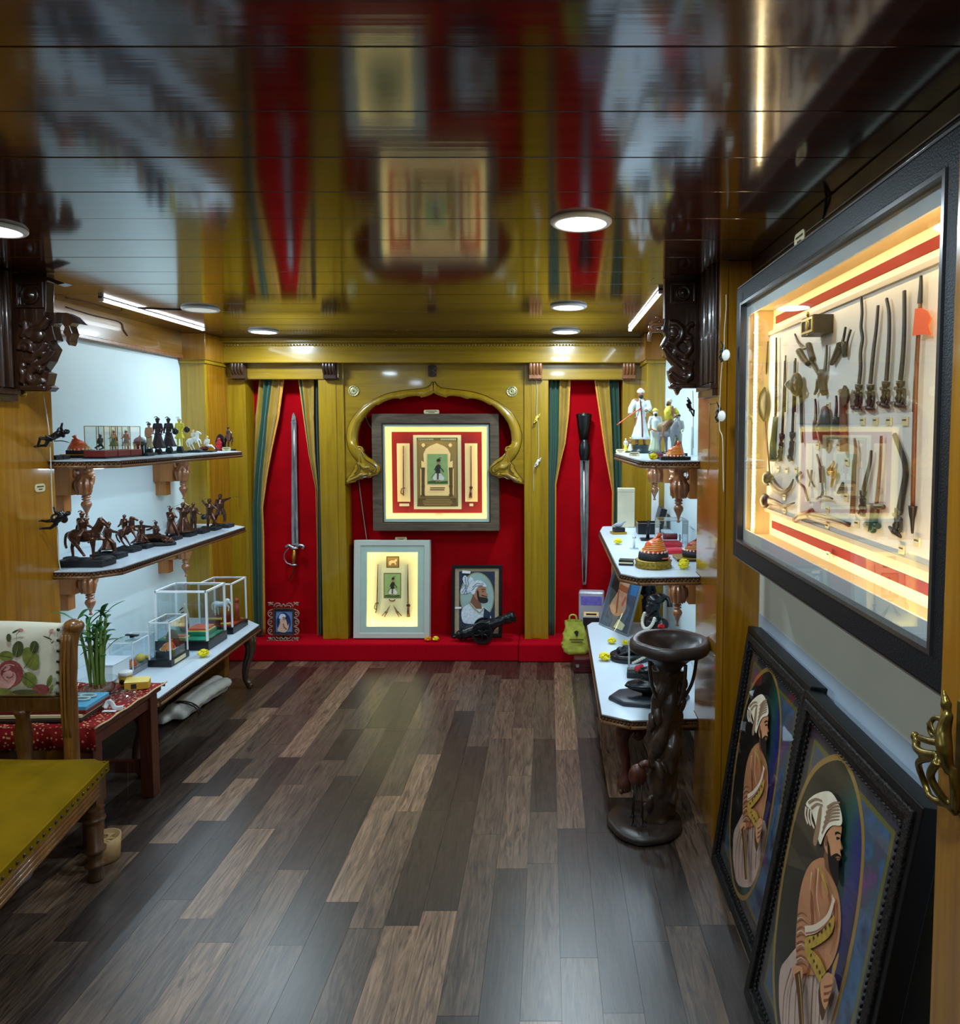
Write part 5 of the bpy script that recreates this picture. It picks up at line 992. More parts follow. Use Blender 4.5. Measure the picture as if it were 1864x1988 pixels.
# rolled sacks under the bench
pm('sack', (206, 204, 196), .8, var=.1, vscale=12, bump=.3, bscale=30)
t = thing('rolled_sack', 'rolled white cloth sack with dark stripes under the left bench', 'sack', (-1.96, 3.95, .005)); m = MB(); rs = []
for k in range(4): m.tube(cr([(-.06 + .035 * k, -.30 + .03 * k, .04 + .035 * (k % 2)), (-.03 + .03 * k, 0, .05 + .035 * (k % 2)), (-.02 + .035 * k, .24 - .02 * k, .04 + .04 * (k % 2))], 5), [.035, .042, .036, .045, .038, .046, .038, .044, .036, .042, .034], 10, flat=.75)
m.build('cloth', 'sack', t, remesh=.012); m = MB()
for k in range(2): m.tube([(.10 * math.cos(a * .35) + .01, -.22 + .02 * k, .045 + .062 * math.sin(a * .35)) for a in range(10)], .004, 5)
m.build('stripe', 'dark_cord', t)
# ------------------------------------------------------------------ side table with red cloth
TZ = .47; TX0, TX1, TY0, TY1 = -2.04, -1.655, 2.56, 3.02
t = thing('side_table', 'low wooden side table beside the upholstered chair', 'table', ((TX0 + TX1) / 2, (TY0 + TY1) / 2, 0)); lx, ly = (TX1 - TX0) / 2, (TY1 - TY0) / 2
MB().box((-lx, -ly, TZ - .03), (lx, ly, TZ - .006)).build('table_top', 'table_wood', t, bevel=.003)
for sx, sy in ((1, 1), (1, -1), (-1, 1), (-1, -1)): MB().box((sx * (lx - .065), sy * (ly - .065), 0), (sx * (lx - .012), sy * (ly - .012), TZ - .03)).build('leg', 'table_wood', t, bevel=.003)
for sy in (1, -1): MB().box((-lx + .06, sy * (ly - .05), .10), (lx - .06, sy * (ly - .025), .15)).build('stretcher', 'table_wood', t)
m = MB(); m.box((-lx + .02, -ly + .02, TZ - .085), (lx - .02, ly - .02, TZ - .03)); m.build('apron', 'table_wood', t)
# cloth with woven gold pattern
m_, nt, b, nz, ramp = wood('red_brocade', (120, 14, 18), (150, 22, 24), (20, 20, 20), .75, .2, 0, 0)
vo = nt.nodes.new('ShaderNodeTexVoronoi'); vo.inputs['Scale'].default_value = 70; tcn = nt.nodes.new('ShaderNodeTexCoord'); nt.links.new(tcn.outputs['Object'], vo.inputs['Vector'])
rp = nt.nodes.new('ShaderNodeValToRGB'); rp.color_ramp.interpolation = 'CONSTANT'; rp.color_ramp.elements[0].color = (1, 1, 1, 1); rp.color_ramp.elements[1].position = .30; rp.color_ramp.elements[1].color = (0, 0, 0, 1)
nt.links.new(vo.outputs['Distance'], rp.inputs[0]); mx = nt.nodes.new('ShaderNodeMix'); mx.data_type = 'RGBA'; nt.links.new(rp.outputs[0], mx.inputs[0]); nt.links.new(ramp.outputs[0], mx.inputs[6]); mx.inputs[7].default_value = (*lin((214, 170, 120)), 1); nt.links.new(mx.outputs[2], b.inputs['Base Color']); M['red_brocade'] = m_
tc_ = thing('tablecloth', 'red and gold brocade cloth covering the side table', 'tablecloth', ((TX0 + TX1) / 2, (TY0 + TY1) / 2, TZ - .005))
m = MB(); N = 24; vs = []; fs = []
for i in range(N + 1):
    for j in range(N + 1):
        u, v = i / N * 2 - 1, j / N * 2 - 1; x_, y_ = u * (lx + .012), v * (ly + .03); z_ = .004 + .0025 * math.sin(9 * u + 4 * v)
        if v < -.93: z_ = -.075 * (-.93 - v) / .07 + .003 * math.sin(30 * u); y_ = -ly - .008
        if v > .95: y_ = ly + .006; z_ = -.01
        vs.append((x_, y_, z_))
for i in range(N):
    for j in range(N): a = i * (N + 1) + j; fs.append((a, a + N + 1, a + N + 2, a + 1))
m.add(vs, fs, 0, True); o = m.build('cloth', 'red_brocade', tc_); md = o.modifiers.new('thick', 'SOLIDIFY'); md.thickness = .0025; md.offset = 1
m = MB(); m.tube([(lx + .012, v * (ly + .03), .005 + .002 * math.sin(13 * v)) for v in [k / 20 * 1.9 - .93 for k in range(21)]], .0035, 6); m.build('gold_fringe', mat('fringe', (206, 176, 130), .7), tc_)
CZ = TZ + .006
# bamboo plant in a glass bowl
p = at(166, 1330, Z=CZ); p.x, p.y = -1.835, 2.87
t = thing('bamboo_plant', 'leafy green bamboo plant in a clear bowl on the side table', 'plant', (p.x, p.y, CZ))
m = MB(); m.lathe([(.055, 0), (.07, .02), (.078, .06), (.074, .062), (.066, .022), (.0, .006)], 24); m.build('bowl', 'glass', t)
m = MB(); m.lathe([(0, .008), (.06, .012), (.064, .03), (0, .034)], 20); m.build('pebbles', mat('pebbles', (120, 96, 84), .6, var=.5, vscale=90, bump=.6, bscale=90), t)
pm('bamboo_stalk', (104, 128, 56), .45, var=.2, vscale=30); pm('bamboo_leaf', (44, 104, 44), .45, var=.35, vscale=25)
rr = random.Random(3)
for k in range(12):
    a = rr.uniform(0, 6.28); d = rr.uniform(.0, .035); hgt = rr.uniform(.14, .30); lean = Vector((rr.uniform(-.04, .05), rr.uniform(-.03, .03), 0))
    b0 = Vector((d * math.cos(a), d * math.sin(a), .03)); m = MB(); pts = [b0, b0 + Vector((0, 0, hgt * .5)) + lean * .4, b0 + Vector((0, 0, hgt)) + lean]
    m.tube(cr(pts, 4), .0055, 7); st = m.build('stalk', 'bamboo_stalk', t)
    for j in range(4):
        q = pts[1].lerp(pts[2], (j + .2) / 3.4) if j else pts[2]; a2 = rr.uniform(0, 6.28); ln = rr.uniform(.05, .10); dr = Vector((math.cos(a2), math.sin(a2) * .7, rr.uniform(.1, .9)))
        P = [q, q + dr * ln * .5 + Vector((0, 0, .008)), q + dr * ln + Vector((0, 0, -.012))]; m = MB(); C3 = cr(P, 4); n_ = len(C3)
        m.tube(C3, [max(.0006, .0105 * math.sin(math.pi * (i + .4) / n_)) for i in range(n_)], 6, flat=.18, up=(0, 0, 1)); m.build('leaf', 'bamboo_leaf', st)
# small things on the table
p = (-1.785, 2.985, CZ); t = thing('yellow_jar', 'small yellow labelled jar with white lid on the red cloth', 'jar', p); m = MB(); m.lathe([(.024, 0), (.026, .004), (.026, .038), (.022, .042)], 20); m.build('jar_body', mat('jar_yellow', (216, 172, 40), .35), t); m = MB(); m.lathe([(.027, .042), (.027, .056), (.024, .058), (0, .058)], 20); m.build('lid', 'white', t); m = MB(); m.T = Matrix.Rotation(R(90), 4, 'X'); m.lathe([(.011, .0262), (.0, .0264)], 14, (0, .02, 0)); m.build('label_spot', 'ink', t)
t = thing('yellow_box', 'small yellow card box lying open beside the yellow jar', 'box', (-1.715, 2.95, CZ), R(20)); MB().box((-.045, -.028, 0), (.045, .028, .03)).build('box_body', mat('box_yellow', (206, 160, 46), .6), t, bevel=.003); MB().box((-.02, -.0286, .006), (.0, -.0280, .026)).build('dark_window', 'ink', t); m = MB(); m.obox((0, 0, .034), (.09, .056, .002), (R(6), R(3), 0)); m.build('flap', 'yellow_trim', t)
t = thing('folder_stack', 'blue and white folders stacked on the red tablecloth', 'folder', (-1.925, 2.68, CZ), R(2))
for k, (w_, d_, z_, mt_) in enumerate(((.40, .18, .010, 'ink'), (.38, .17, .012, 'cream'), (.39, .16, .012, 'maroon'), (.37, .15, .014, pm('folder_blue', (92, 166, 204), .4)))): MB().box((-w_ / 2 + .01 * k, -d_ / 2, .0125 * k), (w_ / 2 + .008 * k, d_ / 2, .0125 * k + z_)).build('folder', mt_, t, bevel=.001)
t = thing('scissors', 'pale handled scissors lying on the blue folder', 'scissors', (-1.80, 2.70, CZ + .053), R(-8)); m = MB()
for s_ in (1, -1): m.tube([(.03 + .032 * math.cos(a * math.pi / 10), s_ * .016 + .014 * math.sin(a * math.pi / 10), .004) for a in range(21)], .004, 6)
m.build('handles', mat('scissor_handle', (176, 196, 190), .4), t); m = MB(); m.tube([(.0, .008, .004), (-.11, -.006, .004)], [.006, .002], 6, flat=.4); m.tube([(.0, -.008, .005), (-.11, .006, .005)], [.006, .002], 6, flat=.4); m.build('blades', 'steel', t)
pm('poly', (200, 212, 224), .15); M['polybag'] = glassmat('polybag', (.86, .9, .95), .16, .15)
t = thing('plastic_bag', 'crumpled clear plastic bag on the red cloth', 'bag', (-1.715, 2.84, CZ)); m = MB(); N = 14; vs = []; fs = []; rr = random.Random(5)
for i in range(N + 1):
    for j in range(N + 1): u, v = i / N - .5, j / N - .5; vs.append((u * .11, v * .10, max(.001, .028 * (1 - 4 * u * u) * (1 - 4 * v * v) + rr.uniform(-.006, .008))))
for i in range(N):
    for j in range(N): a = i * (N + 1) + j; fs.append((a, a + N + 1, a + N + 2, a + 1))
m.add(vs, fs, 0, False); m.build('film', 'polybag', t)
t = thing('paper_strip', 'curled white paper strip near the cloth edge', 'paper', (-1.685, 2.72, CZ)); m = MB(); m.tube(cr([(-.03, 0, .004), (-.02, .01, .02), (.0, .0, .022), (.02, -.01, .006), (.045, .0, .003)], 4), .012, 6, flat=.08, up=(0, 1, 0)); m.build('strip', 'white', t); m = MB(); m.box((-.02, -.03, 0), (.03, -.015, .002)); m.build('slip', 'white', t)

# ------------------------------------------------------------------ upholstered chair
t = thing('armchair', 'wooden chair with olive velvet seat and rose patterned backrest', 'chair', (-1.84, 2.10, 0)); ox, oy = -1.84, 2.10
pm('velvet', (116, 88, 5), .8, var=.25, vscale=5, sheen=0, spec=.05, bump=.12, bscale=9)
SX0, SX1, SY0, SY1 = -2.30 - ox, -1.528 - ox, 1.62 - oy, 2.43 - oy
FL = lambda y_: .165 * (SY1 - y_)          # the seat widens towards the front
SX0 = -.44
m = MB(); N = 26; vs = []; fs = []
for i in range(N + 1):
    for j in range(N + 1):
        u, v = i / N, j / N; y_ = SY0 + (SY1 - SY0) * v; x_ = SX0 + (SX1 + FL(y_) - SX0) * u; e = min(u, 1 - u, v, 1 - v) * 6; z_ = .395 + .062 * min(1, e) ** .45 + .008 * math.sin(11 * u + 3) * math.sin(8 * v) * min(1, e)
        vs.append((x_, y_, z_))
for i in range(N):
    for j in range(N): a = i * (N + 1) + j; fs.append((a, a + N + 1, a + N + 2, a + 1))
m.add(vs, fs, 0, True); m.build('seat_cushion', 'velvet', t)
m = MB(); XF = SX1 + FL(SY0)
m.prism([(SX1 - .004, SY1 + .004), (SX1 + .004, SY1 + .004), (XF + .004, SY0), (XF - .004, SY0)], .372, .405, 'z'); m.box((SX0, SY1 - .002, .372), (SX1, SY1 + .004, .405)); m.box((SX0, SY0 - .004, .372), (XF + .004, SY0 + .002, .405)); m.build('seat_welt', 'velvet', t)
nail = None
for k in range(24):
    y_ = SY0 + .02 + k * .0335
    if nail is None: nail = MB().ell((0, 0, 0), (.004, .006, .006), 8, 5).build('nail_head', 'dark_wood', t); o = nail
    else: o = nail.copy(); C.objects.link(o)
    o.location = (SX1 + FL(y_) + .005, y_, .386)
m = MB(); m.prism([(SX1 - .035, SY1 - .055), (SX1 - .006, SY1 - .055), (XF - .006, SY0), (XF - .035, SY0)], .30, .374, 'z')
for k in range(4): m.tube([(XF - .006, SY0, .312 + k * .016), (SX1 - .004, SY1 - .055, .312 + k * .016)], .0085, 8)
m.build('side_rail', 'chair_wood', t)
m = MB(); m.box((SX0, SY1 - .035, .30), (SX1 - .05, SY1 - .006, .374)); m.build('back_rail', 'chair_dark', t)
def chair_leg(x_, y_):
    m = MB(); m.box((x_ - .028, y_ - .028, .275), (x_ + .028, y_ + .028, .378)); m.lathe([(.022, 0), (.026, .01), (.022, .045), (.034, .055), (.034, .063), (.022, .07), (.026, .10), (.034, .105), (.034, .113), (.026, .118), (.028, .20), (.024, .205), (.036, .215), (.036, .222), (.022, .228), (.032, .236), (.022, .246), (.034, .256), (.022, .266), (.026, .276)], 20, (x_, y_, 0)); m.build('leg', 'chair_dark', t)
for x_ in (SX0 + .035, SX1 - .034):
    for y_ in (SY0 + .035, SY1 - .030): chair_leg(x_, y_)
# backrest: stiles, rails, baluster, padded panel
BX0, BX1, BY = SX0 + .10, -1.652 - ox, 2.435 - oy
def stile(x_):
    m = MB(); m.tube(cr([(x_, BY, .37), (x_, BY, .60), (x_ - .004, BY + .012, .80), (x_ + .006, BY + .03, .868)], 5), [.024] * 8 + [.027] * 6 + [.030] * 2, 12); m.ell((x_ + .008, BY + .024, .872), (.034, .03, .026), 12, 8)
    for s_ in (-.012, 0, .012): m.tube(cr([(x_ + s_, BY - .022, .50), (x_ + s_, BY - .022, .70), (x_ + s_, BY - .006, .85)], 4), .005, 6)
    m.build('stile', 'chair_wood', t)
stile(BX1); stile(BX0)
m = MB(); m.box((BX0, BY - .018, .585), (BX1, BY + .018, .635)); m.build('lower_rail', 'chair_dark', t, bevel=.004)
m = MB(); m.lathe([(.03, .37), (.03, .385), (.018, .395), (.024, .45), (.028, .50), (.02, .56), (.026, .575), (.026, .59)], 18, ((BX0 + BX1) / 2 + .10, BY, 0)); m.build('baluster', 'chair_dark', t)
pm('floral_cloth', (206, 198, 176), .8, var=.06, vscale=12)
PX0, PX1, PZ0, PZ1 = BX0 + .022, BX1 - .020, .632, .886
m = MB(); N = 18; vs = []; fs = []
for i in range(N + 1):
    for j in range(N + 1):
        u, v = i / N, j / N; e = min(u, 1 - u, v, 1 - v) * 5; x_ = PX0 + (PX1 - PX0) * u; z_ = PZ0 + (PZ1 - PZ0) * v + (.008 * math.sin(math.pi * u) if v > .95 else 0); vs.append((x_, BY - .006 - .026 * min(1, e) ** .5 + .02 * v, z_))
for i in range(N):
    for j in range(N): a = i * (N + 1) + j; fs.append((a, a + N + 1, a + N + 2, a + 1))
m.add(vs, fs, 0, True); o = m.build('back_cushion', 'floral_cloth', t); md = o.modifiers.new('thick', 'SOLIDIFY'); md.thickness = .02; md.offset = -1
pm('rose_red', (142, 62, 62), .8, var=.35, vscale=40); pm('rose_pink', (206, 150, 140), .8, var=.2, vscale=40); pm('leaf_green', (112, 118, 44), .8, var=.3, vscale=40); pm('leaf_dark', (70, 74, 36), .8, var=.3, vscale=40)
bk = lambda px, py: lp(tmat((ox, oy + BY - .032, 0)), px, py)
def pet(px, py, w_, h_, rot=0): c = bk(px, py); s_ = 2.42 / F; return [(c[0] + s_ * (w_ * math.cos(a * math.pi / 8) * math.cos(rot) - h_ * math.sin(a * math.pi / 8) * math.sin(rot)), c[1] + s_ * (w_ * math.cos(a * math.pi / 8) * math.sin(rot) + h_ * math.sin(a * math.pi / 8) * math.cos(rot))) for a in range(16)]
LY = [('leaf_green', pet(56, 1280, 15, 24, .5)), ('leaf_dark', pet(30, 1262, 11, 16, -.2)), ('leaf_dark', pet(62, 1258, 9, 12)), ('leaf_green', pet(56, 1320, 14, 16, .8)), ('leaf_green', pet(8, 1275, 14, 10)), ('rose_red', pet(18, 1308, 26, 26)), ('rose_pink', pet(14, 1320, 15, 20, -.6)), ('rose_red', pet(26, 1298, 10, 8)), ('rose_pink', pet(10, 1298, 9, 5, .4)), ('rose_red', pet(80, 1338, 17, 10)), ('leaf_green', pet(96, 1322, 5, 12, -.3)), ('leaf_green', pet(104, 1334, 5, 9, -.8)), ('rose_pink', pet(34, 1226, 6, 4)), ('leaf_dark', pet(24, 1228, 7, 2, .5)), ('leaf_dark', pet(12, 1240, 5, 8)), ('rose_pink', pet(96, 1228, 6, 5)), ('leaf_dark', pet(88, 1240, 10, 1.5, -.4)), ('leaf_dark', pet(102, 1246, 9, 1.5, .6)), ('leaf_dark', pet(50, 1343, 26, 5)), ('leaf_green', pet(8, 1342, 14, 7))]
for a0 in range(5): LY.append((('rose_red', 'rose_pink')[a0 % 2], (lambda c: strip([(c[0] + .00173 * (22 - 3.5 * a0) * math.cos(k * .5 + a0), c[1] + .00173 * (22 - 3.5 * a0) * math.sin(k * .5 + a0)) for k in range(6)], .004, .0015))(bk(18, 1308))))
for (px, py, dx, dy) in ((56, 1280, 10, -18), (30, 1262, 2, -14), (62, 1258, 3, -10), (56, 1320, 12, 8), (8, 1275, -12, -2), (96, 1322, 4, -10)): LY.append(('leaf_dark' if px in (56, 8, 96) else 'leaf_green', strip([bk(px - dx, py - dy), bk(px + 1, py), bk(px + dx, py + dy)], .003, .0012)))
for pts in (((34, 1226), (28, 1234), (30, 1246)), ((96, 1228), (92, 1238), (98, 1250)), ((80, 1338), (70, 1328), (60, 1334)), ((44, 1300), (52, 1310), (50, 1330))): LY.append(('leaf_dark', strip([bk(*p) for p in pts], .0022, .001)))
LY = [(a, [(min(max(x_, PX0 + .012), PX1 - .012), min(max(z_, PZ0 + .012), PZ1 - .006)) for x_, z_ in q]) for a, q in LY]
o = flat('rose_print', LY, t, BY - .0175, .0002)
for v in o.data.vertices: v.co.y += -.017 + .02 * (v.co.z - PZ0) / (PZ1 - PZ0)
m = MB()
for k in range(7): o = nail.copy(); C.objects.link(o); o.name = 'back_nail'; o.rotation_euler = (0, 0, R(-90)); o.location = (PX1 - .006, BY - .022 + .02 * k / 7, PZ0 + .02 + k * .036)
# things on the floor by the chair
p = at(214, 1668, Z=0); t = thing('wood_basket', 'small round wooden pot with shavings behind the chair leg', 'basket', (p.x - .02, p.y - .0, .001)); m = MB(); m.lathe([(.04, 0), (.05, .004), (.055, .085), (.050, .085), (.046, .01), (0, .008)], 22); m.build('pot', mat('pale_basket', (168, 132, 84), .6, var=.15, vscale=40), t); m = MB(); rr = random.Random(9)
for k in range(14): a = rr.uniform(0, 6.28); m.tube(cr([(.03 * math.cos(a), .03 * math.sin(a), .065), (.015 * math.cos(a + 1), .02 * math.sin(a + 1), .082), (.04 * math.cos(a + 2), .04 * math.sin(a + 2), .075)], 3), .006, 5, flat=.4)
m.build('shavings', mat('shavings', (150, 120, 70), .7, var=.3, vscale=60), t)
t = thing('clear_sheet', 'clear plastic sheet standing under the side table', 'sheet', (-1.735, 2.74, 0.001), R(12)); m = MB(); m.obox((0, 0, .12), (.16, .003, .24), (R(-6), 0, 0)); m.build('sheet_pane', 'polybag', t)
t = thing('plastic_bundle', 'crumpled bluish plastic bundle on the floor under the chair', 'bag', (-1.86, 2.30, 0.002)); m = MB(); rr = random.Random(2)
for k in range(9): m.ell((rr.uniform(-.08, .08), rr.uniform(-.05, .05), .05 + rr.uniform(-.01, .05)), (rr.uniform(.03, .06), rr.uniform(.03, .05), rr.uniform(.03, .05)), 8, 6, rot=(rr.uniform(0, 3), rr.uniform(0, 3), 0))
m.build('bundle', mat('blue_poly', (120, 136, 156), .3, bump=.5, bscale=40), t)
# ------------------------------------------------------------------ right shelves
RX = XRP - .002; RMZ, RLZ = .957, .362
shelf('wall_shelf', 'upper right shelf carrying painted statues', 'shelf', [(XR - .002, 2.995), (RX, 2.995), (RX, 2.94), (.44, 2.94), (.385, 3.0), (.36, 3.88), (.42, 4.05), (XR - .002, 4.05)], UZ, .034, range(1, 6))
shelf('wall_shelf', 'middle right shelf with turbans and a clear case', 'shelf', [(XR - .002, 2.995), (RX, 2.995), (RX, 2.90), (.365, 2.88), (.30, 2.96), (.303, 4.21), (.335, 4.42), (XR - .002, 4.47)], RMZ, .036, range(1, 7))
rb = shelf('display_bench', 'low white topped bench with dark sculptures along the right wall', 'bench', [(XR - .002, 2.995), (RX, 2.995), (RX, 2.91), (.338, 2.888), (.224, 2.955), (.236, 4.33), (.27, 4.40), (XR - .002, 4.40)], RLZ, .040, range(1, 7))
bl = rb.location
for x_, y_ in ((.335, 3.02), (.33, 4.28)):
    m = MB(); q = lambda a, b_, c: (x_ - bl.x + a, y_ - bl.y + b_, c)
    m.tube(cr([q(.05, .02, 0), q(.0, 0, -.04), q(-.02, 0, -.10), q(-.005, 0, -.18), q(.0, 0, -.25), q(-.012, -.006, -.30), q(-.02, -.012, -.318)], 4), [.045, .042, .04, .038, .038, .036, .034, .032, .03, .028, .026, .024, .022, .02, .02, .021, .023, .026, .028, .03, .03, .028, .026, .022, .016], 12)
    for k in range(3): m.ell(q(-.025 + .012 * k, -.024 + .008 * k, -.312), (.010, .016, .010), 8, 6)
    m.tube(cr([q(.05, 0, -.005), q(.075, 0, -.05), q(.055, 0, -.09), q(.03, 0, -.075)], 4), .014, 8); m.ell(q(.05, -.01, -.065), (.02, .014, .02), 10, 6)
    m.build('cabriole_leg', 'table_wood', rb)
MB().box((.36 - bl.x, 2.999 - bl.y, -.05), (XR - .004 - bl.x, 4.36 - bl.y, -.001)).build('apron', 'table_wood', rb)
bracket('near bracket under the upper right shelf', XR, 3.20, UZ - .034, 1.2, .17, -1); bracket('far bracket under the upper right shelf', XR, 3.93, UZ - .034, 1.2, .15, -1); bracket('near bracket under the middle right shelf', XR, 3.20, RMZ - .036, 1.2, .17, -1)
under_led(.47, 3.06, 3.98, UZ - .034, 'LED strip under the upper right shelf', UNDER_W * .8, -1); under_led(.44, 3.0, 4.30, RMZ - .036, 'LED strip under the middle right shelf', UNDER_W, -1)

# upper right shelf statues
def onr(px, X, z): p = at(px, 860, X=X); return Vector((p.x, p.y, z + .001))
pm('white_coat', (208, 214, 212), .5, var=.12, vscale=50); pm('pale_green', (170, 180, 150), .5); pm('donkey', (128, 128, 132), .55, var=.12, vscale=40); pm('brown_skin', (150, 104, 72), .5); pm('black_beard', (24, 20, 20), .6); pm('blanket', (112, 96, 58), .6, var=.3, vscale=50)
t = thing('painted_statue', 'tall bearded statue in a long white coat holding a spear', 'statue', onr(1244, .50, UZ)); m = MB(); m.lathe([(.05, 0), (.05, .012), (.042, .016), (.042, .040), (.046, .044), (0, .045)], 24); m.build('round_base', 'teal_black', t)
person(t, .295, dict(rs=(-.11, -.02, .80), re=(-.19, -.04, .66), rh=(-.20, -.08, .54), le=(.15, -.04, .66), lh=(.08, -.12, .62), hd=(-.005, -.01, .925)), 'brown_skin', ('white_coat', .60, .10, .085, .175), 'ivory', [('spear', [(-.02, -.10, .66), (-.2, -.1, .54), (-.45, -.1, .36)], 'orange_silk'), ('sash', [(-.03, -.11, .82), (.0, -.13, .5), (.01, -.16, .14)], 'maroon'), ('sword', [(.08, -.13, .64), (.3, -.13, .48), (.42, -.13, .42)], 'iron')], z0=.045, plume=False, beard='black_beard', voxel=.010)
m = MB(); h_ = .295; m.tube([(0, 0, .045 + .52 * h_), (0, 0, .045 + .74 * h_), (0, 0, .045 + .845 * h_)], [.090 * h_, .112 * h_, .05 * h_], 14); m.tube([(-.11 * h_, -.02 * h_, .045 + .8 * h_), (-.19 * h_, -.04 * h_, .045 + .66 * h_), (-.2 * h_, -.07 * h_, .045 + .56 * h_)], [.058 * h_, .052 * h_, .05 * h_], 10); m.tube([(.11 * h_, 0, .045 + .8 * h_), (.15 * h_, -.04 * h_, .045 + .66 * h_), (.09 * h_, -.11 * h_, .045 + .62 * h_)], [.058 * h_, .052 * h_, .05 * h_], 10); m.build('coat_bodice', 'white_coat', t, remesh=.0035)
t = thing('painted_statue', 'statue of a yellow shawled rider on a grey donkey', 'statue', onr(1299, .58, UZ), R(-62)); slab(t, .17, .09, .018, 'iron')
horse(t, .18, 'donkey', .012, head=(.45, .86), voxel=.012)
m = MB(); m.tube(cr([(-.06, 0, .132), (-.02, 0, .135), (.02, 0, .132)], 3), [.03, .032, .032, .032, .032, .031, .03], 12); m.build('saddle_blanket', 'blanket', t)
person(t, .195, dict(pv=(0, 0, .50), lk=(.1, -.22, .36), lf=(.04, -.24, .1), rk=(.1, .22, .36), rf=(.04, .24, .1), lh=(.26, -.05, .56), rh=(.24, .06, .56)), 'brown_skin', None, 'ivory', z0=.075, off=(.0, 0), plume=False, beard='black_beard', voxel=.012)
m = MB(); m.tube([(0, 0, .075 + .095), (0, 0, .075 + .14), (0, 0, .075 + .166)], [.021, .026, .013], 12); m.tube([(.012, -.022, .075 + .15), (.03, -.026, .075 + .125)], .011, 8); m.tube([(.012, .022, .075 + .15), (.03, .026, .075 + .125)], .011, 8); m.build('shawl', 'yellow_sari', t)
t = thing('painted_statue', 'small white clad attendant statue beside the spear bearer', 'statue', onr(1272, .535, UZ)); slab(t, .06, .05, .012, 'teal_black', rough=False); person(t, .215, dict(lh=(.1, -.12, .56), rh=(-.16, -.1, .56)), 'white_coat', ('pale_green', .56, .04, .085, .15), 'yellow_trim', [('sash', [(-.1, -.09, .55), (0, -.12, .5), (.1, -.09, .55)], 'crimson')], z0=.012, plume=False, beard='black_beard')
t = thing('painted_statue', 'dark haired attendant statue behind the donkey rider', 'statue', onr(1316, .655, UZ)); slab(t, .055, .045, .012, 'teal_black', rough=False); person(t, .19, dict(lh=(.1, -.12, .56), rh=(-.2, -.1, .5)), 'pale_green', ('blanket', .55, .04, .085, .15), 'dark_gown', z0=.012)
p = onr(1320, .52, UZ); t = thing('turban_model', 'orange wound turban with pearls on the upper right shelf', 'turban', (p.x, 3.01, UZ + .001)); t.location.x = .525; MB().box((-.062, -.04, 0), (.062, .04, .014)).build('stand', 'black', t, bevel=.002); turban(t, .040, .014, 'orange_silk', dirx=1)
t = thing('bolster', 'small maroon bolster beside the orange turban', 'cushion', (.47, 3.09, UZ + .001), R(8)); m = MB(); m.T = Matrix.Rotation(R(90), 4, 'Y'); m.lathe([(0, -.03), (.010, -.029), (.012, -.024), (.012, .024), (.010, .029), (0, .03)], 16, (-.012, 0, 0)); m.build('roll', mat('bolster_maroon', (120, 40, 64), .6), t); m = MB()
for sx in (-.031, .031): m.ell((sx, 0, .012), (.003, .005, .005), 8, 5)
m.build('buttons', 'gold', t)
for px, X, lb, rz in ((1205, .385, 'left cream caption plate at the upper right shelf edge', 0), (1232, .40, 'right cream caption plate at the upper right shelf edge', 0)):
    p = onr(px, X, UZ); plate(None, p.x, p.y, UZ + .0125, .05, .021, lb, R(-10), R(-12))
t = thing('figurine', 'pair of tiny white and yellow dolls by the caption plates', 'figurine', onr(1219, .44, UZ)); slab(t, .05, .03, .006, 'teal_black', rough=False); person(t, .07, None, 'ivory', ('yellow_sari', .55, .02, .09, .2), 'ivory', z0=.006, off=(-.012, 0), plume=False); person(t, .075, None, 'brown_skin', ('ivory', .55, .02, .09, .2), 'yellow_trim', z0=.006, off=(.013, 0), plume=False, name='second_body')
flower('marigold', 'yellow marigold at the front of the upper right shelf', (.43, 2.965, UZ + .001), .020, 'marigold_yellow')

# middle right shelf
def mr(px, py): p = at(px, py, Z=RMZ); p.z = RMZ + .001; return p
pm('cream_box', (206, 196, 168), .55, var=.08, vscale=14)
t = thing('gift_box', 'tall cream box standing at the far end of the middle right shelf', 'box', (.475, 4.40, RMZ + .001), R(-4)); MB().box((-.052, -.03, 0), (.052, .03, .215)).build('box_body', 'cream_box', t, bevel=.003); MB().box((-.053, -.031, .215), (.053, .031, .238)).build('lid', 'cream_box', t, bevel=.003)
t = thing('trinket_box', 'small black and gold box with a silver bird on top', 'box', (.40, 4.10, RMZ + .001), R(12)); MB().box((-.042, -.03, 0), (.042, .03, .012)).build('gold_base', 'gold', t, bevel=.001); MB().box((-.03, -.024, .012), (.034, .024, .036)).build('black_body', 'black', t, bevel=.004); m = MB(); m.ell((0, 0, .05), (.026, .014, .014)); m.tube([(.018, 0, .054), (.034, 0, .068), (.044, 0, .066)], [.009, .006, .003], 8); m.tube([(-.02, 0, .05), (-.04, 0, .042)], [.008, .003], 6); m.build('silver_bird', 'grey_coat', t, remesh=.002)
t = thing('black_tray', 'open black box tray on the middle right shelf', 'tray', (.575, 4.13, RMZ + .001)); m = MB(); m.ring(rect(-.065, -.05, .065, .05), rect(-.06, -.045, .06, .045), 0, .062, 'z'); m.box((-.06, -.045, 0), (.06, .045, .006)); m.build('tray_walls', 'black', t); m = MB(); m.ring(rect(-.066, -.051, .066, .051), rect(-.059, -.044, .059, .044), .060, .064, 'z'); m.build('rim', 'chrome', t)
t = thing('pen_stand', 'dark upright pen on a flat black holder', 'pen holder', (.535, 3.86, RMZ + .001)); MB().box((-.04, -.03, 0), (.04, .03, .010)).build('holder', 'black', t, bevel=.003); m = MB(); m.tube([(0, 0, .01), (.002, 0, .06), (.004, .0, .10)], [.009, .010, .007], 10); m.ell((.004, 0, .10), .0075); m.build('pen', 'iron', t)
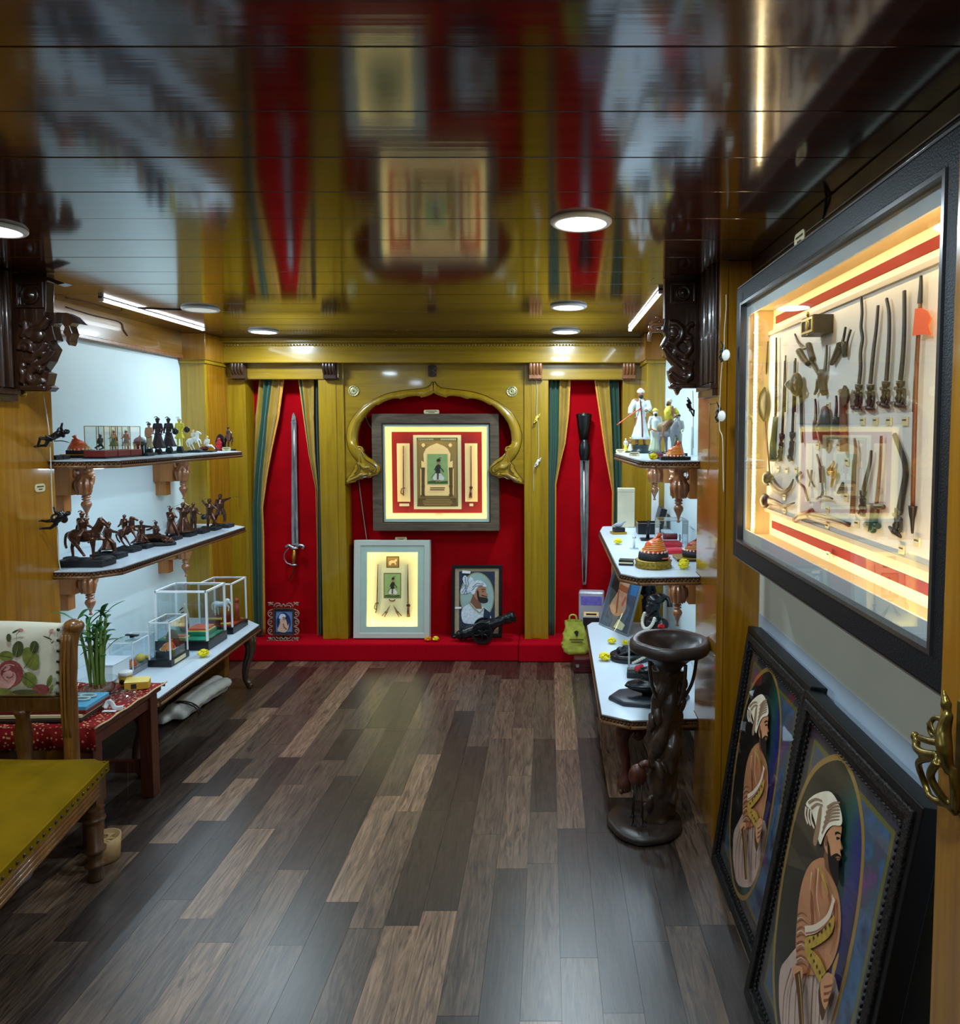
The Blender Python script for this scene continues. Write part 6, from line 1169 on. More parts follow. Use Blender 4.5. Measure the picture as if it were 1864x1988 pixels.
t = thing('leaning_box', 'black book-shaped box leaning on the right alcove wall', 'box', (.665, 4.36, RMZ + .005), 0); t.rotation_euler = (0, R(14), 0); MB().box((-.018, -.07, 0), (.018, .07, .12)).build('box_body', 'black', t, bevel=.002); MB().box((-.0186, -.066, .004), (-.014, .066, .012)).build('gold_edge', 'cream', t)
t = thing('white_card', 'white card propped above the black leaning box', 'card', (.66, 4.448, RMZ + .001)); MB().box((-.022, -.004, 0), (.022, .004, .235)).build('card_sheet', 'white', t); MB().box((-.022, -.006, 0), (.022, .006, .004)).build('card_foot', 'white', t)
t = thing('pin_stand', 'little metal post on a clear base', 'stand', mr(1231, 1066)); MB().box((-.022, -.022, 0), (.022, .022, .004)).build('clear_base', 'acrylic', t); m = MB(); m.lathe([(.006, .004), (.006, .05), (.009, .052), (.009, .062), (0, .063)], 14); m.build('post', 'chrome', t)
p = mr(1200, 1057); flower('marigold', 'yellow marigold near the far corner of the middle right shelf', p, .022, 'marigold_yellow')
t = thing('acrylic_case', 'clear case with a silver ring over red cushions on the middle right shelf', 'display case', (.62, 3.62, RMZ + .001)); case(t, .15, .15, 0, .145, .006, 'white', .003, 'grey_coat'); m = MB(); m.box((-.05, -.05, .006), (.05, .05, .03)); m.build('red_cushion', pm('hot_red', (214, 30, 50), .55), t, bevel=.008); m = MB(); m.cyl((-.04, 0, .055), (.03, 0, .055), .016, n=14); m.build('wound_core', 'maroon', t); m = MB(); m.tube([(.045, .016 * math.cos(a * .3142), .05 + .016 * math.sin(a * .3142)) for a in range(21)], .003, 6); m.build('silver_ring', 'chrome', t)
t = thing('red_gift', 'flat red gift packet in front of the clear case', 'box', (.585, 3.46, RMZ + .001), R(10)); MB().box((-.06, -.05, 0), (.06, .05, .02)).build('packet', 'hot_red', t, bevel=.005); m = MB(); m.box((-.061, -.006, -.0005), (.061, .006, .021)); m.build('ribbon', pm('pink_ribbon', (232, 130, 150), .5), t)
t = thing('turban_model', 'orange wound turban on a black band and round golden stand', 'turban', (.455, 3.10, RMZ + .001)); m = MB(); m.lathe([(.078, 0), (.080, .006), (.077, .010), (.078, .026), (.081, .030), (.074, .034), (0, .034)], 32); m.build('golden_stand', pm('ornate_gold', (150, 122, 40), .4, metal=.6, var=.45, vscale=90, bump=.4, bscale=120), t); m = MB(); m.lathe([(.064, .034), (.066, .04), (.064, .062), (.056, .066), (0, .066)], 28); m.build('black_band', 'black_matte', t); turban(t, .053, .064, 'orange_silk', dirx=1); m = MB(); m.tube(cr([(.03, -.062, .046), (.055, -.045, .044), (.066, -.02, .046)], 4), .006, 6, flat=.5); m.build('red_tag', 'coral', t)
t = thing('turban_model', 'dark red turban with pearls on a black and gold board', 'turban', (.665, 3.28, RMZ + .001)); MB().box((-.085, -.06, 0), (.06, .06, .010)).build('board', 'black', t); MB().box((-.087, -.062, .010), (.062, .062, .014)).build('gold_edge', 'gold', t); m = MB(); m.lathe([(.05, .014), (.052, .04), (0, .042)], 24); m.build('black_band', 'black_matte', t); turban(t, .042, .040, 'red_silk', dirx=1)
t = thing('small_book', 'small black and gold boxed book beside the round golden stand', 'book', (.345, 3.155, RMZ + .001), R(-12)); MB().box((-.032, -.026, 0), (.032, .026, .008)).build('cover', 'black', t); MB().box((-.030, -.027, .008), (.030, .024, .014)).build('pages', 'cream', t); MB().box((-.032, -.026, .014), (.032, .026, .022)).build('cover', 'black', t)
t0 = flower('marigold', 'lower of two yellow marigolds by the pilaster on the middle right shelf', (.575, 3.045, RMZ + .001), .022, 'marigold_yellow'); flower('marigold', 'upper of two yellow marigolds by the pilaster on the middle right shelf', (.588, 3.10, RMZ + .001), .024, 'marigold_yellow')

# lower right bench
def lr(px, py): p = at(px, py, Z=RLZ); p.z = RLZ + .001; return p
a, b_ = lr(1163, 1213), lr(1217, 1236); mid = (a + b_) / 2; rz = math.atan2(b_.y - a.y, b_.x - a.x)
t = thing('portrait', 'unframed glossy portrait board leaning on the right bench', 'picture', (mid.x, mid.y, RLZ + .003)); t.rotation_euler = (R(-18), 0, rz); w_, h_ = .30, .46
MB().box((-w_ / 2, 0, 0), (w_ / 2, .012, h_)).build('board', 'grey_coat', t)
NZ = lambda pts: [(-w_ / 2 + x_ * w_, z_ * h_) for x_, z_ in pts]
pm('pk_robe', (224, 160, 130), .45, var=.12, vscale=30); pm('pk_dark', (40, 30, 34), .45); pm('pk_blue', (70, 84, 110), .45, var=.3, vscale=25); pm('pk_sky', (40, 120, 176), .45); pm('pk_belt', (190, 98, 52), .45); pm('pk_skin', (170, 112, 78), .45)
flat('portrait_print', [('pk_blue', NZ([(.02, .02), (.98, .02), (.98, .98), (.02, .98)])), ('pk_dark', NZ(ctr([(.15, .35), (.3, .3), (.6, .9), (.5, .97), (.2, .97), (.1, .6)]))), ('pk_sky', NZ([(.75, .5), (.96, .5), (.96, .96), (.7, .96)])), ('cream', NZ([(.5, .04), (.8, .04), (.85, .12), (.6, .16)])), ('pk_robe', NZ(ctr([(.22, .3), (.36, .5), (.34, .62), (.46, .78), (.58, .80), (.68, .7), (.66, .52), (.74, .3), (.6, .2), (.36, .2)]))), ('pk_belt', NZ([(.36, .52), (.66, .5), (.66, .58), (.36, .6)])), ('pk_skin', NZ(ctr([(.48, .80), (.6, .80), (.62, .9), (.54, .94), (.47, .9)]))), ('white_print', NZ(ctr([(.44, .9), (.62, .9), (.6, .985), (.5, .99), (.42, .95)]))), ('pk_belt', NZ(strip([(.38, .5), (.46, .3), (.5, .22)], .05))), ('pk_belt', NZ(strip([(.66, .46), (.6, .34)], .06)))], t, -.0006, .0003)
MB().box((-w_ / 2 - .003, -.003, -.002), (w_ / 2 + .003, -.0025, h_ + .002)).build('glass_pane', 'glass', t)
t = thing('dark_statuette', 'slim black carved statuette behind the leaning portrait', 'statuette', (.60, 4.32, RLZ + .001)); slab(t, .06, .06, .014, 'black', rough=False); person(t, .30, dict(lh=(.08, -.12, .55), rh=(-.08, -.12, .6)), 'iron', ('iron', .6, .03, .085, .13), 'iron', z0=.014)
# bust with garland
t = thing('bust', 'black bust of a turbaned man with a white garland', 'bust', (.60, 4.0, RLZ + .001), R(-60)); m = MB(); m.box((-.06, -.05, 0), (.06, .05, .03)); m.build('base', 'black', t, bevel=.004)
m = MB(); m.tube([(0, 0, .03), (0, 0, .07), (0, .005, .12), (0, .0, .15)], [.055, .085, .075, .03], 16, flat=.72); m.ell((-.07, 0, .11), (.03, .035, .035)); m.ell((.07, 0, .11), (.03, .035, .035)); m.tube([(0, 0, .14), (0, -.008, .18)], .028, 12); m.ell((0, -.012, .205), (.036, .044, .048)); m.ell((0, -.056, .20), (.008, .012, .012)); m.ell((0, -.040, .172), (.022, .022, .022)); m.ell((0, -.052, .186), (.014, .006, .004)); m.build('torso_and_head', 'black', t, remesh=.0035)
m = MB(); m.ell((0, .004, .238), (.05, .056, .028)); m.ell((.012, .03, .25), (.034, .034, .022)); m.tube(cr([(.02, .05, .25), (.05, .06, .235), (.06, .055, .20)], 4), [.014] * 4 + [.016] * 5, 8); m.build('turban', 'black', t)
m = MB()
for k in range(22): a_ = -1.9 + k * .173; m.ell((.048 * math.sin(a_), -.046 - .022 * math.cos(a_), .135 - .055 * math.cos(a_)), (.010, .010, .010), 8, 6)
m.build('garland', 'pearl', t)
t = thing('relief_plaque', 'oval black relief of a reclining figure on the right bench', 'sculpture', lr(1214, 1283) + Vector((.03, .03, 0)), R(12)); m = MB(); m.T = Matrix.Diagonal((1, .8, 1, 1)); m.lathe([(.105, 0), (.108, .006), (.108, .03), (.096, .036), (0, .037)], 32); m.build('oval_base', 'black', t); m = MB(); rr = random.Random(4)
for k in range(6): m.tube(cr([(-.07 + .012 * k, -.04 + .018 * k, .036), (-.02, -.045 + .02 * k, .052 + .006 * math.sin(k)), (.04, -.03 + .014 * k, .048), (.075 - .01 * k, -.01 + .01 * k, .036)], 4), .010, 8)
m.ell((-.055, .0, .05), (.022, .02, .018)); m.build('reclining_relief', 'iron', t, remesh=.003)
for px, py, lb, r_ in ((1188, 1250, 'yellow marigold behind the black oval relief', .024), (1174, 1283, 'largest yellow marigold, left of the black oval relief', .030), (1214, 1253, 'yellow petal heap between relief and carved stand', .020)): flower('marigold', lb, lr(px, py), r_, 'marigold_yellow')
t = thing('ornament_frame', 'upright black framed glass ornament with red rose and pearls', 'ornament', (.44, 3.42, RLZ + .001), R(-8)); MB().box((-.06, -.04, 0), (.08, .04, .03)).build('base', 'black', t, bevel=.003); m = MB(); m.ring(rect(-.055, .03, .07, .175), rect(-.047, .038, .062, .167), -.004, .004, 'y'); m.build('pane_frame', 'white_frame', t); MB().box((-.047, -.001, .038), (.062, .001, .167)).build('pane', 'acrylic', t); m = MB(); m.ell((-.005, -.025, .045), (.02, .016, .015)); m.ell((.008, -.022, .055), .012); m.build('rose', 'hot_red', t); m = MB()
for k in range(9): m.ell((-.03 + .010 * k, -.02, .068 + .006 * k), .0075, 8, 6)
m.build('pearl_string', 'pearl', t)
t = thing('sculpture', 'black boat shaped sculpture on a flat octagonal base', 'sculpture', (.445, 3.12, RLZ + .001), R(2)); m = MB(); m.T = Matrix.Diagonal((1, .62, 1, 1)); m.lathe([(.178, 0), (.182, .004), (.178, .016), (.168, .020), (0, .0205)], 8); m.build('octagonal_base', pm('slate', (34, 40, 48), .4, var=.15, vscale=30), t); m = MB(); m.T = Matrix.Diagonal((1, .5, 1, 1)); m.lathe([(.03, .02), (.035, .03), (.08, .045), (.11, .062), (.10, .075), (.05, .08), (.03, .10), (.055, .12), (.04, .14), (0, .15)], 28); m.build('boat_body', 'black', t)
t = thing('white_card', 'small white folded card between bust and carved stand', 'card', (.58, 3.80, RLZ + .001), R(15)); m = MB(); m.prism([(-.05, 0), (.05, 0), (.05, .002), (0, .05), (-.05, .002)], -.035, .035, 'y'); m.build('fold', 'white', t); MB().box((-.02, -.0355, .006), (.02, -.035, .014)).build('caption_line', 'grey_coat', t)
# parcels by the plinth
t = thing('suitcase', 'small dark red case on the floor behind the right bench', 'case', (.235, 4.60, .001), 0); MB().box((-.075, -.09, 0), (.075, .09, .10)).build('body', pm('oxblood', (84, 10, 20), .45), t, bevel=.012); MB().box((-.076, -.091, .045), (.076, .091, .052)).build('seam', 'ink', t)
for sx in (-.05, .05): MB().box((sx - .01, -.093, .04), (sx + .01, -.089, .06)).build('latch', 'chrome', t)
pm('yellow_poly', (196, 196, 78), .45, var=.25, vscale=14, bump=.6, bscale=20)
t = thing('carrier_bag', 'crumpled yellow printed carrier bag beside the right bench', 'bag', (.185, 4.62, .104)); m = MB(); rr = random.Random(8); N = 20; vs = []; fs = []
for j in range(11):
    z_ = j / 10; rx_ = .085 * (1.0 - .25 * z_ + .10 * math.sin(z_ * 5)); ry_ = .05 * (1 - .3 * z_)
    for k in range(N): a_ = 2 * math.pi * k / N; f_ = 1 + .10 * math.sin(5 * a_ + 3 * z_ * 6) + rr.uniform(-.05, .05); vs.append((rx_ * math.cos(a_) * f_ - .02 * z_, ry_ * math.sin(a_) * f_, z_ * .21))
for j in range(10):
    for k in range(N): fs.append((j * N + k, j * N + (k + 1) % N, (j + 1) * N + (k + 1) % N, (j + 1) * N + k))
fs.append(list(range(N))[::-1]); m.add(vs, fs, 0, True); m.build('sack', 'yellow_poly', t)
m = MB(); m.tube(cr([(-.05, -.02, .20), (-.045, -.03, .25), (-.01, -.03, .25), (.0, -.02, .20)], 4), .006, 6, flat=.4); m.build('handle', 'yellow_poly', t)
L = [('brown_print', strip([(-.05, .10), (.04, .10)], .008)), ('brown_print', strip([(-.04, .085), (.035, .085)], .006)), ('ink', ctr([(-.02, .15), (-.005, .16), (.008, .15), (0, .12), (-.01, .13)]))]; flat('bag_print', L, t, -.056, .0003)
t = thing('parcel', 'silver and violet printed parcel standing behind the right bench', 'parcel', (.29, 4.79, ZP + .006), R(-6)); m = MB(); m.box((-.085, -.04, 0), (.085, .04, .345)); m.build('packet', mat('foil', (196, 190, 200), .25, metal=.3, var=.15, vscale=8, bump=.5, bscale=14), t, bevel=.012)
flat('parcel_print', [(pm('violet_print', (120, 104, 190), .4, var=.3, vscale=30), rect(-.07, .255, .07, .315)), ('pk_dark', rect(-.055, .06, .055, .17)), ('white_print', strip([(-.055, .175), (.055, .175)], .004)), ('peach_glow_print', rect(-.05, .18, .05, .21)), ('ink', rect(-.035, .188, .035, .200))], t, -.0412, .0003)
t = thing('parcel', 'second pale folded parcel behind the leaning portrait', 'parcel', (.45, 4.84, ZP + .006), R(10)); m = MB(); m.prism([(-.05, 0), (.05, 0), (.045, .29), (-.03, .31)], -.03, .03, 'y'); m.build('packet', 'pp_white', t, bevel=.006); m = MB(); m.prism([(-.04, .1), (.0, .2), (-.03, .2)], -.032, -.030, 'y'); m.build('fold', 'pp_navy', t)

# ------------------------------------------------------------------ carved stand with bowl
t = thing('carved_stand', 'dark carved wooden stand with a wide bowl on top', 'stand', (.375, 2.735, .001))
def wobble(seed, amp): 
    r_ = random.Random(seed); ph = [r_.uniform(0, 6.28) for _ in range(4)]
    return lambda a, z: amp * (math.sin(3 * a + ph[0]) + .6 * math.sin(5 * a + ph[1]) + .4 * math.sin(9 * a + ph[2]))
m = MB(); m.lathe([(.132, 0), (.145, .008), (.146, .022), (.136, .032), (.09, .036), (.05, .030), (0, .030)], 44, wob=wobble(1, .025)); m.build('foot_disc', pm('stand_dark', (44, 31, 24), .4, var=.35, vscale=18), t)
colx = lambda z: .055 + .04 * z / .7
pm('stand_wood', (52, 34, 22), .35, var=.4, vscale=14, coat=.3)
m = MB()
for s in range(4):
    pts = []
    for k in range(15): z_ = .03 + k / 14 * .60; a_ = s * math.pi / 2 + z_ * 7; r_ = .032 + .010 * math.sin(z_ * 18 + s); pts.append((colx(z_) + r_ * math.cos(a_), r_ * math.sin(a_), z_))
    m.tube(cr(pts, 2), [.026 + .008 * math.sin(i * .9 + s) for i in range(29)], 10)
m.tube([(colx(0), 0, .03), (colx(.6), 0, .64)], [.045, .04], 12)
rr = random.Random(12)
for k in range(34): z_ = .06 + k / 34 * .54; a_ = rr.uniform(0, 6.28); m.ell((colx(z_) + .058 * math.cos(a_), .058 * math.sin(a_), z_), (.016, .016, .036), 8, 6, rot=(rr.uniform(-.4, .4), rr.uniform(-.4, .4), 0))
m.build('twisted_column', 'stand_wood', t, remesh=.0045)
for k, (a0, lb) in enumerate(((-2.6, 'l'), (.2, 'r'), (-1.2, 'm'), (2.2, 'n'))):
    m = MB(); c0 = Vector((.098, 0, 0)); f = lambda r_, z_: (c0.x + r_ * math.cos(a0), r_ * math.sin(a0), z_); m.tube(cr([f(.05, .50), f(.085, .56), f(.10, .62), f(.105, .675)], 4), .007, 8); m.build('vine_prop', 'stand_wood', t)
m = MB(); m.lathe([(.03, .60), (.05, .64), (.085, .675), (.125, .70), (.150, .705), (.154, .716), (.152, .738), (.142, .746), (.122, .744), (.112, .728), (.08, .705), (.03, .692), (0, .690)], 44, (.093, 0, 0), wob=lambda a, z: .022 * math.sin(6 * a + .6) + .012 * math.sin(11 * a)); m.build('bowl', 'stand_dark', t)
m = MB(); m.lathe([(.122, .7415), (.127, .7445), (.134, .7465), (.140, .7475)], 44, (.093, 0, 0), wob=lambda a, z: .02 * math.sin(6 * a + .6), cap=False); m.build('rim_bevel', pm('rim_wood', (104, 84, 76), .4, var=.2, vscale=30), t)
m = MB(); m.ell((-.03, -.02, .215), (.036, .026, .045)); m.tube(cr([(-.02, -.02, .25), (.0, -.02, .262), (.03, -.015, .25)], 3), .014, 8); m.build('crane_body', 'table_wood', t)
for x_, y_ in ((-.05, -.05), (-.012, -.05), (-.045, .02), (-.005, .02)):
    m = MB(); m.tube([(x_ * .6 - .01, y_ * .5 - .01, .19), (x_, y_, .040)], .0026, 6)
    for a_ in (-.7, 0, .7, 3.1): m.tube([(x_, y_, .040), (x_ + .018 * math.sin(a_), y_ - .018 * math.cos(a_), .036)], [.003, .002], 5)
    m.build('crane_leg', 'iron', t)
flower('red_flower', 'small pink-red blossom on the rim of the carved stand bowl', (.453, 2.86, .750), .015, 'hot_red', 'loose blossoms')

# hanging strings with little climbers on the right pilaster and back pillar
def hang(label, pts, mt='cord', r=.0018): cable('hanging_string', label, pts, r, mt, 'string')
RCL = dict(le=(.06, -.12, .98), lh=(.0, -.16, 1.12), re=(-.12, -.1, .62), rh=(-.02, -.16, .52), lk=(.12, -.16, .4), lf=(.04, -.1, .16), rk=(-.04, -.2, .38), rf=(.0, -.12, .14))
xs = XRP - .02
S = lambda px, py: at(px, py, X=xs)
hang('pale string on the right pilaster with two climbing dolls', [S(1410, 572), S(1410, 600), S(1407, 640), S(1406, 675), S(1401, 720), S(1398, 780), S(1397, 830), S(1403, 850), S(1404, 900), S(1405, 955)])
hang('dark string hanging near the fluted band of the right pilaster', [at(1378, 785, X=XRP - .001), S(1378, 788), S(1377, 840), S(1376, 900), S(1374, 922)], 'carve_wood')
for px, py, lb in ((1404, 688, 'upper black and white climbing doll on the pale string'), (1396, 805, 'lower black and white climbing doll on the pale string')):
    p = S(px, py); t = thing('climbing_doll', lb, 'doll', p, R(-60), 'climbing dolls'); person(t, .07, dict(RCL), 'iron', None, 'ivory', z0=-.035, plume=False); m = MB(); m.T = Matrix.Rotation(R(90), 4, 'X') @ Matrix.Translation((.028, -.006, .012)); m.lathe([(.020, 0), (.018, .003), (0, .004)], 16); m.build('white_shield', 'ivory', t)
p = at(1341, 795, Y=3.10); t = climber('small black climber hanging against the right white wall', p, .085, R(-18), dict(RCL), 'black'); cable('hanging_string', 'thin dark string of the small climber on the right wall', [at(1345, 758, Y=3.115), at(1346, 790, Y=3.115), at(1346, 870, Y=3.115)], .0012, 'dark_cord', 'string')
yb = YB - .012
hang('pale string on the pillar right of the arch with two climbing dolls', [at(1041, 737, Y=yb), at(1043, 760, Y=yb), at(1042, 800, Y=yb), at(1045, 830, Y=yb), at(1045, 890, Y=yb), at(1037, 905, Y=yb), at(1036, 955, Y=yb)])
for px, py, lb, mt_ in ((1041, 814, 'upper yellowish climbing doll on the arch pillar', 'yellow_trim'), (1043, 899, 'lower pale climbing doll on the arch pillar', 'ivory')):
    p = at(px, py, Y=yb - .01); t = thing('climbing_doll', lb, 'doll', p, 0, 'climbing dolls'); t.rotation_euler = (0, R(35), 0); person(t, .075, dict(RCL), mt_, None, mt_, z0=-.037, plume=False)
# ------------------------------------------------------------------ carved dark brackets at the near pilasters
def carved_bracket(label, outline, Yp, side, band_y, z_bot, extras):
    """side=+1: board stands out to +x from the left pilaster; -1: to -x from the right one"""
    Xf = XLP if side > 0 else XRP
    t = thing('carved_corbel', label, 'corbel', (Xf, Yp, 1.70)); o = Vector((Xf, Yp, 1.70))
    w = lambda px, py, d=0.0: (lambda p: (p.x - o.x, d, p.z - o.z))(at(px, py, Y=Yp))
    P = [(lambda p: (p[0], p[2]))(w(*q)) for q in outline]
    m = MB(); m.prism(P, 0.0, .045, 'y'); m.build('carved_board', 'dark_wood', t, bevel=.003)
    m = MB()
    for pts, r_ in extras['tubes']: m.tube(cr([w(a, b_, -.004) for a, b_ in pts], 4), r_, 8)
    for a, b_, rx, rz_ in extras['blobs']: m.ell(w(a, b_, -.002), (rx, .014, rz_), 12, 8)
    m.build('relief', 'dark_wood', t, remesh=.0035)
    a, b_, c_, d_ = extras['panel']; p0, p1 = w(a, d_), w(c_, b_)
    m = MB(); m.ring(rect(p0[0], p0[2], p1[0], p1[2]), rect(p0[0] + .012, p0[2] + .012, p1[0] - .012, p1[2] - .012), -.010, 0, 'y'); m.build('panel_border', 'dark_wood', t, bevel=.003)
    m = MB(); cx_, cz_ = (p0[0] + p1[0]) / 2, (p0[2] + p1[2]) / 2; r0 = min(p1[0] - p0[0], p1[2] - p0[2]) * .36
    m.T = Matrix.Translation((cx_, 0, cz_)) @ Matrix.Rotation(R(90), 4, 'X'); m.lathe([(r0, 0), (r0, .008), (r0 * .85, .012), (r0 * .72, .006), (r0 * .5, .008), (r0 * .35, .014), (0, .016)], 24); m.build('rosette', 'dark_wood', t)
    y0, y1 = band_y; m = MB(); n = 5; s_ = side
    m.box((0, y0 - Yp, z_bot - 1.70), (s_ * .012, y1 - Yp, ZC - 1.70))
    for k in range(n): yy = y0 + (y1 - y0) * (k + .5) / n - Yp; m.tube([(s_ * .012, yy, z_bot - 1.69), (s_ * .012, yy, ZC - 1.702)], (y1 - y0) / n * (.42 if k % 2 else .30), 8)
    m.box((0, y0 - Yp - .006, z_bot - 1.715), (s_ * .03, y1 - Yp + .006, z_bot - 1.695)); m.box((0, y0 - Yp - .003, z_bot - 1.74), (s_ * .022, y1 - Yp + .003, z_bot - 1.715))
    m.build('fluted_band', 'dark_wood', t, bevel=.002)
    m = MB(); k0 = int((ZC - z_bot) / .02)
    for j in (1, 3):
        yy = y0 + (y1 - y0) * (j + .5) / n - Yp
        for k in range(k0): m.ell((s_ * .022, yy, z_bot - 1.69 + k * .02), (.006, .008, .008), 6, 4)
    tag(m.build('bead_rows', 'dark_wood', t), None, None, None, 'stuff'); return t, w
Zr = lambda x, y: (1260 + x * .16100, 500 + y * .16100)
OR = [Zr(*p) for p in ((660, 120), (60, 120), (28, 240), (60, 262), (95, 200), (150, 205), (190, 260), (190, 740), (165, 860), (205, 950), (150, 1050), (168, 1100), (215, 1200), (296, 1300), (230, 1362), (250, 1460), (282, 1520), (246, 1548), (268, 1580), (318, 1588), (350, 1662), (382, 1600), (410, 1576), (660, 1576))]
EX = dict(panel=(*Zr(250, 300), *Zr(570, 560)), tubes=[([Zr(*p) for p in q], r_) for q, r_ in (([(240, 790), (330, 800), (400, 880), (380, 980), (300, 1040), (220, 1010)], .016), ([(260, 960), (320, 1100), (420, 1180), (500, 1100), (480, 1010), (430, 1040)], .013), ([(180, 1080), (260, 1180), (340, 1250), (420, 1320), (520, 1340)], .012), ([(540, 790), (470, 840), (450, 930), (520, 960)], .012), ([(260, 1390), (340, 1460), (430, 1480), (500, 1420), (470, 1350), (400, 1360)], .014), ([(270, 1540), (400, 1550), (560, 1550)], .010), ([(360, 1280), (440, 1250), (540, 1270)], .010))], blobs=[(*Zr(470, 1060), .012, .018), (*Zr(430, 1210), .018, .012), (*Zr(300, 900), .025, .03), (*Zr(430, 1410), .014, .014), (*Zr(310, 1150), .02, .02)])
tR, wR = carved_bracket('dark carved scroll corbel on the right pilaster', OR, 2.90, -1, (2.64, 2.88), 1.715, EX)
m = MB()
for pts, r_ in (([(195, 755), (150, 740), (105, 700), (120, 740), (60, 760), (30, 800)], .008), ([(190, 880), (110, 875), (40, 880), (15, 930), (10, 1000)], .007), ([(190, 790), (60, 800), (30, 850), (100, 870)], .010)): m.tube(cr([wR(*Zr(*p), .02) for p in pts], 4), r_, 8)
m.build('side_canopy', 'carve_wood', tR)
m = MB(); c = wR(*Zr(350, 1620), .02); m.ell(c, .010, 8, 6); m.build('brass_tip', 'brass', tR)
Zl = lambda x, y: (x * .15084, 520 + y * .15084)
OL = [Zl(*p) for p in ((150, 60), (600, 60), (600, 115), (840, 195), (745, 218), (620, 160), (595, 170), (590, 570), (850, 575), (940, 620), (1040, 722), (925, 705), (895, 745), (930, 840), (905, 900), (900, 950), (880, 998), (848, 945), (852, 890), (808, 835), (830, 760), (790, 712), (700, 712), (675, 750), (690, 830), (722, 930), (640, 950), (708, 1040), (640, 1200), (556, 1322), (640, 1352), (604, 1500), (668, 1542), (616, 1590), (150, 1585))]
EX = dict(panel=(*Zl(215, 180), *Zl(570, 520)), tubes=[([Zl(*p) for p in q], r_) for q, r_ in (([(260, 1060), (270, 980), (350, 950), (410, 1010), (390, 1080)], .012), ([(640, 640), (560, 760), (440, 800), (380, 900)], .016), ([(620, 960), (560, 1060), (480, 1120), (420, 1200), (320, 1180)], .014), ([(680, 1050), (590, 1180), (500, 1240), (420, 1260)], .012), ([(560, 1330), (480, 1300), (400, 1340), (380, 1430), (460, 1480), (560, 1440)], .014), ([(290, 1480), (320, 1400), (290, 1310), (330, 1240)], .014), ([(270, 1550), (420, 1540), (600, 1550)], .010), ([(280, 740), (340, 700), (340, 800), (300, 900)], .014))], blobs=[(*Zl(330, 1030), .016, .016), (*Zl(480, 870), .03, .03), (*Zl(410, 1420), .012, .018), (*Zl(560, 1120), .018, .014), (*Zl(430, 1190), .014, .02)])
tL, wL = carved_bracket('dark carved scroll corbel on the left pilaster', OL, 2.78, 1, (2.50, 2.77), 1.70, EX)
knob('brass rope hook under the left carved corbel', (XLP + .02, 2.80, 1.688), R(40), .012)

# ------------------------------------------------------------------ weapon display case on the right wall
CXF = .632; CY0, CY1, CZ0, CZ1 = 1.115, 2.455, 1.122, 2.022; cyc = (CY0 + CY1) / 2; cw_ = CY1 - CY0; ch_ = CZ1 - CZ0
loc = Vector((CXF, cyc, CZ0)); rot = (0, 0, R(-90)); t, Tc = framed('weapon_case', 'large black framed lit display case of miniature weapons on the right wall', 'display case', loc, rot); CASE = t
A = (-cw_ / 2, 0, cw_ / 2, ch_); fw_ = .058; B1 = (A[0] + fw_, A[1] + fw_, A[2] - fw_, A[3] - fw_); mw = .042; C1 = (B1[0] + mw * .6, B1[1] + mw, B1[2] - mw, B1[3] - mw)
pm('case_black', (17, 17, 22), .5, var=.5, vscale=160, bump=.35, bscale=260, spec=.25)
m = MB(); m.ring(rect(*A), rect(*B1), 0, .134, 'y'); m.build('frame', 'case_black', t, bevel=.006)
m = MB(); m.ring(rect(A[0] - .004, A[1] - .004, A[2] + .004, A[3] + .004), rect(A[0] + .004, A[1] + .004, A[2] - .004, A[3] - .004), .004, .134, 'y'); m.build('outer_moulding', pm('moulding_grey', (104, 96, 90), .3), t)
MB().ring(rect(B1[0] - .002, B1[1] - .002, B1[2] + .002, B1[3] + .002), rect(B1[0] + .007, B1[1] + .007, B1[2] - .007, B1[3] - .007), -.003, .02, 'y').build('inner_lip', pm('lip_grey', (70, 66, 66), .25, metal=.5), t)
DB = .105
MB().ring(rect(*B1), rect(*C1), .018, .024, 'y').build('mat', pm('case_mat', (206, 212, 214), .6), t)
MB().ring(rect(B1[0], B1[1], B1[2], B1[3]), rect(C1[0] - .018, C1[1] - .018, C1[2] + .018, C1[3] + .018), .024, DB, 'y').build('side_walls', pm('case_walls', (196, 172, 128), .6), t)
MB().box((B1[0], DB, B1[1]), (B1[2], DB + .012, B1[3])).build('back_board', pm('case_board', (240, 226, 196), .7), t)
pr = lambda px, py, d=DB: lp(Tc, px, py, d)
zt0 = pr(1480, 630)[1]; zt1 = pr(1825, 465)[1]; zb0 = pr(1478, 1009)[1]
ipx0 = pr(1478, 800)[0]; ipx1 = B1[2] - .03
ztop = (pr(1483, 634)[1] + pr(1822, 468)[1]) / 2; zbot = (pr(1480, 1010)[1] + pr(1808, 1146)[1]) / 2
for z_ in (ztop, zbot): MB().box((C1[0] + .012, DB - .002, z_ - .012), (ipx1 + .02, DB, z_ + .012)).build('red_ribbon', pm('ribbon_red', (124, 4, 8), .8), t)
iz1 = (pr(1483, 656)[1] + pr(1823, 520)[1]) / 2; iz0 = (pr(1482, 988)[1] + pr(1808, 1086)[1]) / 2; ix0 = pr(1484, 800)[0]
m = MB(); m.box((ix0, DB - .012, iz0), (ipx1, DB, iz1)); m.build('weapon_panel', pm('weapon_panel', (226, 220, 212), .7), t)
m = MB(); m.ring(rect(ix0 - .004, iz0 - .010, ipx1 + .004, iz1 + .010), rect(ix0 + .002, iz0 + .002, ipx1 - .002, iz1 - .002), DB - .018, DB, 'y'); m.build('panel_moulding', pm('panel_grey', (176, 166, 150), .5), t)
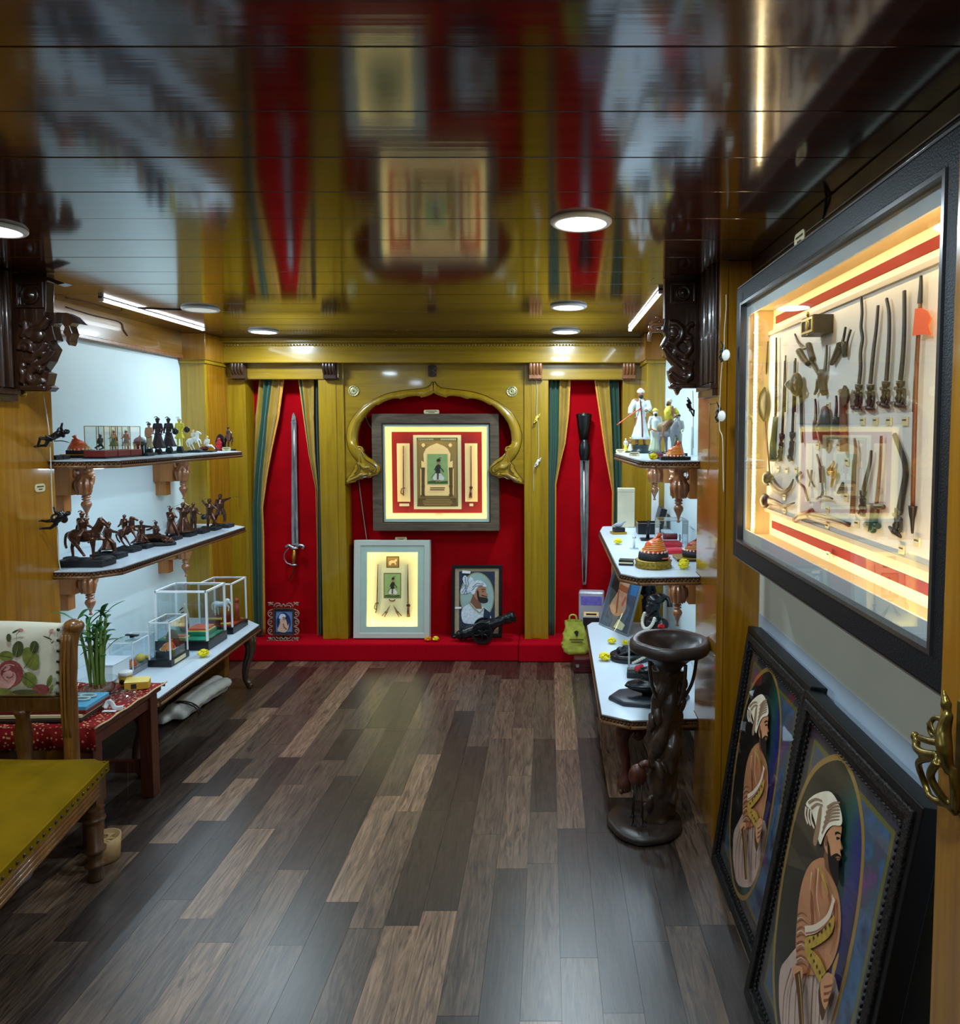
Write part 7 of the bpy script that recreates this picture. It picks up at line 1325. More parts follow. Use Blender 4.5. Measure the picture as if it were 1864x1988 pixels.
MB().box((B1[0] + .002, .008, B1[1] + .002), (B1[2] - .002, .010, B1[3] - .002)).build('glass_pane', 'case_glass' if 'case_glass' in M else M.setdefault('case_glass', glassmat('case_glass', (.97, .98, .98), .15)), t)
# LED strips around the recess; the far one is seen directly
lx0 = C1[0] - .010
m = MB(); m.box((lx0, .040, C1[1] - .01), (lx0 + .002, .052, C1[3] + .01)); m.build('led_tape', pm('led_tape', (240, 220, 180), .5), t)
led = None
for k in range(56):
    z_ = C1[1] + (C1[3] - C1[1]) * (k + .5) / 56
    if led is None: o = led = MB().box((0, -.004, -.004), (.002, .004, .004)).build('led_chip', 'ledwarm', t)
    else: o = led.copy(); C.objects.link(o)
    o.location = (lx0 + .002, .046, z_)
CW = .9
l = light('led_far', 'RECTANGLE', (lx0 + .006, .046, (C1[1] + C1[3]) / 2), CW, WARM, .008, C1[3] - C1[1], parent=t); l.rotation_euler = Euler((R(90), 0, R(-62)))
l = light('led_near', 'RECTANGLE', (C1[2] + .010, .046, (C1[1] + C1[3]) / 2), CW, WARM, .008, C1[3] - C1[1], parent=t); l.rotation_euler = Euler((R(90), 0, R(62)))
light('led_top', 'RECTANGLE', ((C1[0] + C1[2]) / 2, .040, C1[3] + .010), CW * 1.5, WARM, C1[2] - C1[0], .008, aim=(0, 1, -1.5), parent=t)
light('led_bottom', 'RECTANGLE', ((C1[0] + C1[2]) / 2, .040, C1[1] - .010), CW * 1.5, WARM, C1[2] - C1[0], .008, aim=(0, 1, 1.5), parent=t)
p = pr(1539, 463, 0); plate(None, CXF + .02, at(1539, 466, X=CXF).y, CZ1 + .022, .075, .036, 'cream caption plate on top of the weapon case', R(-90))
# caption tags
Zb = lambda x, y: (1400 + x * .33190, 700 + y * .33190); Za = lambda x, y: (1400 + x * .27669, 250 + y * .27669)
DP = DB - .0125
for x_, y_ in ((630, 265), (830, 355), (905, 355), (985, 355), (1080, 355), (568, 500), (628, 505), (690, 500), (740, 592), (338, 635), (388, 640), (443, 640), (375, 800), (375, 885), (625, 872), (625, 970), (735, 800), (797, 955), (855, 970), (1150, 1060), (1060, 1105), (630, 1138)):
    q = pr(*Zb(x_, y_), DP); o = MB().box((q[0] - .011, DP - .003, q[1] - .009), (q[0] + .011, DP, q[1] + .009)).build('caption_tag', 'plate', t); MB().box((q[0] - .008, DP - .0034, q[1] + .001), (q[0] + .008, DP - .003, q[1] + .004)).build('caption_line', 'ink', o)
# weapons
pm('w_iron', (44, 40, 40), .38, metal=.6, var=.3, vscale=60); pm('w_wood', (100, 54, 26), .45, var=.2, vscale=40); pm('w_horn', (74, 60, 44), .4, var=.3, vscale=40); pm('w_green', (44, 72, 60), .4, metal=.4); pm('w_dark', (40, 34, 30), .45, var=.3, vscale=60); pm('flag_orange', (246, 96, 20), .6)
GW = 'miniature weapons in the wall case'
class Wp:
    """one miniature weapon pinned to the panel; points given where it hangs"""
    def __init__(s, name, label, pts, zf, cat='weapon'):
        q = pr(*zf(*pts), DP); s.o = Vector((q[0], DP, q[1])); s.zf = zf
        wld = Tc @ s.o; s.t = thing(name, label, cat, wld, R(-90), GW)
    def w(s, x_, y_, d=.007, zf=None): q = pr(*(zf or s.zf)(x_, y_), DP); return (q[0] - s.o.x, -d, q[1] - s.o.z)
    def part(s, nm, mt, fn): m = MB(); fn(m); return m.build(nm, mt, s.t)
    def blade(s, pts, w0, w1, mt='w_iron', nm='blade', zf=None, thick=.004):
        q = cr([s.w(*p, zf=zf) for p in pts], 4); P = strip([(a.x, a.z) for a in q], w0, w1); return s.part(nm, mt, lambda m: m.prism(P, -.009, -.009 + thick, 'y'))
    def rod(s, pts, r0, r1=None, mt='w_iron', nm='shaft', zf=None):
        q = cr([s.w(*p, zf=zf) for p in pts], 3); n = len(q); r1 = r0 if r1 is None else r1; return s.part(nm, mt, lambda m: m.tube(q, [.74 * (r0 + (r1 - r0) * i / (n - 1)) for i in range(n)], 8))
    def hilt(s, a, b_, gw=.028, mt='w_dark', zf=None):
        A_, B_ = Vector(s.w(*a, zf=zf)), Vector(s.w(*b_, zf=zf)); d = B_ - A_; n = Vector((-d.z, 0, d.x)).normalized()
        def f(m):
            m.tube([A_ + d * k / 8 for k in range(9)], [.009, .008, .0045, .007, .005, .008, .005, .009, .003], 8); m.tube([A_ + d * .3 - n * gw * .6, A_ + d * .3 + n * gw * .6], .0045, 6); m.tube([A_ + d * .88 - n * gw, A_ + d * .88, A_ + d * .88 + n * gw], [.003, .008, .003], 8); m.tube(cr([A_ + d * .3 + n * gw * .6, A_ + d * .6 + n * gw * .8, A_ + d * .85 + n * gw * .5], 3), .003, 6)
        return s.part('hilt', mt, f)
x = Wp('sword', 'wavy bladed sword, first of the four upright swords', (1000, 1560), Za, 'sword'); x.blade([(1005, 1180), (1011, 1290), (1004, 1390), (1014, 1470), (1000, 1570), (1001, 1680), (990, 1790)], .006, .013); x.hilt((988, 1795), (968, 1985))
x = Wp('sword', 'slightly curved sword, second of the four upright swords', (1090, 1560), Za, 'sword'); x.blade([(1125, 1238), (1112, 1400), (1092, 1560), (1070, 1790)], .006, .013); x.hilt((1070, 1795), (1056, 1985))
x = Wp('sword', 'hooked tip sword, third of the four upright swords', (1195, 1560), Za, 'sword'); x.blade([(1184, 1190), (1202, 1290), (1203, 1450), (1195, 1600), (1183, 1770)], .006, .013); x.hilt((1180, 1775), (1155, 1960))
x = Wp('sword', 'straight broad sword, fourth of the four upright swords', (1300, 1560), Za, 'sword'); x.blade([(1311, 1135), (1310, 1400), (1300, 1600), (1283, 1765)], .008, .014); x.hilt((1283, 1770), (1262, 1960), .03)
x = Wp('spear', 'long wooden spear with a bright orange flag', (1400, 1700), Za, 'spear'); x.rod([(1424, 1225), (1400, 1600), (1380, 1988)], .005, .006, 'w_wood'); x.rod([(1165, 0), (1152, 430), (1142, 850)], .006, .006, 'w_wood', 'lower_shaft', Zb); x.blade([(1429, 1030), (1427, 1120), (1421, 1225)], .004, .014, nm='spear_head'); x.rod([(1142, 850), (1140, 900), (1140, 940), (1140, 1012)], .012, .003, 'w_iron', 'butt_spike', Zb)
P = [(lambda q: (q[0], q[2]))(x.w(*p)) for p in ((1412, 1262), (1455, 1258), (1500, 1280), (1525, 1330), (1505, 1378), (1528, 1450), (1470, 1442), (1392, 1452))]; x.part('flag', 'flag_orange', lambda m: m.prism(P, -.014, -.012, 'y'))
x = Wp('framed_icon', 'small dark box with gilt relief at the top of the weapon panel', (725, 1375), Za, 'icon'); a_, b_ = x.w(695, 1462), x.w(790, 1300); x.part('box', 'w_dark', lambda m: m.box((a_[0], -.05, a_[2]), (b_[0], 0, b_[2]))); x.part('gilt_face', 'brass', lambda m: (m.ring(rect(a_[0] + .004, a_[2] + .004, b_[0] - .004, b_[2] - .004), rect(a_[0] + .010, a_[2] + .010, b_[0] - .010, b_[2] - .010), -.053, -.05, 'y'), m.ell(((a_[0] + b_[0]) / 2, -.05, (a_[2] + b_[2]) / 2), (.014, .004, .024), 10, 6), m.ell(((a_[0] + b_[0]) / 2, -.05, (a_[2] + b_[2]) / 2 + .03), (.008, .004, .008), 8, 6)))
x = Wp('dagger_pair', 'crossed punch daggers on the left under the gilt box', (630, 1600), Za, 'dagger'); x.blade([(535, 1440), (560, 1500), (600, 1540)], .004, .010); x.blade([(718, 1760), (690, 1700), (655, 1640)], .004, .014, nm='second_blade'); x.rod([(565, 1560), (600, 1620), (630, 1650)], .014, .010, 'w_dark', 'grip'); x.rod([(630, 1510), (645, 1570), (660, 1620)], .011, .012, 'w_dark', 'second_grip'); x.rod([(600, 1540), (640, 1530)], .006, .006, 'w_horn', 'cross_bar')
x = Wp('dagger_pair', 'cluster of ornate daggers on the right under the gilt box', (850, 1580), Za, 'dagger'); x.blade([(895, 1390), (880, 1470), (860, 1530)], .004, .012); x.blade([(932, 1410), (905, 1500), (895, 1580)], .003, .008, nm='second_blade'); x.rod([(860, 1520), (830, 1580), (795, 1650)], .016, .008, 'w_dark', 'grip'); x.rod([(880, 1500), (890, 1600)], .010, .008, 'w_dark', 'second_grip')
x = Wp('dagger', 'upright dagger with wide horned hilt in the panel centre', (755, 1650), Za, 'dagger'); x.blade([(760, 1518), (757, 1600), (747, 1700)], .006, .016); x.rod([(740, 1700), (730, 1780), (745, 1860)], .022, .012, 'w_horn', 'hilt'); x.rod([(700, 1760), (690, 1830), (675, 1862)], .008, .005, 'w_horn', 'quillon')
x = Wp('round_shield', 'round embossed shield at the far left of the weapon panel', (256, 258), Zb, 'shield'); x.part('disc', 'w_dark', lambda m: (setattr(m, 'T', Matrix.Translation((0, -.010, 0)) @ Matrix.Rotation(R(90), 4, 'X')), m.lathe([(.066, 0), (.068, .004), (.062, .008), (.05, .018), (.02, .026), (0, .027)], 28))); x.part('bosses', 'w_horn', lambda m: [m.ell((.032 * math.cos(a), -.030, .032 * math.sin(a)), (.007, .006, .007), 8, 6) for a in (.8, 2.36, 3.93, 5.5)])
x = Wp('crossed_spears', 'pair of thin spears crossed behind the round shield', (258, 480), Zb, 'spear'); x.rod([(275, 1530), (300, 1850)], .003, .004, zf=Za); x.rod([(345, 1490), (325, 1850)], .003, .004, nm='second_shaft', zf=Za); x.rod([(262, 335), (250, 655)], .004, .004, 'w_wood', 'lower_shaft'); x.rod([(270, 335), (298, 665)], .004, .004, 'w_wood', 'second_lower_shaft')
x = Wp('gauntlet_sword', 'long gauntlet sword next to the round shield', (335, 200), Zb, 'sword'); x.rod([(403, 1465), (403, 1988)], .004, .005, zf=Za, nm='blade_upper'); x.rod([(336, 0), (332, 330)], .005, .006, nm='blade'); x.rod([(330, 330), (322, 440), (318, 510), (322, 585)], .010, .020, 'w_green', 'gauntlet')
x = Wp('rapier', 'thin straight sword, left of two beside the gauntlet sword', (375, 300), Zb, 'sword'); x.rod([(470, 1590), (466, 1988)], .003, .004, zf=Za, nm='blade_upper'); x.rod([(388, 0), (372, 430)], .004, .006, nm='blade'); x.hilt((370, 430), (352, 590), .02)
x = Wp('rapier', 'thin straight sword, right of two beside the gauntlet sword', (440, 300), Zb, 'sword'); x.rod([(540, 1610), (536, 1988)], .004, .004, zf=Za, nm='blade_upper'); x.rod([(447, 0), (432, 420)], .005, .006, nm='blade'); x.hilt((432, 420), (414, 590), .022)
x = Wp('mace', 'flanged mace with round dark head', (482, 160), Zb, 'mace'); x.rod([(480, 180), (484, 260), (486, 400), (490, 480)], .007, .006, 'w_dark'); x.part('head', 'w_dark', lambda m: (m.ell(x.w(480, 140, .02), (.026, .018, .034), 14, 10), m.ell(x.w(472, 100, .02), (.007, .007, .010), 8, 6))); x.part('flanges', 'w_horn', lambda m: [m.tube(cr([x.w(480 + d, 110, .026), x.w(480 + d * 2.4, 140, .036), x.w(480 + d, 172, .026)], 3), .004, 6) for d in (-12, -4, 4, 12)])
x = Wp('battle_axe', 'battle axe with brown handle and crescent blade', (732, 350), Zb, 'axe'); x.rod([(730, 170), (733, 350), (736, 532)], .013, .014, 'w_wood', 'handle'); P2_ = [(lambda q: (q[0], q[2]))(x.w(*p)) for p in ((742, 190), (760, 145), (778, 170), (784, 210), (776, 250), (756, 272), (748, 240))]; x.part('axe_head', 'w_iron', lambda m: m.prism(P2_, -.018, -.012, 'y')); x.rod([(718, 185), (745, 195)], .012, .012, 'w_iron', 'socket')
x = Wp('dagger', 'small upright dagger left of the little shield', (568, 340), Zb, 'dagger'); x.blade([(566, 225), (570, 280), (568, 350)], .004, .016); x.rod([(568, 350), (566, 410), (570, 460)], .010, .012, 'w_wood', 'grip')
x = Wp('dagger', 'small upright dagger right of the little shield', (690, 340), Zb, 'dagger'); x.blade([(690, 205), (692, 270), (688, 330)], .004, .014); x.rod([(688, 330), (686, 400), (690, 455)], .012, .014, 'w_dark', 'grip')
x = Wp('small_shield', 'little oval shield in the middle of the weapon panel', (628, 390), Zb, 'shield'); x.part('disc', 'w_dark', lambda m: (setattr(m, 'T', Matrix.Translation((0, -.008, 0)) @ Matrix.Rotation(R(90), 4, 'X') @ Matrix.Diagonal((.62, 1, 1, 1))), m.lathe([(.056, 0), (.054, .006), (.03, .016), (0, .02)], 24))); x.part('boss', 'w_horn', lambda m: m.ell((0, -.028, 0), (.008, .006, .010), 8, 6))
x = Wp('powder_horn', 'upper curved powder horn at the lower left', (340, 720), Zb, 'horn'); x.rod([(300, 690), (330, 735), (375, 765), (415, 745), (437, 695)], .020, .003, 'w_horn', 'horn'); x.part('knob', 'w_dark', lambda m: m.ell(x.w(300, 690, .016), (.026, .016, .024), 10, 8))
x = Wp('powder_horn', 'lower curved powder horn at the lower left', (340, 835), Zb, 'horn'); x.rod([(290, 820), (330, 830), (380, 850), (443, 832)], .018, .003, 'w_horn', 'horn'); x.part('knob', 'w_dark', lambda m: m.ell(x.w(285, 820, .016), (.024, .016, .024), 10, 8))
x = Wp('flintlock_pistol', 'brown wooden flintlock pistol at the bottom of the panel', (600, 930), Zb, 'pistol'); x.rod([(450, 930), (490, 905), (540, 900)], .014, .016, 'w_wood', 'butt'); x.rod([(530, 900), (620, 920), (700, 940), (765, 962)], .012, .007, 'w_wood', 'stock'); x.rod([(530, 886), (640, 912), (770, 955)], .006, .005, 'w_iron', 'barrel'); x.rod([(530, 880), (545, 870), (556, 886)], .007, .004, 'w_dark', 'lock')
x = Wp('shears', 'small iron shears left of the punch daggers', (540, 690), Zb, 'tool'); x.rod([(520, 640), (535, 690), (562, 738)], .004, .003); x.rod([(545, 640), (540, 690), (530, 735)], .004, .003, nm='second_arm')
x = Wp('hook_knife', 'hooked iron blade beside the powder horns', (490, 720), Zb, 'knife'); x.rod([(480, 655), (458, 680), (470, 715), (500, 740), (515, 790), (525, 820)], .006, .004)
x = Wp('dagger', 'thin leaning dagger with horn grip above the pistol', (595, 640), Zb, 'dagger'); x.blade([(576, 548), (590, 600), (605, 660)], .004, .010); x.rod([(600, 620), (606, 680), (606, 715)], .010, .009, 'w_horn', 'grip'); x.rod([(606, 700), (610, 760), (600, 800)], .004, .004, nm='tang')
x = Wp('punch_dagger', 'pair of pale brass punch daggers in the lower centre', (660, 660), Zb, 'dagger'); x.blade([(678, 590), (660, 630), (640, 655)], .006, .020, 'brass'); x.blade([(690, 650), (672, 690), (660, 740)], .018, .005, 'brass', 'second_blade'); x.rod([(640, 655), (680, 655)], .005, .005, 'brass', 'grip')
x = Wp('claw', 'small iron claw weapon above the pistol muzzle', (715, 760), Zb, 'claw'); [x.rod([(700 + k * 9, 775), (712 + k * 7, 745), (728 + k * 2, 712)], .005, .002, nm='claw_tine') for k in range(4)]
x = Wp('crescent_tool', 'small forked bronze piece above the pistol lock', (615, 800), Zb, 'tool'); x.rod([(575, 808), (600, 795), (640, 797), (668, 808)], .004, .003); x.rod([(612, 760), (608, 798)], .005, .004, nm='stem')
x = Wp('short_spear', 'short red shafted spear with copper head', (795, 650), Zb, 'spear'); x.rod([(798, 580), (792, 740), (786, 895)], .007, .009, 'w_wood'); x.blade([(798, 455), (806, 520), (800, 600)], .004, .018, 'w_wood', 'spear_head')
x = Wp('short_sword', 'short curved sword left of the green hilted sword', (875, 650), Zb, 'sword'); x.blade([(897, 525), (890, 600), (870, 680), (852, 760)], .005, .016); x.hilt((850, 762), (836, 912), .02)
x = Wp('cross_hilt_sword', 'dark red sword with heavy green cross hilt', (940, 650), Zb, 'sword'); x.blade([(956, 440), (952, 580), (940, 720), (928, 850)], .005, .012, 'w_wood'); x.rod([(920, 850), (912, 920), (900, 1000)], .014, .012, 'w_green', 'grip'); x.rod([(885, 850), (968, 856)], .008, .008, 'w_green', 'upper_guard'); x.rod([(864, 960), (940, 968)], .009, .009, 'w_green', 'lower_guard')
x = Wp('kukri_sword', 'broad forward curved blade at the right of the panel', (1095, 650), Zb, 'sword'); x.blade([(1030, 430), (1062, 510), (1090, 590), (1096, 670), (1078, 780), (1062, 868)], .008, .016, thick=.006); x.hilt((1060, 870), (1034, 1020), .026)

# ------------------------------------------------------------------ leaning oval portraits
def ovalmats():
    m, nt, b = newmat('oval_ground'); L_ = nt.links.new
    tc = nt.nodes.new('ShaderNodeTexCoord'); n = nt.nodes.new('ShaderNodeTexNoise'); n.inputs['Scale'].default_value = 5.0; n.inputs['Detail'].default_value = 6; L_(tc.outputs['Object'], n.inputs['Vector'])
    sep = nt.nodes.new('ShaderNodeSeparateXYZ'); L_(tc.outputs['Object'], sep.inputs[0])
    a = nt.nodes.new('ShaderNodeMath'); a.operation = 'MULTIPLY_ADD'; a.inputs[1].default_value = 2.4; a.inputs[2].default_value = .36; L_(sep.outputs['X'], a.inputs[0])
    c = nt.nodes.new('ShaderNodeMath'); c.operation = 'MULTIPLY_ADD'; c.inputs[1].default_value = .35; L_(n.outputs[0], c.inputs[0]); L_(a.outputs[0], c.inputs[2])
    r = nt.nodes.new('ShaderNodeValToRGB'); els = r.color_ramp.elements; els[0].position = .5; els[0].color = (*lin((30, 27, 26)), 1); els[1].position = .66; els[1].color = (*lin((22, 88, 78)), 1)
    for p_, c_ in ((.78, (34, 44, 120)), (.92, (44, 30, 72)), (1.0, (26, 24, 34))): e = els.new(p_); e.color = (*lin(c_), 1)
    L_(c.outputs[0], r.inputs[0]); L_(r.outputs[0], b.inputs['Base Color']); b.inputs['Roughness'].default_value = .35; M['oval_ground'] = m
    m, nt, b = newmat('marbled'); tc = nt.nodes.new('ShaderNodeTexCoord'); n = nt.nodes.new('ShaderNodeTexNoise'); n.inputs['Scale'].default_value = 9; n.inputs['Detail'].default_value = 5; nt.links.new(tc.outputs['Object'], n.inputs['Vector'])
    r = nt.nodes.new('ShaderNodeValToRGB'); els = r.color_ramp.elements; els[0].position = .36; els[0].color = (*lin((50, 54, 86)), 1); els[1].position = .66; els[1].color = (*lin((150, 58, 140)), 1)
    for p_, c_ in ((.46, (64, 104, 146)), (.54, (70, 84, 96)), (.60, (96, 74, 110))): e = els.new(p_); e.color = (*lin(c_), 1)
    nt.links.new(n.outputs[0], r.inputs[0]); nt.links.new(r.outputs[0], b.inputs['Base Color']); b.inputs['Roughness'].default_value = .35; M['marbled'] = m
ovalmats()
pm('po_ground', (54, 54, 66), .35, var=.35, vscale=14); pm('po_gold', (176, 130, 62), .4); pm('po_ochre', (112, 104, 42), .4); pm('po_robe', (226, 146, 100), .4, var=.16, vscale=14); pm('po_robe2', (170, 92, 56), .4, var=.15, vscale=20); pm('po_pink', (236, 192, 176), .4, var=.1, vscale=14); pm('po_fold', (160, 104, 88), .4); pm('po_skin', (200, 138, 96), .4, var=.08, vscale=20); pm('po_skin2', (134, 80, 50), .4); pm('po_beard', (22, 16, 16), .4); pm('po_turb', (232, 214, 186), .4, var=.1, vscale=30); pm('po_turb2', (150, 118, 88), .4); pm('po_sash', (178, 140, 56), .4, var=.25, vscale=60); pm('po_wood', (84, 52, 28), .4); pm('po_cream', (222, 196, 168), .4)
pm('frame_black', (9, 9, 11), .38, spec=.35); pm('frame_carved', (26, 21, 18), .45, var=.9, vscale=90, bump=1.0, bscale=150, spec=.3)
# the painted figure, drawn once in the painting's own plane and shared by both prints
P_NEAR, P_LEAN, P_FAR, F_LEAN = (.541, 1.592, .003), R(10.2), (.589, 2.206, .003), R(8.0)
def paint():
    T2 = tmat(P_NEAR, (-P_LEAN, 0, R(-90))); T1 = tmat(P_FAR, (-F_LEAN, 0, R(-90)))
    g = lambda pts: [lp(T2, 1320 + .7253 * x_, 1165 + .7253 * y_, .0076) for x_, y_ in pts]
    ov = [lp(T1, 1320 + .7253 * x_, 1165 + .7253 * y_, .0076) for x_, y_ in ((235, 207), (254, 232), (266, 290), (269, 360), (262, 460), (248, 560), (228, 670), (205, 760), (176, 808), (152, 790), (140, 730), (136, 640), (142, 540), (155, 430), (174, 320), (200, 242))]
    ov = [(x_ - .010, z_ + .016) for x_, z_ in ov]; ov = ctr(ov, 5); cx_ = sum(p[0] for p in ov) / len(ov); cz_ = sum(p[1] for p in ov) / len(ov)
    grow = lambda k: [(cx_ + (x_ - cx_) * k, cz_ + (z_ - cz_) * (1 + (k - 1) * .55)) for x_, z_ in ov]
    def inside(x_, z_):
        c = False; n = len(ov)
        for i in range(n):
            (x1, z1), (x2, z2) = ov[i], ov[(i + 1) % n]
            if (z1 > z_) != (z2 > z_) and x_ < (x2 - x1) * (z_ - z1) / (z2 - z1) + x1: c = not c
        return c
    def clip(pts):
        out = []
        for x_, z_ in pts:
            if not inside(x_, z_):
                lo, hi = 0.0, 1.0
                for _ in range(14):
                    m = (lo + hi) / 2
                    if inside(cx_ + (x_ - cx_) * m, cz_ + (z_ - cz_) * m): lo = m
                    else: hi = m
                x_, z_ = cx_ + (x_ - cx_) * lo, cz_ + (z_ - cz_) * lo
            out.append((x_, z_))
        return out
    A_ = lambda mt, pts, n=3: L.append((mt, clip(ctr(g(pts), n))))
    def S_(mt, pts, w0, w1=None): L.append((mt, clip(strip([(p.x, p.y) for p in cr([Vector(q) for q in g(pts)], 4)], w0, w1))))
    L = [('po_gold', grow(1.075)), ('oval_ground', ov)]
    A_('po_pink', [(318, 930), (290, 958), (270, 990), (266, 1060), (272, 1135), (292, 1205), (350, 1240), (405, 1225), (432, 1120), (422, 1030), (405, 1000), (350, 1000), (325, 985)])
    for x0, x1, x2 in ((300, 280, 276), (312, 296, 292), (326, 312, 308), (344, 330, 326), (362, 356, 352), (378, 378, 372), (394, 400, 396)): S_('po_fold', [(x0, 985), (x1, 1060), (x2, 1180)], .006, .003)
    for x0, x1, x2 in ((306, 288, 284), (336, 320, 316), (370, 366, 362), (386, 390, 384)): S_('po_cream', [(x0, 990), (x1, 1065), (x2, 1180)], .004, .002)
    A_('po_skin2', [(402, 645), (388, 690), (392, 722), (415, 752), (420, 715), (410, 680)])
    A_('po_robe', [(388, 690), (356, 704), (335, 745), (326, 800), (320, 880), (318, 945), (326, 985), (350, 1003), (380, 1003), (405, 985), (425, 940), (435, 880), (434, 820), (425, 772), (410, 742), (393, 716)])
    A_('po_robe2', [(350, 780), (356, 850), (350, 920), (352, 960), (344, 1000), (352, 1000), (362, 930), (364, 850), (360, 790)])
    A_('po_robe', [(340, 735), (354, 765), (353, 835), (346, 905), (348, 960), (340, 1000), (322, 990), (315, 930), (318, 860), (325, 790)])
    for k in range(8): S_('po_robe2', [(319 - k * .3, 845 + k * 19), (332, 838 + k * 19), (346, 848 + k * 19)], .005, .002)
    for k in range(4): S_('po_cream', [(321, 856 + k * 36), (332, 850 + k * 36), (342, 858 + k * 36)], .003, .0015)
    for q in ([(372, 720), (366, 790), (374, 860)], [(400, 760), (408, 810), (398, 850)], [(426, 800), (426, 880), (412, 950)], [(372, 940), (392, 970), (396, 1000)], [(385, 715), (382, 760), (388, 800)]): S_('po_robe2', q, .006, .002)
    for q in ([(380, 720), (376, 790), (384, 850)], [(418, 790), (420, 850)], [(362, 730), (358, 780)]): S_('po_cream', q, .004, .0015)
    A_('po_sash', [(348, 905), (385, 893), (423, 846), (418, 892), (386, 922), (350, 936)]); S_('po_cream', [(345, 887), (376, 880), (408, 850), (424, 800)], .020, .012); S_('po_fold', [(347, 894), (378, 887), (411, 857), (425, 812)], .004, .002)
    for k in range(6): S_('po_wood', [(356 + k * 11, 918 - k * 9), (360 + k * 11, 912 - k * 9)], .006)
    A_('po_sash', [(350, 930), (386, 958), (406, 1010), (397, 1040), (366, 985), (349, 952)])
    for k in range(5): S_('po_wood', [(362 + k * 8, 955 + k * 15), (366 + k * 8, 951 + k * 15)], .006)
    A_('po_skin', [(425, 604), (446, 606), (447, 625), (444, 645), (451, 667), (444, 675), (446, 691), (430, 697), (415, 690), (401, 665), (403, 635)])
    A_('po_skin2', [(401, 640), (408, 632), (411, 650), (404, 662)]); S_('po_beard', [(430, 628), (438, 625), (446, 629)], .006, .003); S_('po_beard', [(434, 640), (443, 640)], .006, .004); S_('po_skin2', [(446, 650), (449, 667), (443, 672)], .004, .002)
    A_('po_beard', [(410, 648), (416, 662), (421, 690), (446, 693), (441, 706), (441, 750), (436, 770), (425, 746), (414, 714)]); S_('po_beard', [(422, 692), (436, 684), (449, 692)], .008, .003); S_('po_skin2', [(436, 697), (445, 697)], .005, .003)
    A_('po_turb', [(352, 548), (372, 526), (400, 515), (422, 518), (441, 548), (451, 586), (447, 606), (425, 606), (409, 620), (399, 640), (392, 657), (385, 640), (378, 602), (366, 566)])
    A_('po_turb2', [(380, 605), (372, 648), (380, 660), (390, 620), (396, 560), (388, 560)])
    for k in range(6): S_('po_turb2', [(396 + k * 3, 628 - k * 14), (414 + k * 3, 596 - k * 10), (444 + k * .5, 590 - k * 9)], .006, .003)
    for q in ([(360, 545), (380, 535), (398, 540)], [(368, 560), (384, 548), (400, 552)]): S_('po_turb2', q, .006, .003)
    for q in ([(355, 556), (353, 578), (360, 602)], [(368, 566), (369, 592), (378, 614)], [(362, 560), (361, 584), (368, 606)]): S_('po_cream', q, .010, .006)
    S_('po_sash', [(391, 712), (402, 745), (412, 775), (416, 790)], .012, .006)
    A_('po_skin', [(322, 984), (346, 986), (346, 1016), (330, 1022), (322, 1008)]); S_('po_wood', [(334, 1000), (341, 1060), (346, 1135), (352, 1215)], .034, .022); S_('po_gold', [(338, 1005), (344, 1060), (349, 1135), (355, 1215)], .006, .004)
    A_('po_wood', [(392, 1050), (412, 1000), (424, 1020), (420, 1110), (402, 1130)]); A_('po_skin', [(400, 1022), (420, 1000), (437, 1030), (438, 1076), (426, 1110), (406, 1092), (398, 1052)])
    for k in range(3): S_('po_skin2', [(408, 1040 + k * 18), (434, 1034 + k * 18)], .005, .003)
    S_('po_gold', [(452, 956), (444, 972), (436, 990), (433, 1010)], .016, .012); S_('po_gold', [(434, 1010), (442, 1060), (438, 1110)], .012, .008); S_('po_sash', [(418, 1105), (416, 1160), (408, 1220)], .020, .014)
    return L
PAINT = paint()
def oval_portrait(label, loc, lean):
    t = thing('portrait', label, 'picture', loc, 0, 'leaning oval portraits'); t.rotation_euler = (-lean, 0, R(-90)); W2, HH = .305, .866
    A = (-W2, 0, W2, HH); B_ = (-W2 + .058, .062, W2 - .058, HH - .062)
    # moulded frame in stepped rings
    for nm, o_, i_, d0, d1, mt_ in (('frame', 0, .020, -.004, .044, 'frame_black'), ('carved_band', .020, .044, -.010, .03, 'frame_carved'), ('inner_step', .044, .060, -.002, .02, 'frame_black')):
        MB().ring(rect(A[0] + o_, A[1] + o_, A[2] - o_, A[3] - o_), rect(A[0] + i_, A[1] + i_, A[2] - i_, A[3] - i_), d0, d1, 'y').build(nm, mt_, t, bevel=.003)
    m = MB(); n_ = 46
    for k in range(n_): z_ = B_[1] + (B_[3] - B_[1]) * (k + .5) / n_; [m.ell((sx * (W2 - .062), -.002, z_), (.003, .003, .006), 6, 4) for sx in (-1, 1)]
    for k in range(30): x_ = B_[0] + (B_[2] - B_[0]) * (k + .5) / 30; [m.ell((x_, -.002, z_), (.006, .003, .003), 6, 4) for z_ in (.064, HH - .064)]
    tag(m.build('pearl_beading', 'frame_carved', t), None, None, None, 'stuff')
    MB().box((A[0] + .03, .008, .03), (A[2] - .03, .016, HH - .03)).build('backing', 'black_matte', t)
    L = [('po_ground', rect(*B_)), ('po_ochre', rect(B_[0] + .03, B_[1] + .035, B_[2] - .03, B_[3] - .035)), ('marbled', rect(B_[0] + .042, B_[1] + .047, B_[2] - .042, B_[3] - .047))] + PAINT
    flat('oval_print', L, t, .0076, .00022)
    MB().box((B_[0], .0004, B_[1]), (B_[2], .0012, B_[3])).build('glass_pane', 'glass', t)
    return t
oval_portrait('oval portrait of a robed man leaning on the wall, partly behind the nearer one', P_FAR, F_LEAN)
oval_portrait('nearest oval portrait of a robed man leaning on the right wall', P_NEAR, P_LEAN)

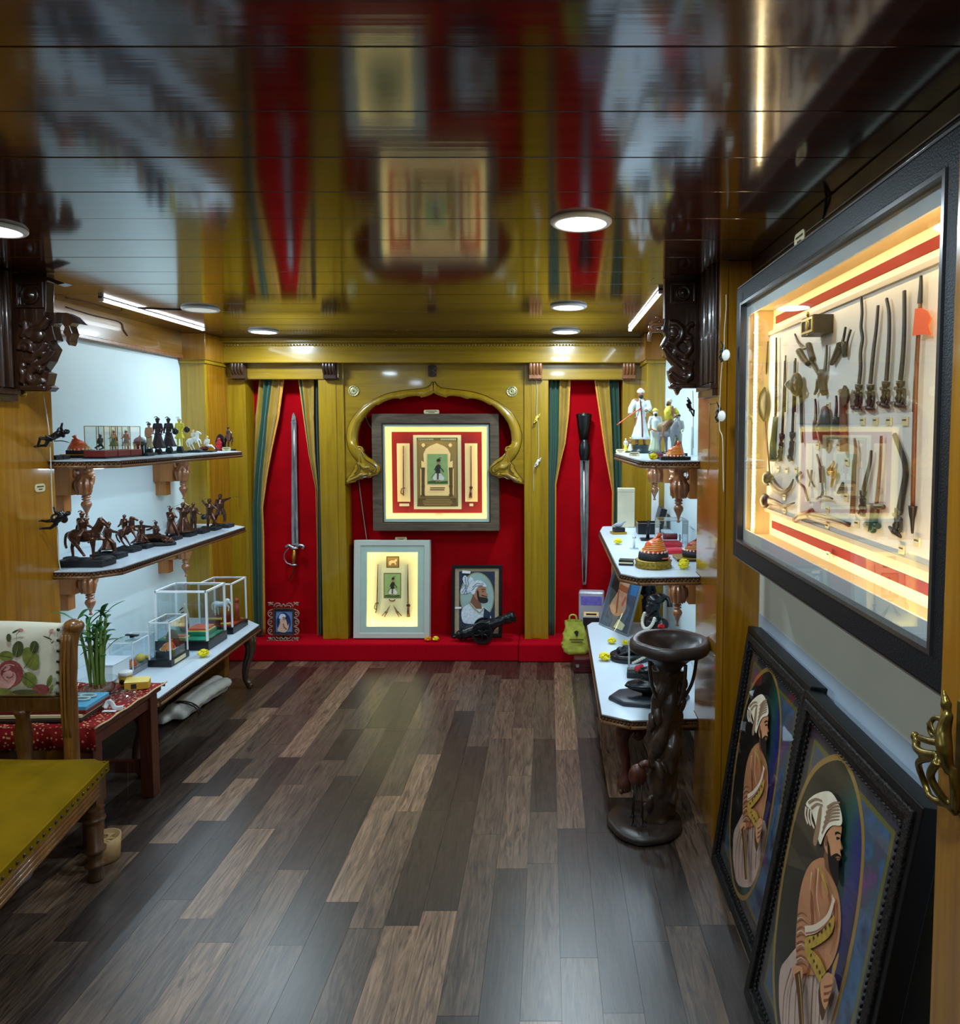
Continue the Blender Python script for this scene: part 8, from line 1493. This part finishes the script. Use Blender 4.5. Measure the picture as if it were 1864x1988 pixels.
# ------------------------------------------------------------------ brass figure handle on the near post
p = at(1838, 1470, X=XRP - .03); HT = Matrix.Translation((XRP - .006, p.y, p.z)) @ Matrix.Rotation(R(-90), 4, 'Z')
w = lambda px, py, d: (lambda q: (-(q.y - p.y), -d, q.z - p.z))(at(px, py, X=XRP - .03))
m = MB(); m.T = HT
m.tube(cr([w(1850, 1385, .03), w(1848, 1420, .036), w(1856, 1460, .04), w(1852, 1500, .03)], 4), [.007, .008, .009, .010, .011, .012, .012, .012, .011, .010, .009, .008, .007], 10); m.ell(w(1845, 1368, .03), (.008, .008, .010)); m.ell(w(1843, 1356, .03), (.006, .006, .006)); m.tube([w(1842, 1352, .03), w(1840, 1338, .03)], [.004, .002], 6); m.tube([w(1848, 1375, .03), w(1850, 1390, .03)], .005, 8)
m.tube(cr([w(1850, 1400, .03), w(1832, 1394, .034), w(1818, 1398, .03), w(1812, 1412, .03), w(1818, 1428, .03), w(1836, 1432, .034)], 4), .0042, 8)
for k in range(4): m.tube(cr([w(1836, 1430, .034), w(1826 - 3 * k, 1415 - 3 * k, .036), w(1822 - 2 * k, 1396 + 4 * k, .034)], 3), .0026, 6)
m.tube(cr([w(1852, 1445, .036), w(1828, 1438, .044), w(1806, 1432, .04)], 4), .0055, 8); m.ell(w(1797, 1430, .04), (.007, .007, .008)); m.tube(cr([w(1800, 1438, .04), w(1806, 1452, .045), w(1822, 1462, .046), w(1842, 1466, .04)], 4), .0065, 8)
m.tube(cr([w(1845, 1470, .04), w(1815, 1476, .045), w(1802, 1490, .038), w(1803, 1520, .03), w(1812, 1545, .03)], 4), .0055, 8); m.tube(cr([w(1848, 1480, .045), w(1834, 1505, .045), w(1838, 1540, .035), w(1842, 1580, .012)], 4), .0065, 8); m.tube(cr([w(1812, 1545, .03), w(1828, 1556, .03), w(1850, 1562, .02)], 4), .006, 8); m.tube(cr([w(1858, 1490, .03), w(1862, 1530, .03), w(1850, 1568, .02)], 4), .007, 8)
ho = tag(m.build('door_handle', 'old_brass', nr, remesh=.0022), 'cast brass handle of climbing figures')
m = MB(); m.T = HT; m.box((-.012, -.006, -.09), (.030, .004, .085)); m.build('back_plate', 'old_brass', ho, bevel=.003)
# wires
cable('lamp_wire', 'dark wire running from the unlit downlight along the ceiling', [at(252, 598, Z=ZC - .003), at(300, 600, Z=ZC - .003), at(352, 602, Z=ZC - .003)], .003, 'dark_cord')
cable('lamp_wire', 'thin dark wire on the fascia board by the left tube light', [at(128, 596, X=XL + .033), at(180, 612, X=XL + .033), at(232, 625, X=XL + .033), at(240, 640, X=XL + .034), at(248, 652, X=XL + .034)], .003, 'dark_cord')
cable('case_wire', 'black cable bending from the cornice to the weapon case', [at(1592, 300, X=XW - .055), at(1604, 330, X=XW - .055), at(1606, 360, X=XW - .055), at(1603, 392, X=XW - .055), at(1598, 424, X=XW - .05)], .004, 'black_matte')
